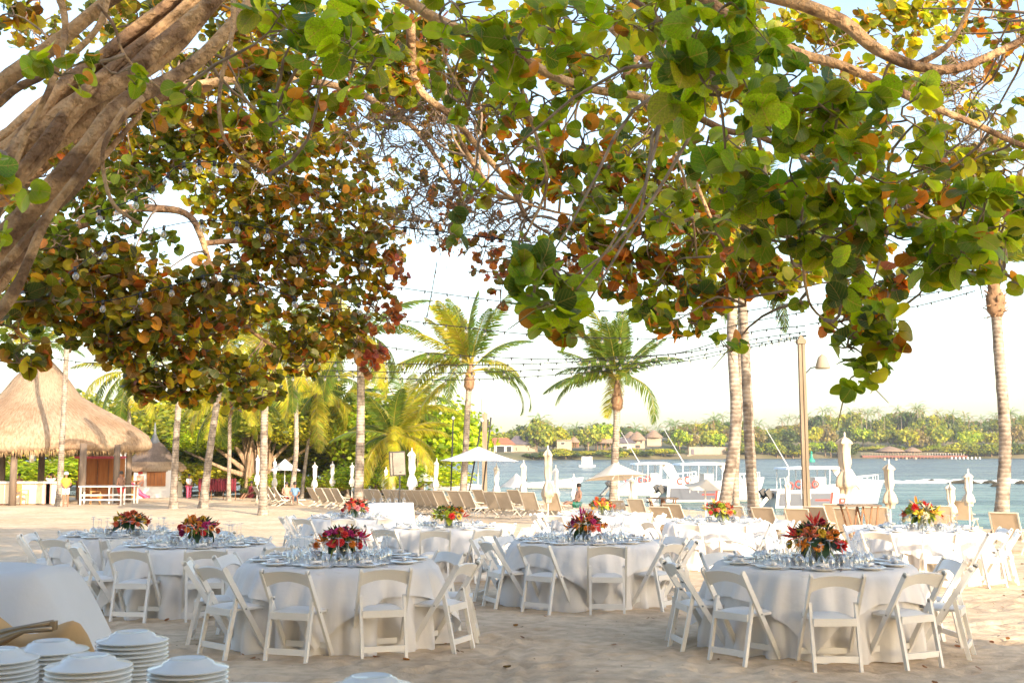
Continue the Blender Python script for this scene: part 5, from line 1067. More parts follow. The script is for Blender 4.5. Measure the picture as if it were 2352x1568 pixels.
# ------------------------------------------------------------------ people
M_skin = pm('skin_brown', (.28, .14, .08), (.24, .12, .07), 5, .6); M_skinl = pm('skin_tan', (.50, .28, .19), (.44, .24, .16), 5, .6); M_hair = pm('dark_hair', (.02, .015, .012), (.012, .01, .01), 20, .6)
def skin(name, verts, edges, rs, mat, parent, sub=1):
    me = bpy.data.meshes.new(name); me.from_pydata([tuple(v) for v in verts], edges, []); o = bpy.data.objects.new(name, me); col.objects.link(o)
    o.modifiers.new('s', 'SKIN'); me.skin_vertices[0].data[0].use_root = True
    for i, r_ in enumerate(rs): me.skin_vertices[0].data[i].radius = (r_, r_) if not hasattr(r_, '__len__') else r_
    m = o.modifiers.new('b', 'SUBSURF'); m.levels = sub; m.render_levels = sub
    dg = bpy.context.evaluated_depsgraph_get(); ev = o.evaluated_get(dg); nme = bpy.data.meshes.new_from_object(ev)
    o.modifiers.clear(); o.data = nme; nme.materials.clear(); nme.materials.append(mat); o.parent = parent
    nme.polygons.foreach_set('use_smooth', [True] * len(nme.polygons)); bpy.data.meshes.remove(me); return o
def person(label, loc, rz, H, top, bottom, skinm, pose='stand', arms=None, hat=None, shorts=True, hair=M_hair, belly=1.0, sleeve=True):
    r = thing('person', label, 'person', loc, rz); s = H / 1.75
    V = lambda x, y, z: Vector((x * s, y * s, z * s))
    if pose == 'stand':
        hip = .93; kl, kr = V(-.10, -.02, .50), V(.10, -.05, .50); fl, fr = V(-.10, .02, .07), V(.11, -.03, .07); tl, tr_ = V(-.11, -.15, .03), V(.12, -.19, .03)
    else:                                       # sitting on a low seat, legs stretched forward (-y)
        hip = .45; kl, kr = V(-.11, -.45, .52), V(.11, -.45, .50); fl, fr = V(-.12, -.82, .20), V(.12, -.86, .20); tl, tr_ = V(-.12, -.90, .27), V(.12, -.95, .27)
    dz = hip; ey = 0 if pose == 'stand' else .10
    pel = V(0, 0, dz); sp1 = V(0, ey * .4, dz + .22); ch = V(0, ey, dz + .42); nk = V(0, ey * 1.1, dz + .55); hd0 = V(0, ey * 1.1 - .01, dz + .63); hd = V(0, ey * 1.1 - .02, dz + .72); hd2 = V(0, ey * 1.1 - .01, dz + .80)
    A = arms or ((-.24, -.02, .22), (-.10, -.22, .10), (.24, -.02, .22), (.10, -.22, .10))
    shl, shr = V(-.17, ey, dz + .48), V(.17, ey, dz + .48)
    el = V(A[0][0], A[0][1] + ey, dz + A[0][2]); hl = V(A[1][0], A[1][1] + ey, dz + A[1][2]); er = V(A[2][0], A[2][1] + ey, dz + A[2][2]); hr = V(A[3][0], A[3][1] + ey, dz + A[3][2])
    vs = [pel, sp1, ch, nk, hd0, hd, hd2, shl, el, hl, shr, er, hr, V(-.10, 0, dz - .04), kl, fl, tl, V(.10, 0, dz - .04), kr, fr, tr_]
    es = [(0, 1), (1, 2), (2, 3), (3, 4), (4, 5), (5, 6), (2, 7), (7, 8), (8, 9), (2, 10), (10, 11), (11, 12), (0, 13), (13, 14), (14, 15), (15, 16), (0, 17), (17, 18), (18, 19), (19, 20)]
    rr = [(.14, .10), (.125, .095), (.14, .10), .052, .06, (.078, .095), (.062, .075), .055, .042, .032, .055, .042, .032, .085, .058, .038, .035, .085, .058, .038, .035]
    rr = [tuple(q * s for q in x) if hasattr(x, '__len__') else x * s for x in rr]
    skin('body', vs, es, rr, skinm, r)
    for hh, sg in ((hl, -1), (hr, 1)):          # five short fingers on each hand
        pass
    tv = [pel, sp1, ch, nk - V(0, 0, .03), shl, shl.lerp(el, .75), shr, shr.lerp(er, .75)]
    skin('shirt', tv, [(0, 1), (1, 2), (2, 3), (2, 4), (4, 5), (2, 6), (6, 7)], [tuple(q * s * belly for q in (.165, .135)), tuple(q * s * belly for q in (.16, .14)), (.162 * s, .125 * s), .07 * s, .075 * s, .062 * s, .075 * s, .062 * s], top, r)
    kf = .72 if shorts else 1.0
    lv = [pel, V(-.10, 0, dz - .05), V(-.10, 0, dz - .05).lerp(kl, kf), V(.10, 0, dz - .05), V(.10, 0, dz - .05).lerp(kr, kf)]; le = [(0, 1), (1, 2), (0, 3), (3, 4)]; lr = [(.168 * s, .14 * s), .105 * s, .09 * s, .105 * s, .09 * s]
    if not shorts: lv += [fl + V(0, 0, .03), fr + V(0, 0, .03)]; le += [(2, 5), (4, 6)]; lr += [.06 * s, .06 * s]
    skin('trousers' if not shorts else 'shorts', lv, le, lr, bottom, r)
    mb = MB(); hz = hd.z + .0 * s
    prof_h = [(0, .12), (.05, .115), (.085, .09), (.105, .04), (.108, -.01), (.098, -.05)]
    c_ = Vector((0, hd.y + .012 * s, hd.z + .035 * s)); mb.lathe([(a * s, b * s) for a, b in prof_h], 12, c_); mb.build('cap' if hat else 'hair', hat or hair, r, True)
    if hat: MB().box((0, hd.y - .14 * s, hd.z + .03 * s), (.16 * s, .12 * s, .015 * s)).build('cap_peak', hat, r)
    MB().lathe([(0, .02), (.016, -.005), (0, -.02)], 6, (0, hd.y - .10 * s, hd.z - .01 * s)).build('nose', skinm, r, True)
    for sx in (-1, 1):
        MB().lathe([(0, .009), (.011, 0), (0, -.009)], 6, (sx * .033 * s, hd.y - .088 * s, hd.z + .02 * s)).build('eye', M_hair, r)
        MB().lathe([(0, .03), (.014, 0), (0, -.03)], 6, (sx * .088 * s, hd.y, hd.z)).build('ear', skinm, r, True)
    MB().box((0, hd.y - .09 * s, hd.z - .045 * s), (.045 * s, .012 * s, .010 * s)).build('mouth', M_pinkw, r)
    for hh, ee in ((hl, el), (hr, er)):
        d = (hh - ee).normalized(); side = d.cross(Vector((0, 0, 1))).normalized() if abs(d.z) < .95 else Vector((1, 0, 0)); mb = MB()
        mb.tube([hh, hh + d * .07 * s], [.034 * s, .036 * s], 7)
        for q in range(4): st = hh + d * .065 * s + side * (q - 1.5) * .017 * s; mb.tube([st, st + d * (.04 + .008 * (q in (1, 2))) * s, st + d * .055 * s + Vector((0, 0, -.02 * s))], [.0095 * s, .009 * s, .007 * s], 5)
        mb.tube([hh + side * .025 * s, hh + side * .05 * s + d * .03 * s, hh + side * .045 * s + d * .055 * s], [.011 * s, .01 * s, .008 * s], 5); mb.build('hand', skinm, r, True)
    return r
M_yshirt = pm('yellow_shirt', (.72, .52, .05), (.62, .44, .04), 6, .8); M_wsh = pm('white_cotton', (.75, .75, .74)); M_pinkp = pm('pink_trousers', (.62, .10, .20)); M_redc = pm('red_cloth', (.55, .04, .04)); M_bluec = pm('blue_cloth', (.12, .22, .35)); M_green = pm('green_towel', (.03, .30, .20))
person('stocky man in a yellow shirt, white shorts and white cap walking on the sunny sand', base(150, 62.7), .35, 1.75, M_yshirt, M_wsh, M_skin, belly=1.25, hat=M_wsh)
person('woman in a white top and pink trousers standing by the garland rack', base(433, 82), 1.0, 1.68, M_wsh, M_pinkp, M_skin, shorts=False)
person('thin person in a red skirt standing at the right edge of the pavilion', base(277, 67.2), -.4, 1.8, M_skin, M_redc, M_skin)
person('dark-haired person behind the bar counter, at its left end', base(42, 72.4), .1, 1.70, M_skin, M_black, M_skin)
person('bartender in white with raised elbows behind the bar counter', base(115, 72.4), .2, 1.72, M_wsh, M_black, M_skin, arms=((-.34, -.06, .52), (-.14, -.05, .74), (.34, -.06, .52), (.14, -.05, .74)))
person('person in a blue shirt sitting on a lounger right of the thick pale trunk', base(677, 65), .2, 1.7, M_bluec, M_bluec, M_skin, 'sit')
person('sunburnt person sitting on a lounger left of the dark-footed palm', base(658, 67), .3, 1.7, M_skinl, M_redc, M_skinl, 'sit')
person('person in dark red sitting near the foot of the banyan', base(575, 76), -.5, 1.7, M_gar, M_gar, M_skin, 'sit')
person('bare-chested sunbather sitting beyond the loungers near the water', base(1325, 52), -1.2, 1.7, M_skinl, M_green, M_skinl, 'sit')
# ------------------------------------------------------------------ sun umbrellas
M_can = pm('parasol_canvas', (.74, .68, .58), (.66, .60, .50), 2, .85, .2, 12, trans=.15); M_canw = pm('white_parasol_canvas', (.80, .80, .79), (.74, .74, .74), 2, .85, trans=.12); M_tan = pm('folded_beige_canvas', (.60, .50, .38), (.48, .39, .28), 3, .9, .5, 9, (4, 4, .8))
def parasol(label, b_, hgt, R_, drop, mat, sq=True, tilt=0.0, pole=M_white, rz=0.0):
    r = thing('parasol', label, 'parasol', b_, rz); n = 4 if sq else 8; mb = MB(); vs_ = [(0, 0, hgt)]; K = 6; ns = n * 6
    for k in range(1, K + 1):
        t = k / K
        for i in range(ns):
            a = 2 * math.pi * i / ns + math.pi / n; m_ = math.cos(math.pi / n) / math.cos(((a - math.pi / n) % (2 * math.pi / n)) - math.pi / n) if True else 1
            rr = R_ * t * m_; sag = .10 * drop * math.sin(math.pi * t) + .05 * t * (1 - abs(m_)); vs_.append((rr * math.cos(a), rr * math.sin(a), hgt - drop * t ** 1.1 - sag - .25 * drop * (m_ - math.cos(math.pi / n)) * t))
    fs_ = [(0, 1 + i, 1 + (i + 1) % ns) for i in range(ns)]
    for k in range(K - 1):
        for i in range(ns): a = 1 + k * ns + i; b = 1 + k * ns + (i + 1) % ns; fs_.append((a, a + ns, b + ns, b))
    mb.add(vs_, fs_); c = mb.build('canopy', mat, r, True); c.rotation_euler = (tilt, 0, 0)
    MB().tube([(0, 0, -.1), (0, 0, hgt - .02)], .025, 8).build('pole', pole, r)
    for i in range(n):
        a = 2 * math.pi * i / n + math.pi / n; MB().bar((0, 0, hgt - .35), (R_ * .9 * math.cos(a), R_ * .9 * math.sin(a), hgt - drop * .98 - .1), .02, .02).build('rib', pole, r)
    MB().box((0, 0, .04), (.5, .5, .1)).build('base', M_black, r); return r
def hh(v, Y_, b_): return CAMZ + (HZ - v) * Y_ / F - b_.z
def par(label, u, vt, vb, ru, Y_, mat, **k):
    b_ = base(u, Y_); h = hh(vt, Y_, b_); parasol(label, b_, h, ru * Y_ / F, h - hh(vb, Y_, b_), mat, **k)
par('open white parasol left of the dark-footed palm', 653, 1053, 1078, 46, 73, M_canw, rz=.3)
par('huge open white parasol behind the loungers left of centre', 1098, 1025, 1056, 108, 56, M_canw, rz=.25)
par('open cream parasol tilted behind the single centre palm', 1421, 1060, 1094, 76, 56, M_can, rz=.5, tilt=-.14)
par('low cream parasol left of the curved palm, seen edge-on', 1621, 1098, 1116, 60, 36, M_can, rz=.1, tilt=.12)
par('small white parasol near the water left of the lamp posts', 975, 1080, 1103, 42, 82, M_canw, rz=.2)
par('bright white parasol at the water right of the huge one', 1186, 1086, 1116, 42, 70, M_canw, rz=.6)
par('white parasol half hidden behind the cream one at the centre palm', 1450, 1096, 1122, 46, 64, M_canw, rz=.4)
def folded(label, u, vt, vb, w, Y_, mat, lean=0.0, waist=.42):
    b_ = base(u, Y_); k = Y_ / F; H = hh(vt, Y_, b_); Lw = max(hh(vb, Y_, b_), .12); R_ = w * k / 2
    r = thing('folded_umbrella', label, 'umbrella', b_); r.rotation_euler = (0, lean, U(0, 3))
    MB().tube([(0, 0, -.1), (0, 0, H + .12)], .022, 8).build('pole', M_white, r); mb = MB(); n = 26; vs_ = []; fs_ = []
    pr = [(0.02, 0), (.20, -.015), (.50, -.055), (.80, -.115), (.80, -.13), (.66, -.14), (.60, -.30), (.68, -.45), (waist, -.60), (.80, -.70), (1.0, -.80), (1.05, -.88), (.70, -.90), (.6, -1.0)]; hh_ = H - Lw; ph = U(0, 6)
    for i, (q, z) in enumerate(pr):
        for j in range(n):
            a = 2 * math.pi * j / n; q2 = q * (1 + (.22 * math.cos(4 * a + ph) if -.14 < z < -.05 else 0) + .20 * math.sin(5 * a + ph + z * 4) + .10 * math.sin(11 * a + z * 7)) if i > 0 else q; vs_.append((R_ * q2 * math.cos(a), R_ * q2 * math.sin(a), H + z * hh_))
    for i in range(len(pr) - 1):
        for j in range(n): j2 = (j + 1) % n; fs_.append((i * n + j, (i + 1) * n + j, (i + 1) * n + j2, i * n + j2))
    mb.add(vs_, fs_); mb.build('folded_canopy', mat, r, True); MB().lathe([(R_ * waist * 1.06, H - .585 * hh_), (R_ * waist * 1.06, H - .615 * hh_)], 16).build('tie_strap', M_can, r); MB().box((0, 0, .05), (.5, .5, .12)).build('base', M_wallc, r); return r
for u, vt, vb, w, Y_, m_, ln, wh in (
    (590, 1048, 1112, 12, 74, 1, 0, 'left of the thick pale trunk'), (630, 1056, 1120, 11, 75, 1, 0, 'just behind the pole of the small open parasol'), (722, 1065, 1122, 13, 74, 1, 0, 'left of the V of palms'), (763, 1063, 1115, 12, 76, 1, 0, 'between the stems of the V of palms'),
    (808, 1066, 1116, 12, 72, 1, 0, 'against the stout grey trunk'), (886, 1076, 1124, 12, 70, 1, 0, 'behind the loudspeaker'), (945, 1034, 1126, 21, 58, 2, 0, 'tall and grey beside the loudspeaker'), (997, 1057, 1125, 14, 62, 0, .05, 'leaning, right of the grey tall one'),
    (1140, 1069, 1138, 16, 57, 1, 0, 'beneath the right side of the huge open parasol'), (1201, 1062, 1140, 16, 56, 0, .06, 'leaning at the right tip of the huge open parasol'), (1259, 1030, 1152, 24, 44, 3, .0, 'tall and beige, left of the centre palm'),
    (1277, 1073, 1146, 15, 52, 1, 0, 'white, tucked behind the tall beige one'), (1318, 1093, 1144, 14, 56, 1, 0, 'short and white, left of the centre palm'), (1453, 1098, 1150, 17, 50, 0, 0, 'right of the centre palm'), (1811, 1104, 1190, 17, 31, 0, 0, 'in front of the white boat'),
    (1945, 1002, 1132, 40, 36, 3, 0, 'tallest and beige, in front of the boat bow'), (2046, 1064, 1165, 29, 35, 3, 0, 'beige with a loose top, right of the boat'), (2186, 1111, 1184, 25, 33, 0, 0, 'squat and cream, left of the far right palm'), (2228, 1085, 1160, 25, 36, 0, 0, 'nearest the far right palm')):
    folded('closed %s umbrella %s' % (('cream', 'white', 'pale grey', 'beige')[m_], wh), u, vt, vb, w, Y_, (M_can, M_canw, M_bd[2] if False else M_canw, M_tan)[m_], ln)
# ------------------------------------------------------------------ sun loungers
M_sling = pm('beige_sling', (.52, .42, .31), (.46, .37, .27), 4, .8, .2, 60); M_lfr = pm('champagne_frame', (.62, .55, .45), (.55, .48, .38), 4, .4)
def lounger():
    r = thing('sun_lounger', 'x', 'sun lounger', (0, 0, 0)); W = .33
    MB().box((0, .35, .345), (W * 2 - .06, 1.30, .018)).build('seat_sling', M_sling, r)
    a = rad(58); c, s = math.cos(a), math.sin(a); mb = MB(); M3 = Matrix.Rotation(-a, 3, 'X'); mb.box((0, -.30 - .39 * c, .35 + .39 * s), (W * 2 - .06, .78, .018), M3); mb.build('backrest_sling', M_sling, r)
    for sx in (-1, 1):
        MB().bar((sx * W, -.40, .33), (sx * W, 1.02, .33), .03, .045).build('side_rail', M_lfr, r); MB().bar((sx * W, -.30, .34), (sx * W, -.30 - .80 * c, .34 + .80 * s), .03, .035).build('backrest_rail', M_lfr, r)
        MB().bar((sx * (W + .02), -.62, 0), (sx * (W + .02), .10, .36), .025, .04).build('leg', M_lfr, r); MB().bar((sx * (W + .02), .95, 0), (sx * (W + .02), .45, .34), .025, .04).build('leg', M_lfr, r)
        MB().bar((sx * (W + .01), -.05, .32), (sx * (W + .01), -.52, .70), .015, .02).build('strut', M_lfr, r); MB().bar((sx * (W + .03), -.46, .58), (sx * (W + .03), .10, .52), .03, .03).build('armrest', M_lfr, r)
    MB().bar((-W, -.30 - .80 * c, .34 + .80 * s), (W, -.30 - .80 * c, .34 + .80 * s), .03, .03).build('head_bar', M_lfr, r); MB().bar((-W - .02, -.60, .02), (W + .02, -.60, .02), .025, .025).build('foot_bar', M_lfr, r)
    return r
LG = lounger(); first = True; nL = 0
LL = [(612, 68, -58), (627, 67, -58), (641, 66, -58), (656, 65, -60), (738, 63, -52), (757, 62.5, -52), (776, 61, -50), (794, 60, -50), (868, 56, -46), (886, 55.5, -46), (915, 55, -46), (934, 54.5, -46), (951, 54, -46), (968, 53.5, -45), (984, 53, -45), (1001, 52.5, -45), (1016, 52, -45), (1031, 51, -44),
      (1066, 50.5, -42), (1093, 49.5, -40), (1148, 48, -38), (1175, 47, -36), (1231, 46.5, -34), (1281, 45, -30), (1436, 38, -36), (1478, 40, -36), (1546, 30, -44), (1571, 33, -42), (1704, 31, -36), (1778, 29.5, -40), (1853, 28.5, -38), (1899, 30, -41), (1932, 33, -34), (1963, 29, -38), (2026, 30, -32), (2168, 31, -30), (2215, 37, -30), (2325, 25.5, -34),
      (1120, 55, -40), (1200, 54, -38)]
LL = sorted(LL)
for i, (u, Y_, a) in enumerate(LL):
    n_ = len(LL); lb = 'beige sling sun lounger, %s from the %s in the row by the water' % ((ORD[i], 'left') if i < n_ // 2 else (ORD[n_ - 1 - i], 'right'))
    b_ = base(u, Y_); sc_ = .84 if Y_ < 41 else .97
    if i == 0: LG.location = b_; LG.rotation_euler = (0, 0, rad(a)); LG.scale = (sc_,) * 3; LG['label'] = lb; LG['group'] = 'sun loungers in a row by the water'
    else: dup(LG, lb, b_, rad(a) + U(-.06, .06), 'sun loungers in a row by the water', sc_)
# low tables among loungers, folding stands in front of the boats
def stand(label, u, vt, Y_, w):
    b_ = base(u, Y_); h = hh(vt, Y_, b_); r = thing('folding_table', label, 'table', b_); W = w * Y_ / F
    MB().box((0, 0, h), (W, W * .7, .035)).build('tabletop', M_post, r)
    for sy in (-1, 1):
        for a, b in ((-.42, -.12), (.02, -.12), (.02, .28), (.42, .28)): MB().bar((a * W, sy * W * .28, h - .02), (b * W, sy * W * .28, .0), .035, .035).build('leg', M_wood, r)
stand('dark wooden folding table with V legs in front of the grey-sided boat', 1522, 1142, 36, 68); stand('dark wooden folding table with V legs under the tallest closed umbrella', 1976, 1158, 27, 86)
for k, (u, Y_) in enumerate(((745, 66), (846, 56))):
    b_ = base(u, Y_); r = thing('side_table', ('green' if k == 0 else 'white') + ' low side table between the loungers, %s one' % ('left', 'right')[k], 'table', b_); MB().box((0, 0, .45), (1.1, .6, .04)).build('tabletop', (M_green, M_white)[k], r)
    for sx in (-1, 1):
        for sy in (-1, 1): MB().bar((sx * .5, sy * .25, 0), (sx * .5, sy * .25, .44), .04, .04).build('leg', M_white, r)
# posts and poles
M_postw = pm('weathered_post', (.30, .235, .165), (.15, .115, .08), 1.5, .85, .4, 10, (6, 6, .5))
b_ = base(1855, 32); H = hh(780, 32, b_); r = thing('light_post', 'tall square wooden post with a lamp at its top right of the palm pair', 'post', b_); r.rotation_euler = (0, -.012, 0)
for sx in (-1, 1): MB().box((sx * .048, 0, H / 2 - .1), (.075, .16, H)).build('plank', M_postw, r)
MB().box((0, .02, H / 2 - .1), (.03, .15, H - .1)).build('core', M_post, r)
mb = MB(); mb.box((0, 0, H - .06), (.23, .23, .10)); mb.box((0, 0, H + .06), (.2, .2, .14), None, .05); mb.build('post_cap', M_postw, r)
MB().tube([(.08, 0, H - .9), (.22, -.05, H - .75), (.42, -.1, H - .72), (.5, -.1, H - .62)], .018, 6).build('lamp_arm', M_black, r); MB().lathe([(.03, .20), (.12, .12), (.2, -.14), (.19, -.18), (.0, -.05)], 14, (.52, -.1, H - .6)).build('lamp_shade', M_bulb if False else M_wallc, r, True)
b_ = base(1113, 60); H = hh(945, 60, b_); r = thing('lamp_post', 'light wooden pole with a white cylindrical lamp on top behind the huge parasol', 'post', b_); MB().box((0, 0, H / 2 - .1), (.24, .24, H)).build('pole', M_postw, r); MB().lathe([(.17, H), (.17, H + .62), (0, H + .62)], 14).build('lamp', M_wallw, r, False); MB().box((.16, 0, H - .6), (.08, .1, .42)).build('switch_box', M_black, r)
for k, (u0, v0, u1, v1, Y_, wh) in enumerate(((1034, 1122, 1041, 960, 58, 'left of the leaning palm'), (1104, 1130, 1128, 955, 57, 'right of the white lamp pole'), (1069, 1128, 1107, 965, 56, 'leaning against the white lamp pole'))):
    b_ = base(u0, Y_); e = P(u1, v1, Y_); r = thing('metal_pole', 'thin black pole with a small round top ' + wh, 'pole', b_); MB().tube([(0, 0, -.1), e - b_], .035, 6).build('shaft', M_black, r); MB().lathe([(0, -.1), (.09, 0), (0, .1)], 8, e - b_).build('knob', M_wallw, r)
# loudspeaker
b_ = base(917, 30); r = thing('loudspeaker_stand', 'black pole stand carrying the silver loudspeaker', 'stand', b_); H = hh(1092, 30, b_); MB().tube([(0, 0, -.05), (0, 0, H)], .022, 8).build('pole', M_black, r); MB().tube([(0, 0, .85), (0, 0, 1.02)], .05, 8).build('collar', M_black, r)
for k in range(3): a = k * 2.1 + .4; MB().bar((0, 0, .55), (math.cos(a) * .45, math.sin(a) * .45, 0), .03, .02).build('leg', M_black, r)
r2 = thing('loudspeaker', 'silver grille loudspeaker with a black side on a pole stand', 'loudspeaker', b_ + Vector((-.05, 0, H))); r2.rotation_euler = (0, rad(-3), rad(10)); M_sil = pm('silver_grille', (.24, .21, .175), (.17, .15, .13), 5, .5, .3, 200, metal=.3)
MB().prism([(-.17, 0), (.2, 0), (.2, .6), (-.17, .6)], -.02, .3).build('cabinet', M_black, r2); MB().prism([(-.10, .03), (.185, .03), (.185, .57), (-.10, .57)], -.055, -.022).build('grille', M_sil, r2); MB().prism([(-.17, .03), (-.12, .03), (-.12, .57), (-.17, .57)], -.05, -.022).build('trim', M_sil, r2); MB().prism([(.04, .08), (.09, .08), (.09, .10), (.04, .10)], -.062, -.056).build('badge', M_black, r2)
# ------------------------------------------------------------------ boats
M_hull = pm('boat_gelcoat', (.62, .62, .61), (.56, .56, .56), .5, .25); M_hgrey = pm('boat_grey_panel', (.15, .16, .19), (.13, .14, .165), .5, .3); M_bred = pm('boat_red', (.62, .08, .06), (.55, .06, .05), 1, .4); M_anti = pm('antifoul', (.04, .09, .085), (.03, .06, .06), 1, .6); M_pale = pm('pale_blue_print', (.50, .60, .68)); M_chrome = pm('white_tube', (.78, .78, .78))
def hull(mb, L_, B_, hs, hb, n=16, k=-.35):
    """sections from stern (x=0) to bow (x=L)"""
    V_ = []
    for i in range(n + 1):
        t = i / n; x = L_ * t; bw = B_ / 2 * (1 - max(0, (t - .45) / .55) ** 2.2 * .98); sh = hs + (hb - hs) * t ** 1.6; kz = k + (sh * .9 - k) * max(0, (t - .82) / .18) ** 1.5 * .9; cz = .05 + .5 * max(0, t - .5)
        xo = .55 * t ** 3
        V_.append([Vector((x + xo * f, y, z)) for f, y, z in ((0, 0, kz), (.3, -bw * .72, min(cz, sh)), (1, -bw, sh), (1, -bw + .10, sh), (.8, -bw + .12, sh - .45), (.8, bw - .12, sh - .45), (1, bw - .10, sh), (1, bw, sh), (.3, bw * .72, min(cz, sh)))])
    m_ = len(V_[0]); o = [p for r_ in V_ for p in r_]; fs_ = []
    for i in range(n):
        for j in range(m_): j2 = (j + 1) % m_; fs_.append((i * m_ + j, i * m_ + j2, (i + 1) * m_ + j2, (i + 1) * m_ + j))
    fs_.append((0, 8, 7, 2, 1)); fs_.append((2, 7, 6, 3)); fs_.append((3, 6, 5, 4)); mb.add(o, fs_)
    return lambda t: (B_ / 2 * (1 - max(0, (t - .45) / .55) ** 2.2 * .98), hs + (hb - hs) * t ** 1.6)
def outboard(parent, x, y):
    o = MB().box((x - .28, y, .95), (.42, .36, .55), Matrix.Rotation(rad(-35), 3, 'Y'), .8).build('outboard_motor', M_black, parent); MB().bar((x - .40, y, .7), (x - .95, y, .1), .10, .2).build('shaft', M_steel, o); MB().lathe([(0, -.05), (.2, 0), (0, .05)], 6, (x - .98, y, .05)).build('propeller', M_black, o)
def boat(label, loc, rz, L_, B_, hs, hb, roof=None, motors=2, panel=True, rails=True, mark=False, antenna=True, red=4):
    r = thing('motorboat', label, 'boat', loc, rz); mb = MB(); fn = hull(mb, L_, B_, hs, hb); mb.build('hull', M_hull, r, True).data.polygons.foreach_set('use_smooth', [False] * 0) if False else mb.build('hull', M_hull, r, False)
    def side(t0, t1, z0, z1, m, name, off=.03, n=6):
        vs_ = []; fs_ = []
        for i in range(n + 1):
            t = t0 + (t1 - t0) * i / n; bw, sh = fn(t)
            for z in (z0, z1):
                f = min(max((z - .05) / max(sh - .05, .1), 0), 1); vs_.append((L_ * t + .55 * t ** 3 * (.3 + .7 * f), -(bw * (.72 + .28 * f)) - off, z))
        for i in range(n): fs_.append((2 * i, 2 * i + 2, 2 * i + 3, 2 * i + 1))
        MB().add(vs_, fs_).build(name, m, r)
    if panel: side(.03, .50, .22, hs - .18, M_hgrey, 'side_panel'); side(.50, .52, .15, hs - .1, M_bred, 'red_stripe', .035, 1); side(.36, .49, hs * .45, hs * .52, M_bred, 'red_stripe', .045, 2)
    side(.0, .9, -.05, .06, M_anti, 'waterline', .02)
    if mark:                                     # diver flag and pale lettering on the bow
        bw, sh = fn(.6); side(.585, .64, .34, .68, M_bred, 'diver_flag', .05, 1)
        side(.60, .625, .44, .58, M_hull, 'flag_stripe', .06, 1)
        for k, (t, z0, z1, w) in enumerate(((.615, .80, 1.15, .012), (.635, .80, .86, .03), (.615, 1.0, 1.06, .04), (.665, .30, .66, .010), (.675, .30, .36, .035), (.715, .30, .66, .010), (.725, .60, .66, .03), (.725, .30, .36, .03), (.66, .8, 1.0, .012), (.68, .92, 1.0, .03))): side(t, t + w, z0, z1, M_pale, 'lettering', .05, 1)
    for y in ((-B_ * .25, B_ * .12) if motors == 2 else ((0,) if motors else ())): outboard(r, 0, y)
    if roof:
        x0, x1, z = roof; rf = MB(); rf.prism([(x0, z), (x0 + .1, z + .1), ((x0 + x1) / 2, z + .2), (x1 - .4, z + .16), (x1, z - .02), (x1 - .5, z + .02)], -B_ * .42, B_ * .42); rf.build('canopy', M_hull, r)
        for x in (x0 + .15, x0 + (x1 - x0) * .33, x0 + (x1 - x0) * .66, x1 - .9):
            for y in (-B_ * .38, B_ * .38): MB().tube([(x, y, hs - .3), (x + .05, y, z)], .028, 6).build('roof_post', M_chrome, r)
        for y in (-B_ * .38, B_ * .38):
            ws = MB(); ws.prism([(x1 - .5, z), (x1 + .5, hs + .1), (x1 + .75, hs + .1), (x1 + .02, z)], y - .03, y + .03); ws.build('windscreen_frame', M_hull, r)
        MB().box((x0 + (x1 - x0) * .55, 0, hs + .25), (.7, B_ * .6, 1.1)).build('console', M_hull, r)
        if antenna: MB().tube([(x0 + .6, 0, z + .1), (x0 - .9, 0, z + 2.6)], [.03, .012], 5).build('antenna', M_chrome, r)
    if rails:
        for sy in (-1, 1):
            pts = []
            for k in range(6): t = .68 + .055 * k; bw, sh = fn(t); pts.append((L_ * t + .55 * t ** 3, sy * (bw - .06), sh + .38))
            MB().tube(pts, .02, 6).build('bow_rail', M_chrome, r)
            for k in range(0, 6): p = pts[k]; MB().tube([(p[0], p[1], p[2] - .4), p], .018, 5).build('stanchion', M_chrome, r)
        MB().tube([(.3, -B_ * .45, hs), (.25, -B_ * .45, hs + .75), (.55, -B_ * .45, hs + .8), (.7, -B_ * .45, hs)], .025, 6).build('boarding_ladder', M_chrome, r)
        MB().tube([(1.6, -B_ * .47, hs - .5), (1.6, -B_ * .47, hs + .7), (2.1, -B_ * .47, hs + .7), (2.2, -B_ * .47, hs - .5)], .025, 6).build('boarding_ladder', M_chrome, r)
    for k in range(red):
        mb = MB(); cx_ = 1.0 + k * .55; cz_ = hs + .28 + .1 * (k % 2); mb.tube([(cx_ + .2 * math.cos(a), -B_ * .36, cz_ + .2 * math.sin(a)) for a in [i * math.pi / 6 for i in range(13)]], .055, 6, cap=False); mb.build('life_ring', M_bred, r, True)
    return r
p = onwater(1768, 1166)
boat('white dive boat with canopy roof and red stripe moored right of the palm pair', (p.x, p.y, WZ), rad(9), 7.0, 2.6, 1.15, 1.75, roof=(.7, 5.0, 2.45), mark=True)
p = onwater(1522, 1152)
boat('white boat with grey hull panel and canopy moored left of the palm pair', (p.x, p.y, WZ), rad(9), 6.9, 2.6, 1.2, 1.75, roof=(1.0, 4.9, 2.6), red=2)
p = onwater(1408, 1138)
boat('white boat with red life rings behind the cream parasol at the centre', (p.x, p.y, WZ), rad(7), 6.6, 2.5, 1.0, 1.6, roof=(1.6, 4.6, 2.5), panel=False)
p = onwater(1210, 1121)
boat('small white open boat at anchor behind the closed umbrellas left of the centre palm', (p.x, p.y, WZ), rad(6), 4.9, 1.8, .55, 1.1, rails=False, panel=False, motors=1, red=0)
p = onwater(1108, 1128)
boat('open white skiff beached bow-left behind the tall lamp posts', (p.x, p.y, WZ), rad(175), 4.6, 1.9, .6, 1.2, rails=False, panel=False, motors=0, red=0)
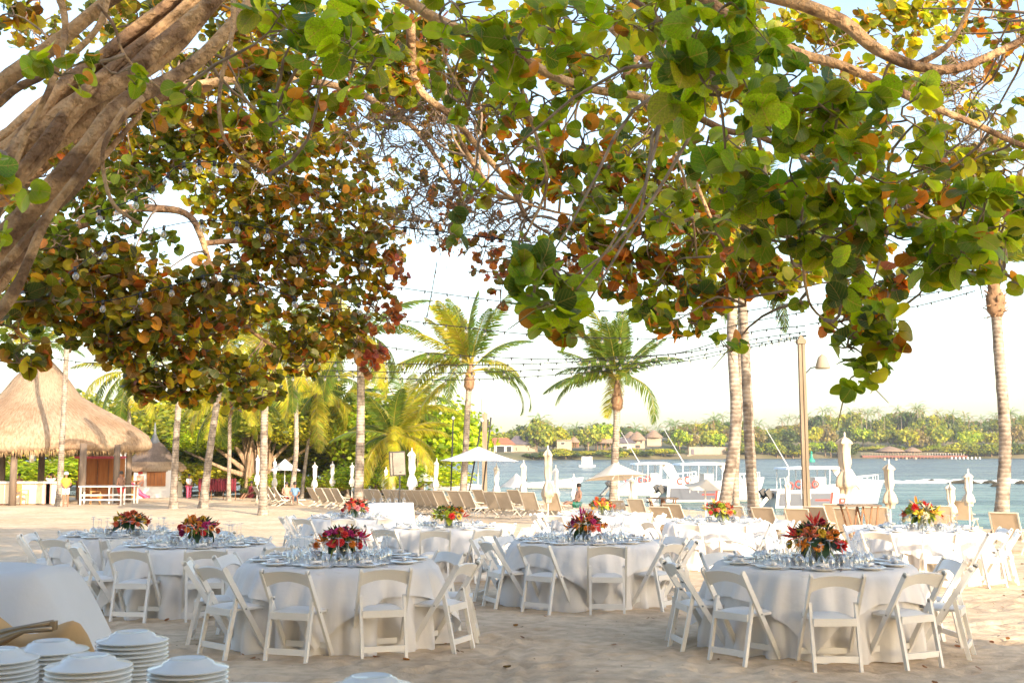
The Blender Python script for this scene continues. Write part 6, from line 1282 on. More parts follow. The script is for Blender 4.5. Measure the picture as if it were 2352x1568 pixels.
# ------------------------------------------------------------------ DINING TABLES
random.seed(61)
def make_chair():
    r = thing('folding_chair', 'x', 'chair', (0, 0, 0)); W = .222
    A = Vector((0, -.27, .80)); B = Vector((0, .235, 0)); C = Vector((0, -.115, .555)); D = Vector((0, -.235, 0))
    def leg(sx, x, p, q, w, h, round_top=True):
        mb = MB(); o = Vector((sx * x, 0, 0)); mb.bar(p + o, q + o, w, h)
        if round_top:
            d = (p - q).normalized(); mb.tube([p + o - Vector((w / 2, 0, 0)), p + o + Vector((w / 2, 0, 0))], h / 2, 10)
        return mb.build('leg', M_white, r)
    for sx in (-1, 1):
        leg(sx, W, A, B, .024, .048); leg(sx, W - .027, C, D, .026, .036)
    L_ = lambda z: A + (B - A) * ((.80 - z) / .80)
    # curved top board with an arched lower edge
    mb = MB(); n = 12; vs_ = []; w = W - .012; d = (A - B).normalized(); nrm = Vector((0, d.z, -d.y))
    for i in range(n + 1):
        t = -1 + 2 * i / n; x = w * t; top = .785 + .012 * (1 - t * t); bot = .665 + .040 * (1 - t * t) ** 1; bow = -.022 * (1 - t * t)
        for z in (top, bot):
            q = L_(z) + Vector((x, 0, 0)) + nrm * -bow
            for s_ in (-.010, .010): vs_.append(q + nrm * s_)
    fs_ = []
    for i in range(n):
        a = i * 4; b = a + 4; fs_ += [(a, b, b + 2, a + 2), (a + 1, a + 3, b + 3, b + 1), (a, a + 1, b + 1, b), (a + 2, b + 2, b + 3, a + 3)]
    fs_ += [(0, 2, 3, 1), (n * 4, n * 4 + 1, n * 4 + 3, n * 4 + 2)]
    mb.add(vs_, fs_); mb.build('backrest', M_white, r)
    # seat frame and vinyl pad
    mb = MB(); mb.box((0, .02, .43), (W * 2 - .085, .36, .022)); mb.box((0, -.165, .412), (W * 2 - .078, .022, .062)); mb.box((0, .195, .42), (W * 2 - .085, .02, .04)); mb.build('seat_frame', M_white, r)
    mb = MB(); vs_ = []; fs_ = []; K = 6
    for j in range(K + 1):
        for i in range(K + 1):
            u = -1 + 2 * i / K; v = -1 + 2 * j / K; vs_.append((u * (W - .052), .018 + v * .165, .4415 + .026 * (1 - u ** 6) * (1 - v ** 6)))
    for j in range(K):
        for i in range(K): a = j * (K + 1) + i; fs_.append((a, a + 1, a + K + 2, a + K + 1))
    mb.add(vs_, fs_); mb.build('seat_pad', M_pad, r, True)
    E = C + (D - C) * ((.555 - .115) / .555); mb = MB(); mb.box((0, E.y, .115), (W * 2 - .075, .02, .05)); mb.build('stretcher', M_white, r)
    q = L_(.13); MB().box((0, q.y, .13), (W * 2 - .02, .02, .05)).build('stretcher', M_white, r)
    for sx in (-1, 1): MB().tube([(sx * (W + .013), L_(.44).y, .44), (sx * (W + .016), L_(.44).y, .44)], .008, 8).build('bolt', M_steel, r)
    return r
CH = make_chair(); CH_used = False
def cloth_pair(seed):
    random.seed(seed); NT = 144; fold = [(random.choice((8, 10, 12, 14, 18, 22)), U(0, 6.28), U(.4, 1)) for _ in range(5)]; k0 = U(0, 6.28); R0 = .915
    def A(th): return sum(a * (1.9 * abs(math.sin(.5 * (n * th + p + .8 * math.sin(2 * th + p)))) ** .65 - 1.25) for n, p, a in fold) / 2.0
    def rad_(th, h): return R0 + .045 * (1 - math.exp(-h * 9)) + .07 * h + A(th) * .125 * min(1, h * 1.8) ** 1.1 + (.035 * math.sin(5 * th + k0) * math.sin(17 * th) * max(0, h - .45) * 3) + .012 * math.sin(31 * th + 4 * h)
    TH = [2 * math.pi * i / NT for i in range(NT)]
    vs_ = [(0, 0, .762)]; fs_ = []
    rings = [(.3, 0), (.6, 0), (.88, 0), (.905, .004)] + [(None, h) for h in (.012, .03, .06, .1, .15, .2, .27, .34, .42, .5, .58, .66, .72, .755)]
    for q, h in rings:
        for th in TH:
            r_ = q if q else rad_(th, h); z = .762 - h
            if h > .7: r_ += .02 * math.sin(th * 23 + 1) * (h - .68) * 10
            vs_.append((r_ * math.cos(th), r_ * math.sin(th), max(z + (.004 * math.sin(9 * th) if h > .7 else 0), .006)))
    for i in range(NT): fs_.append((0, 1 + i, 1 + (i + 1) % NT))
    for k in range(len(rings) - 1):
        for i in range(NT): a = 1 + k * NT + i; b = 1 + k * NT + (i + 1) % NT; fs_.append((a, a + NT, b + NT, b))
    m1 = MB().add(vs_, fs_).mesh('tablecloth', M_cloth, True)
    # square overlay: corners hang low
    ha = 1.16; vs_ = [(0, 0, .770)]; fs_ = []; ts = [.25, .5, .7, .80, .84, .87, .90, .93, .96, 1.0]; NR = 12
    for k in range(1, NR + 1):
        for th in TH:
            c_ = max(abs(math.cos(th)), abs(math.sin(th))); bnd = ha / c_ ** .92
            s = bnd * k / NR if bnd * k / NR < .9 else bnd * k / NR
            if k <= 5: s = .905 * k / 5
            else: s = .905 + (bnd - .905) * (k - 5) / (NR - 5)
            if s <= .906: vs_.append((s * math.cos(th), s * math.sin(th), .770 - (.003 if k == 5 else 0)))
            else:
                h = s - .905; r_ = rad_(th, h) + .020 + .09 * max(0, h - .08) * (1 + .7 * math.sin(7 * th + k0)) + .02 * h; vs_.append((r_ * math.cos(th), r_ * math.sin(th), .770 - h * .985 - .003))
    for i in range(NT): fs_.append((0, 1 + i, 1 + (i + 1) % NT))
    for k in range(NR - 1):
        for i in range(NT): a = 1 + k * NT + i; b = 1 + k * NT + (i + 1) % NT; fs_.append((a, a + NT, b + NT, b))
    m2 = MB().add(vs_, fs_).mesh('overlay_cloth', M_cloth, True); return m1, m2
CL = [cloth_pair(s_) for s_ in (5, 6, 7)]
random.seed(62)
ME_top = MB().lathe([(0, .725), (.90, .725), (.90, .755), (0, .755)], 40).mesh('tabletop', M_wood)
ME_leg = MB().bar((0, 0, 0), (0, 0, .725), .04, .04).mesh('leg', M_steel)
ME_plate = MB().lathe([(0, .004), (.075, .004), (.08, 0), (.085, .006), (.135, .020), (.138, .024), (.128, .022), (.092, .012), (0, .010)], 28).mesh('plate', M_china, True)
ME_sidep = MB().lathe([(0, .004), (.045, .004), (.05, 0), (.085, .012), (.083, .015), (.05, .008), (0, .008)], 22).mesh('side_plate', M_china, True)
def napk():
    mb = MB(); K = 8; vs_ = []; fs_ = []
    for lay, (w, l, z) in enumerate(((.052, .085, .026), (.05, .08, .036))):
        o = len(vs_)
        for j in range(K + 1):
            for i in range(5):
                u = -1 + i / 2; v = -1 + 2 * j / K; vs_.append((u * w + .008 * math.sin(v * 4 + lay), v * l, z + .008 * math.cos(u * 1.4) + .005 * math.sin(v * 5 + u * 2)))
        for j in range(K):
            for i in range(4): a = o + j * 5 + i; fs_.append((a, a + 1, a + 6, a + 5))
    mb.add(vs_, fs_); mb.tube([(-.06, -.01, .045), (.06, .01, .045)], .018, 8); return mb.mesh('napkin', M_nap, True)
ME_nap = napk()
def gl_inv(s, bowl=.042, h=.20):            # wine glass standing upside down
    mb = MB(); mb.lathe([(bowl * .80, .000), (bowl * .95, .025), (bowl, .055), (bowl * .80, .088), (bowl * .3, .108), (.006, .114), (.0045, .135), (.0045, h - .012), (.012, h - .006), (.034, h - .001), (.035, h + .0012), (0, h + .0022)], 18); return mb.mesh('wine_glass', M_glass, True)
ME_gl = [gl_inv(1, .045, .235), gl_inv(1, .039, .215), gl_inv(1, .050, .25)]
ME_tum = MB().lathe([(.030, .0), (.038, .10), (.036, .10), (.028, .008), (0, .008)], 16).mesh('tumbler', M_glass, True)
ME_bowl = MB().lathe([(0, 0), (.03, .002), (.052, .03), (.060, .065), (.055, .10), (.052, .10), (.057, .065), (.048, .03), (0, .012)], 22).mesh('votive_bowl', glassmat('smoky_glass', (.72, .73, .73), .35), True)
def fork():
    mb = MB(); mb.bar((0, -.10, .003), (0, .03, .003), .007, .003); mb.bar((0, .03, .003), (0, .05, .005), .020, .003)
    for x in (-.008, -.003, .003, .008): mb.bar((x, .05, .005), (x, .095, .004), .0025, .002)
    return mb.mesh('fork', M_steel)
ME_fork = fork(); ME_knife = MB().bar((0, -.11, .003), (0, -.01, .003), .009, .005).bar((0, -.01, .003), (0, .11, .003), .016, .0025).mesh('knife', M_steel)
# flowers
FM = {k: pm('petal_' + k, c, tuple(x * .7 for x in c), 25, .55, trans=.25) for k, c in dict(red=(.75, .035, .03), coral=(.80, .18, .08), orange=(.85, .28, .02), yellow=(.72, .48, .03), magenta=(.62, .03, .20), burgundy=(.36, .015, .05), pink=(.62, .22, .25), lime=(.38, .46, .03), cream=(.66, .60, .40)).items()}
M_fg = pm('dark_florist_leaf', (.03, .075, .02), (.02, .05, .015), 8, .4, trans=.15); M_fl = pm('variegated_leaf', (.40, .42, .05), (.10, .17, .02), 14, .4, trans=.2, stretch=(1, 6, 1)); M_dark = pm('flower_centre', (.08, .03, .015), None, 30)
def petals(mb, n, L_, w, e0, e1, z0=0.0, cup=.2):
    for k in range(n):
        a = k * 2.39996; e = e0 + (e1 - e0) * (k / max(n - 1, 1)); d = Vector((math.cos(a) * math.cos(e), math.sin(a) * math.cos(e), math.sin(e))); t = Vector((-math.sin(a), math.cos(a), 0)); up = d.cross(t)
        b = Vector((0, 0, z0)); m_ = b + d * L_ * .5; mb.add([b, m_ + t * w - up * w * cup, b + d * L_ + Vector((0, 0, -.1 * L_)), m_ - t * w - up * w * cup, m_ + up * w * cup], [(0, 4, 1), (1, 4, 2), (2, 4, 3), (3, 4, 0)])
def fl_mesh(kind):
    mb = MB()
    if kind == 'ginger': petals(mb, 26, .05, .010, -.2, 1.4); petals(mb, 16, .035, .009, .3, 1.5, .015)
    if kind == 'bird': petals(mb, 5, .12, .011, .5, 1.3)
    if kind == 'rose': petals(mb, 24, .036, .020, -.1, 1.4, cup=.6)
    if kind == 'lily': petals(mb, 6, .065, .016, .2, .6, cup=.35); petals(mb, 5, .03, .004, .9, 1.4)
    if kind == 'gerbera': petals(mb, 26, .045, .007, .05, .25); mb.cur = 1; mb.lathe([(0, .012), (.014, .008), (.016, 0)], 9); 
    if kind == 'anthurium':
        pts = [(0, 0, 0)] + [((.045 * (1 - .45 * math.cos(a))) * math.cos(a) * 1.1, .05 * math.sin(a), .012 * math.sin(2 * a)) for a in [k * math.pi / 7 for k in range(14)]]; mb.add(pts, [(0, 1 + k, 1 + (k + 1) % 14) for k in range(14)]); mb.cur = 1; mb.tube([(0, 0, .004), (.03, 0, .035)], [.006, .003], 6)
    return mb
FLM = {}
def flower(kind, colr, parent, loc, d):
    k = (kind, colr)
    if k not in FLM: FLM[k] = fl_mesh(kind).mesh('flower', [FM[colr], FM['yellow'] if kind == 'anthurium' else M_dark])
    o = place(FLM[k], 'flower', parent, loc); o.rotation_euler = d.to_track_quat('Z', 'Y').to_euler(); s = U(.85, 1.2); o.scale = (s, s, s); return o
def lf_mesh(L_, w, m, n=6):
    mb = MB(); vs_ = []; fs_ = []
    for i in range(n + 1):
        t = i / n; ww = w * math.sin(math.pi * (t * .92 + .05)) ** .8; z = .10 * L_ * math.sin(t * 2) - .35 * L_ * t * t; vs_ += [(L_ * t, -ww, z + ww * .25), (L_ * t, 0, z), (L_ * t, ww, z + ww * .25)]
    for i in range(n):
        a = i * 3; fs_ += [(a, a + 3, a + 4, a + 1), (a + 1, a + 4, a + 5, a + 2)]
    mb.add(vs_, fs_); return mb.mesh('leaf', m, True)
def spk_mesh(m):
    mb = MB()
    for k in range(7):
        a = -.9 + k * .3; L_ = .15 * (1 - abs(a) * .25); mb.add([(0, 0, 0), (L_ * .5 * math.cos(a) , L_ * .5 * math.sin(a) - .006, .03), (L_ * math.cos(a), L_ * math.sin(a), -.01), (L_ * .5 * math.cos(a), L_ * .5 * math.sin(a) + .006, .03)], [(0, 1, 2, 3)])
    return mb.mesh('leaf', m)
LF = [lf_mesh(.17, .045, M_fg), lf_mesh(.13, .03, M_fg), lf_mesh(.14, .018, M_fl), spk_mesh(M_fl), spk_mesh(M_fg), lf_mesh(.12, .04, FM['lime'])]
ME_vase = MB().lathe([(0, 0), (.05, 0), (.052, .15), (.049, .15), (.047, .01), (0, .01)], 18).mesh('vase', M_glass, True)
ME_inner = MB().lathe([(0, .012), (.046, .012), (.046, .138), (0, .138)], 18).mesh('leaf_lining', M_fl, True); ME_innerd = MB().lathe([(0, .012), (.046, .012), (.046, .138), (0, .138)], 18).mesh('leaf_lining', M_fg, True)
def arrangement(label, loc, cols, s=1.0, dark=True, n=30):
    r = thing('flower_arrangement', label, 'flowers', loc, U(0, 6), 'flower centrepieces on the round tables', s)
    place(ME_vase, 'vase', r); place(ME_innerd if dark else ME_inner, 'leaf_lining', r)
    for k in range(24):
        a = k * 2.4; e = U(-.75, .35); me = random.choice([LF[0], LF[1], LF[3], LF[4], LF[2]] if dark else [LF[3], LF[2], LF[5], LF[1], LF[3]])
        o = place(me, 'leaf', r, (.03 * math.cos(a), .03 * math.sin(a), .13 + U(0, .03)), (U(-.5, .5), -e, a), U(.9, 1.25))
    for k in range(n):
        t = (k + .5) / n; a = k * 2.39996; rr = .19 * math.sqrt(t) + U(-.01, .01); z = .245 - .13 * t + U(-.02, .03); d = Vector((math.cos(a) * t * 1.3, math.sin(a) * t * 1.3, 1 - .6 * t)).normalized()
        kind = random.choice(('ginger', 'rose', 'rose', 'ginger', 'rose', 'lily', 'bird')) if k % 6 else random.choice(('gerbera', 'anthurium'))
        flower(kind, random.choice(cols), r, (rr * math.cos(a), rr * math.sin(a), z), d)
    mb = MB()
    for k in range(10): a = k * .63; mb.tube([(.015 * math.cos(a), .015 * math.sin(a), .1), (.10 * math.cos(a), .10 * math.sin(a), .24)], .004, 4)
    mb.build('stems', M_fg, r); 
    mb = MB()
    for k in range(70): q = rdir(); q.z = abs(q.z) * .8; p = Vector((q.x * .15, q.y * .15, .17 + q.z * .10)); t = rdir() * .012; mb.add([p - t, p + t, p + q * .06], [(0, 1, 2)])
    o = mb.build('filler_greens', M_fg, r); o['kind'] = 'stuff'
TABLES = [
    ('the front left table', 777, 12.06, 10, -27, ('red', 'orange', 'magenta', 'coral', 'orange', 'red'), True, 42, 3),
    ('the front right table', 1872, 11.7, 10, -26, ('burgundy', 'orange', 'yellow', 'coral', 'red', 'orange'), True, 38, 3),
    ('the middle table', 1342, 15.7, 10, -8, ('magenta', 'coral', 'orange', 'red'), True, 42, 3),
    ('the second table from left', 447, 14.9, 10, 1, ('red', 'magenta', 'yellow', 'coral', 'orange', 'orange'), True, 38, 3),
    ('the leftmost table', 291, 17.2, 10, -4, ('coral', 'orange', 'red', 'yellow', 'coral'), True, 34, 2),
    ('the small far table', 812, 24.5, 10, -18, ('red', 'coral', 'pink', 'red'), True, 28, 2),
    ('the lime-vase table', 1026, 19.8, 10, -24, ('red', 'yellow', 'orange', 'lime'), False, 34, 2),
    ('the sunny centre table', 1378, 26.0, 10, 7, ('coral', 'red', 'yellow', 'lime', 'orange'), False, 28, 2),
    ('the sunny table by the palms', 1652, 22.0, 10, -16, ('red', 'yellow', 'coral', 'lime'), False, 32, 2),
    ('the sunny right-edge table', 2118, 18.8, 10, -26, ('red', 'yellow', 'coral', 'lime', 'orange', 'cream'), False, 34, 2)]
def angd(k, off):                            # ten seats, named round the table
    a0 = [(off + 18 + 36 * j + 180) % 360 - 180 for j in range(10)]; a = a0[k]; side = 'right' if a > 0 else 'left'
    same = sorted([x for x in a0 if (x > 0) == (a > 0)], key=abs); i = same.index(a)
    return ('nearest seat on the %s', 'second seat on the %s', 'third seat on the %s', 'fourth seat on the %s', 'furthest seat on the %s', 'very back seat on the %s')[i] % side
for ti, (tn, cu, Y_, nch, off, cols, dark, ngl, gps) in enumerate(TABLES):
    b_ = base(cu, Y_); gzz = b_.z; near = Y_ < 18.5
    t = thing('round_table', 'round folding table hidden under white cloth, ' + tn, 'table', b_, 0, 'round dining tables'); place(ME_top, 'tabletop', t)
    for sx in (-1, 1):
        for sy in (-1, 1): place(ME_leg, 'leg', t, (sx * .5, sy * .5, 0))
    rz = U(0, 6.28) if ti not in (0, 1) else (.75, 2.1)[ti]
    c1, c2 = CL[ti % 3]
    o = place(c1, 'tablecloth', None, b_, (0, 0, rz)); tag(o, 'floor-length white tablecloth with soft folds on ' + tn, 'tablecloth', 'white floor-length tablecloths')
    o = place(c2, 'overlay_cloth', None, b_, (0, 0, rz)); tag(o, 'square white overlay with hanging corners on ' + tn, 'overlay cloth', 'white overlay cloths')
    zt = gzz + .772
    for k in range(nch):
        a = -off * 0 + off + 360 * k / nch + (18 if nch == 10 else 0); a = (a + 180) % 360 - 180; R_ = 1.13 + U(-.02, .07)
        th = rad(a); p = Vector((b_.x + R_ * math.sin(th), b_.y - R_ * math.cos(th), 0)); p.z = gz(p.x, p.y) - .022
        w = angd(k, off); lb = 'white folding chair, %s, %s' % (w, tn)
        rzc = th + rad(U(-14, 14))
        if not CH_used: CH.location = p; CH.rotation_euler = (0, 0, rzc); CH['label'] = lb; CH['group'] = 'white folding chairs around the tables'; CH_used = True
        else: dup(CH, lb, p, rzc, 'white folding chairs around the tables')
        # the place setting in front of that chair
        q = Vector((math.sin(th), -math.cos(th), 0)); tx = Vector((math.cos(th), math.sin(th), 0)); c = Vector((b_.x, b_.y, zt))
        def put(me, nm_, r_, s2, label, cat, grp, rz_=0.0, dz=0.0, sc=None):
            o = place(me, nm_, None, c + q * r_ + tx * s2 + Vector((0, 0, dz)), (0, 0, th + rz_), sc); return tag(o, label, cat, grp)
        ws = '%s, %s' % (w, tn)
        put(ME_plate, 'dinner_plate', .745, 0, 'white dinner plate at the ' + ws, 'plate', 'dinner plates')
        put(ME_nap, 'napkin', .745, 0, 'folded white napkin at the ' + ws, 'napkin', 'folded napkins', U(-.5, .5), 0)
        if near:
            put(ME_fork, 'fork', .74, -.165, 'steel fork at the ' + ws, 'fork', 'forks', U(-.15, .15)); put(ME_knife, 'knife', .74, .165, 'steel knife at the ' + ws, 'knife', 'knives', U(-.15, .15))
            put(ME_sidep, 'side_plate', .60, -.20, 'small white side plate at the ' + ws, 'plate', 'side plates')
        for g in range(gps):
            put(ME_gl[(k + g) % 3], 'wine_glass', .50 + U(-.04, .04) - .06 * (g == 2), (-.085, .03, .12)[g] + U(-.02, .02), ('left', 'middle', 'right')[g] + ' upturned wine glass, %s, %s' % (w, tn), 'wine glass', 'upturned wine glasses on ' + tn)
    arrangement('centrepiece of %s flowers on %s' % (' and '.join(dict.fromkeys(cols[:3])), tn), Vector((b_.x + .03, b_.y, zt)), cols, (1.22 if near else 1.32) * (1.15 if ti in (1, 9) else 1), dark)
    for sx in (-1, 1): tag(place(ME_bowl, 'votive_bowl', None, Vector((b_.x + sx * .20, b_.y - .20 + U(-.05, .05), zt))), 'glass votive bowl %s of the flowers on %s' % ('left' if sx < 0 else 'right', tn), 'bowl', 'glass votive bowls')
# extra white serving table at the back
def rect_table(label, clabel, u, Y_, w, d, h, rz=0.0):
    b_ = base(u, Y_); r = thing('serving_table', label, 'table', b_, rz); MB().box((0, 0, h - .02), (w, d, .03)).build('tabletop', M_wood, r)
    for sx in (-1, 1):
        for sy in (-1, 1): MB().bar((sx * (w / 2 - .05), sy * (d / 2 - .05), 0), (sx * (w / 2 - .05), sy * (d / 2 - .05), h - .03), .04, .04).build('leg', M_steel, r)
    mb = MB(); n = 60; vs_ = [(0, 0, h + .004)]; fs_ = []
    hs_ = [0, .01, .04, .12, .25, .45, h - .02]
    for k, hq in enumerate(hs_):
        for i in range(n):
            a = 2 * math.pi * i / n; m_ = max(abs(math.cos(a)), abs(math.sin(a))); f_ = 1 + .0; x = math.cos(a) / m_ * (w / 2 + .012); y = math.sin(a) / m_ * (d / 2 + .012); fo = (.02 * hq * math.sin(i * 1.7) + .05 * hq) if k else 0; vs_.append((x * (1 + fo / w * 2), y * (1 + fo / d * 2), h + .004 - hq))
    for i in range(n): fs_.append((0, 1 + i, 1 + (i + 1) % n))
    for k in range(len(hs_) - 1):
        for i in range(n): a = 1 + k * n + i; b = 1 + k * n + (i + 1) % n; fs_.append((a, a + n, b + n, b))
    o = mb.add(vs_, fs_).build('tablecloth', M_cloth, None, True, loc=b_, rot=(0, 0, rz)); tag(o, clabel, 'tablecloth'); return r, b_
rt_, bq = rect_table('draped serving table behind the small far table', 'white cloth hanging straight over the serving table behind the small far table', 896, 27.5, 1.0, .7, .98, .1)
for k in range(5): tag(place(ME_gl[k % 3], 'wine_glass', None, bq + Vector((-.38 + k * .17, U(-.1, .1), .99))), 'upturned wine glass in the row on the serving table, %s from the left' % ORD[k], 'wine glass', 'wine glasses on the serving table')

# ------------------------------------------------------------------ BUFFET in the near left corner
bt = thing('buffet_table', 'buffet table in the near left corner carrying the plate stacks', 'table', (-2.2, 4.5, 0)); MB().box((0, 0, .74), (3.2, 2.4, .04)).build('tabletop', M_wood, bt)
for sx in (-1, 1):
    for sy in (-1, 1): MB().bar((sx * 1.5, sy * 1.1, 0), (sx * 1.5, sy * 1.1, .72), .05, .05).build('leg', M_steel, bt)
mb = MB(); nx, ny = 60, 50; vs_ = []; fs_ = []
for j in range(ny + 1):
    for i in range(nx + 1):
        x = -1.62 + 3.24 * i / nx; y = -1.22 + 2.44 * j / ny; z = .765 + .004 * math.sin(x * 9 + y * 4); e = max(abs(x) - 1.58, 0) + max(abs(y) - 1.19, 0); vs_.append((x, y, z - e * 12))
for j in range(ny):
    for i in range(nx): a = j * (nx + 1) + i; fs_.append((a, a + 1, a + nx + 2, a + nx + 1))
tag(mb.add(vs_, fs_).build('tablecloth', M_cloth, None, True, loc=(-2.2, 4.5, 0)), 'white cloth covering the buffet table in the near left corner', 'tablecloth')
ME_ip = MB().lathe([(.0, .030), (.052, .030), (.056, .034), (.064, .034), (.068, .029), (.080, .025), (.088, .014), (.130, .004), (.135, .0), (.131, -.002), (.086, .008), (.0, .012)], 44).mesh('plate', M_china, True)
for si, (u, v, Y_, n, wh) in enumerate(((305, 1466, 4.69, 23, 'back right'), (117, 1488, 4.52, 22, 'back left'), (-6, 1508, 4.24, 22, 'cut off by the left edge'), (204, 1524, 3.93, 22, 'front middle'), (431, 1530, 4.15, 22, 'furthest right'), (852, 1572, 3.8, 22, 'just showing at the bottom edge'))):
    p = P(u, v, Y_)
    if si == 5:
        pass
    z0 = p.z - .0155 * (n - 1) - .006
    for k in range(n):
        o = place(ME_ip, 'plate', None, (p.x + U(-.003, .003), p.y + U(-.003, .003), z0 + .0155 * k), (0, 0, U(0, 6)))
        tag(o, ('topmost upside-down white plate' if k == n - 1 else '%s upside-down white plate from the top' % ORD[n - 1 - k]) + ', stack ' + wh, 'plate', 'plates of the stack ' + wh)
    if z0 > .78:
        pass
b6 = thing('plate_stand', 'white covered stand holding the plate stack at the bottom edge', 'stand', (P(852, 1572, 3.8).x, 3.8, 0)); MB().lathe([(.0, .755), (.22, .755), (.22, .70), (.24, 0), (0, 0)], 24).build('cover', M_cloth, b6, True)
# cloth draped over the warmers behind the plates
mb = MB(); nx, ny = 70, 50; vs_ = []; fs_ = []
for j in range(ny + 1):
    for i in range(nx + 1):
        x = -3.8 + 2.04 * i / nx; y = 5.02 + 1.15 * j / ny
        ex = max(0, (x + 2.09) / .30) if x > -2.09 else 0; f_ = min(1, ex); fy = max(0, (5.38 - y) / .33); g2 = min(1, fy); fb = min(1, max(0, (y - 5.86) / .28))
        top = 1.285 - .015 * (x + 2.6) ** 2; drop_ = (1 - (1 - f_) ** 1.0 * 1) ; h = top - (f_ ** 1.35) * .56 - (g2 ** 1.3) * .50 * (1 - .25 * f_) - fb ** 1.3 * .5
        wr = .016 * math.sin(9 * (x + .8 * y)) + .075 * abs(noise.noise(Vector((x * 3.5 + y * 2, y * 1.2, 7)))) * (g2 + .4) + .022 * math.sin(5.5 * x - 7 * y + 1) * (g2 + .3) + .05 * noise.noise(Vector((x * 2.2, y * 2.2, 3))) ; vs_.append((x + .03 * g2 * math.sin(8 * y), y, max(h + wr * (.4 + g2), .768)))
for j in range(ny):
    for i in range(nx): a = j * (nx + 1) + i; fs_.append((a, a + 1, a + nx + 2, a + nx + 1))
tag(mb.add(vs_, fs_).build('dust_cloth', M_cloth, None, True), 'white cloth draped in a rounded mound over the warmers on the buffet', 'cloth')
wm = thing('food_warmer', 'covered food warmer under the draped cloth on the buffet', 'food warmer', (-3.2, 5.6, .765)); MB().box((0, 0, .20), (1.3, .36, .40)).build('body', M_steel, wm)
M_tanc = pm('tan_cloth', (.64, .38, .16), (.54, .29, .10), 3, .8, .3, 8); M_brass = pm('bronze_metal', (.42, .33, .22), (.3, .22, .14), 4, .3, metal=.8)
mb = MB(); nx = 40; vs_ = []; fs_ = []
for j in range(nx + 1):
    for i in range(nx + 1):
        x = -2.55 + .98 * i / nx; y = 4.62 + .42 * j / nx; rx = (1 - .30 * i / nx) * (1 - max(0, (i / nx - .85) / .15) ** 2); h = .775 + .47 * rx * math.sin(math.pi * min(1, (j / nx) * .9 + .1)) ** .6 + .02 * math.sin(x * 14 + y * 9) + .06 * noise.noise(Vector((x * 5, y * 5, 0))); vs_.append((x, y, h))
for j in range(nx):
    for i in range(nx): a = j * (nx + 1) + i; fs_.append((a, a + 1, a + nx + 2, a + nx + 1))
tag(mb.add(vs_, fs_).build('folded_cloth', M_tanc, None, True), 'rumpled tan orange cloth lying behind the plate stacks', 'cloth')
r = thing('serving_tongs', 'bronze serving tongs lying on the tan cloth at the left edge', 'tongs', P(45, 1440, 4.72)); MB().tube([(-.25, .02, -.01), (-.08, .0, -.03), (.02, .0, .0), (.13, 0, .018)], [.03, .022, .010, .012], 8).build('arm', M_brass, r, True); MB().tube([(-.25, -.02, -.01), (-.06, -.02, -.045), (.02, -.01, -.012), (.13, -.01, -.002)], [.03, .022, .010, .012], 8).build('arm', M_brass, r, True); MB().box((.13, 0, .008), (.02, .03, .034)).build('hinge', M_brass, r)

# ------------------------------------------------------------------ STRING LIGHTS
M_wire = pm('black_wire', (.015, .015, .015), (.01, .01, .01), 5, .6)
mb = MB(); mb.cur = 0; mb.tube([(0, 0, .02), (0, 0, -.05)], [.020, .022], 6); mb.cur = 1; mb.lathe([(.016, -.05), (.040, -.085), (.045, -.11), (.030, -.14), (0, -.15)], 9); mb.cur = 2; mb.lathe([(0, -.075), (.009, -.09), (.009, -.12), (0, -.13)], 5); ME_bulb = mb.mesh('bulb', [M_black, M_bulb, FM['cream']], True)
def string(label, pts, nb, s=1.0, r=.012):
    pts = [P(*p) for p in pts]; o0 = pts[0]; t = thing('string_light', label, 'string lights', o0, 0, 'festoon light strings'); out = []
    for i in range(len(pts) - 1):
        a = pts[max(i - 1, 0)]; b = pts[i]; c = pts[i + 1]; d = pts[min(i + 2, len(pts) - 1)]
        for k in range(10):
            q = k / 10; out.append(.5 * ((2 * b) + (c - a) * q + (2 * a - 5 * b + 4 * c - d) * q * q + (3 * b - a - 3 * c + d) * q ** 3) - o0)
    out.append(pts[-1] - o0); MB().tube(out, r, 4).build('cable', M_wire, t)
    L_ = [0]
    for a, b in zip(out, out[1:]): L_.append(L_[-1] + (b - a).length)
    for k in range(nb):
        d = L_[-1] * (k + .5 + U(-.1, .1)) / nb; i = max(j for j in range(len(L_)) if L_[j] <= d); i = min(i, len(out) - 2); p = out[i].lerp(out[i + 1], (d - L_[i]) / max(L_[i + 1] - L_[i], 1e-6)); place(ME_bulb, 'bulb', t, p, (U(-.2, .2), U(-.2, .2), 0), s)
string('highest festoon string sloping down from the left foliage across the sky', [(840, 650, 30), (1050, 679, 31), (1201, 698, 32), (1318, 709, 32), (1419, 716, 32), (1570, 723, 33), (1700, 716, 33), (1846, 690, 33)], 20)
string('second festoon string, passing through the crown of the centre palm', [(880, 730, 30), (1000, 744, 31), (1221, 768, 31), (1453, 777, 32), (1570, 773, 32), (1720, 740, 32), (1850, 716, 32)], 22)
string('third festoon string, dipping behind the windswept palm crown', [(860, 792, 32), (999, 812, 33), (1134, 820, 33), (1285, 825, 33), (1450, 818, 33), (1570, 808, 33), (1724, 763, 33), (1850, 748, 32)], 26)
string('fourth festoon string, nearly level across the middle of the sky', [(600, 828, 34), (885, 834, 34), (1083, 838, 34), (1318, 831, 34), (1570, 810, 34), (1724, 780, 34), (1850, 762, 32)], 34)
string('fifth festoon string, just above the lowest one', [(600, 848, 36), (781, 851, 36), (1016, 856, 36), (1218, 850, 36), (1440, 836, 36), (1570, 823, 36), (1730, 790, 35), (1852, 770, 32)], 36)
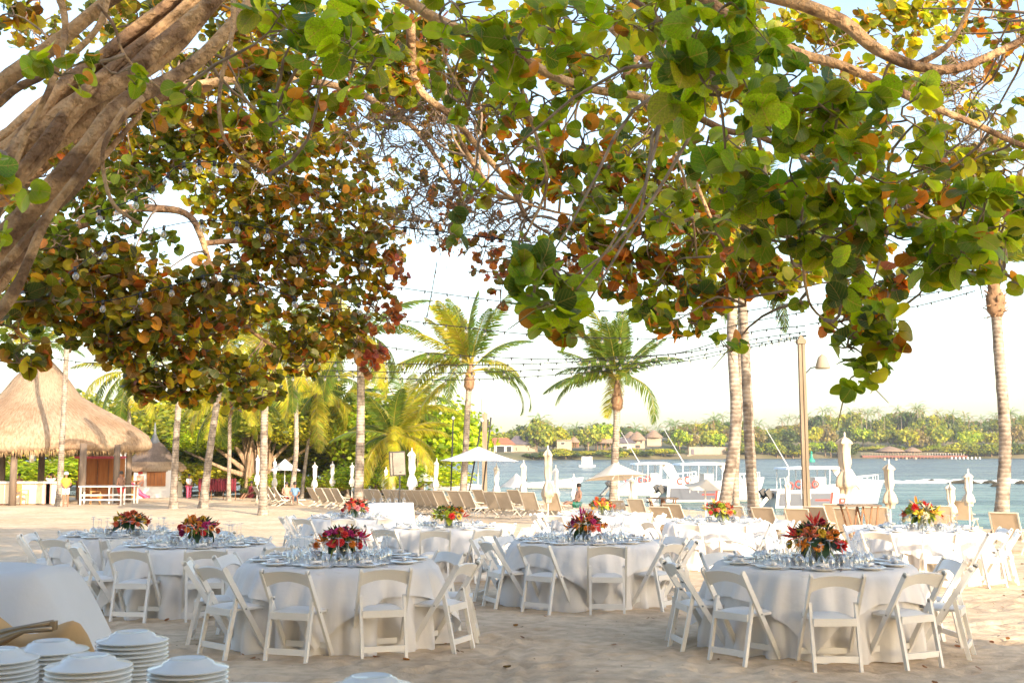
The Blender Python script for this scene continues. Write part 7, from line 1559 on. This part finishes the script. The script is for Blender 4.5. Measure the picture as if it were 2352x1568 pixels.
string('lowest festoon string crossing the trunks on the left', [(620, 866, 38), (781, 864, 38), (1050, 872, 38), (1318, 857, 38), (1570, 830, 37), (1724, 797, 36), (1852, 772, 32)], 40)
string('festoon string hanging almost vertically left of the windswept palm', [(1004, 600, 31), (990, 680, 31), (976, 748, 31)], 3)
string('upper festoon string beside the pavilion peak', [(90, 735, 34), (111, 749, 34), (205, 772, 35), (330, 800, 36)], 7)
string('middle festoon string beside the pavilion peak', [(20, 768, 34), (44, 775, 34), (190, 793, 35), (360, 806, 36)], 9)
string('lower festoon string crossing the pavilion peak', [(20, 800, 36), (100, 818, 36), (200, 833, 36), (330, 838, 37), (480, 842, 38)], 13)
string('festoon string from the post towards the far right palm, upper', [(1858, 700, 32), (1980, 690, 32), (2089, 682, 33), (2230, 655, 33)], 9)
string('festoon string from the post towards the far right palm, lower', [(1858, 745, 32), (1990, 722, 32), (2110, 702, 33), (2240, 668, 33)], 11)
string('festoon string wound through the dark sea grape, upper row', [(205, 492, 12.5), (290, 465, 12.5), (360, 425, 12.5), (412, 380, 12.5), (480, 372, 12.8), (560, 382, 13)], 9, .85, .006)
string('festoon string wound through the dark sea grape, middle row', [(140, 640, 12.8), (260, 560, 13), (420, 512, 13), (545, 512, 13), (700, 552, 13.2), (860, 610, 13.6)], 10, .85, .006)
string('festoon string wound through the dark sea grape, lower row', [(120, 700, 13.4), (250, 690, 13.4), (380, 660, 13.6), (520, 630, 14), (700, 690, 14.2), (860, 700, 14.4)], 10, .85, .006)
string('festoon string in the crown above the centre', [(900, 520, 11.8), (1080, 540, 12), (1210, 560, 12), (1330, 590, 12.2), (1470, 610, 12.2)], 9, .85, .006)

# fallen leaves and twigs on the sand
pos = []; nr = []; ax = []; sz = []; cc = []
for k in range(420):
    Y_ = U(6.5, 24); x = U(-.45, .45) * Y_; pos.append((x, Y_, gz(x, Y_) + .015)); nr.append(Vector((0, 0, 1)) + rdir() * .5); ax.append(rdir()); sz.append(U(.010, .035)); cc.append(random.choice(((.10, .05, .02), (.16, .07, .03), (.06, .035, .02), (.18, .07, .03))))
o = place(mass_mesh('leaf_litter', LT_mid, pos, ax, nr, sz, cc, M_leaf), 'leaf_litter'); tag(o, 'small brown fallen leaves scattered over the sand', 'fallen leaves', None, 'stuff')
# ------------------------------------------------------------------ thin sea haze
hz = MB().box((250, 640, 26), (2300, 1500, 64)).mesh('haze')
m = bpy.data.materials.new('sea_haze'); m.use_nodes = True; nt = m.node_tree; nt.nodes.clear()
o_ = nt.nodes.new('ShaderNodeOutputMaterial'); pv = nt.nodes.new('ShaderNodeVolumePrincipled'); pv.inputs['Color'].default_value = (.86, .92, .97, 1)
pv.inputs['Density'].default_value = .0002; pv.inputs['Anisotropy'].default_value = .2; nt.links.new(pv.outputs[0], o_.inputs['Volume'])
hz.materials.append(m); ho = place(hz, 'haze'); tag(ho, 'thin pale sea haze softening the far bank', None, None, 'stuff')
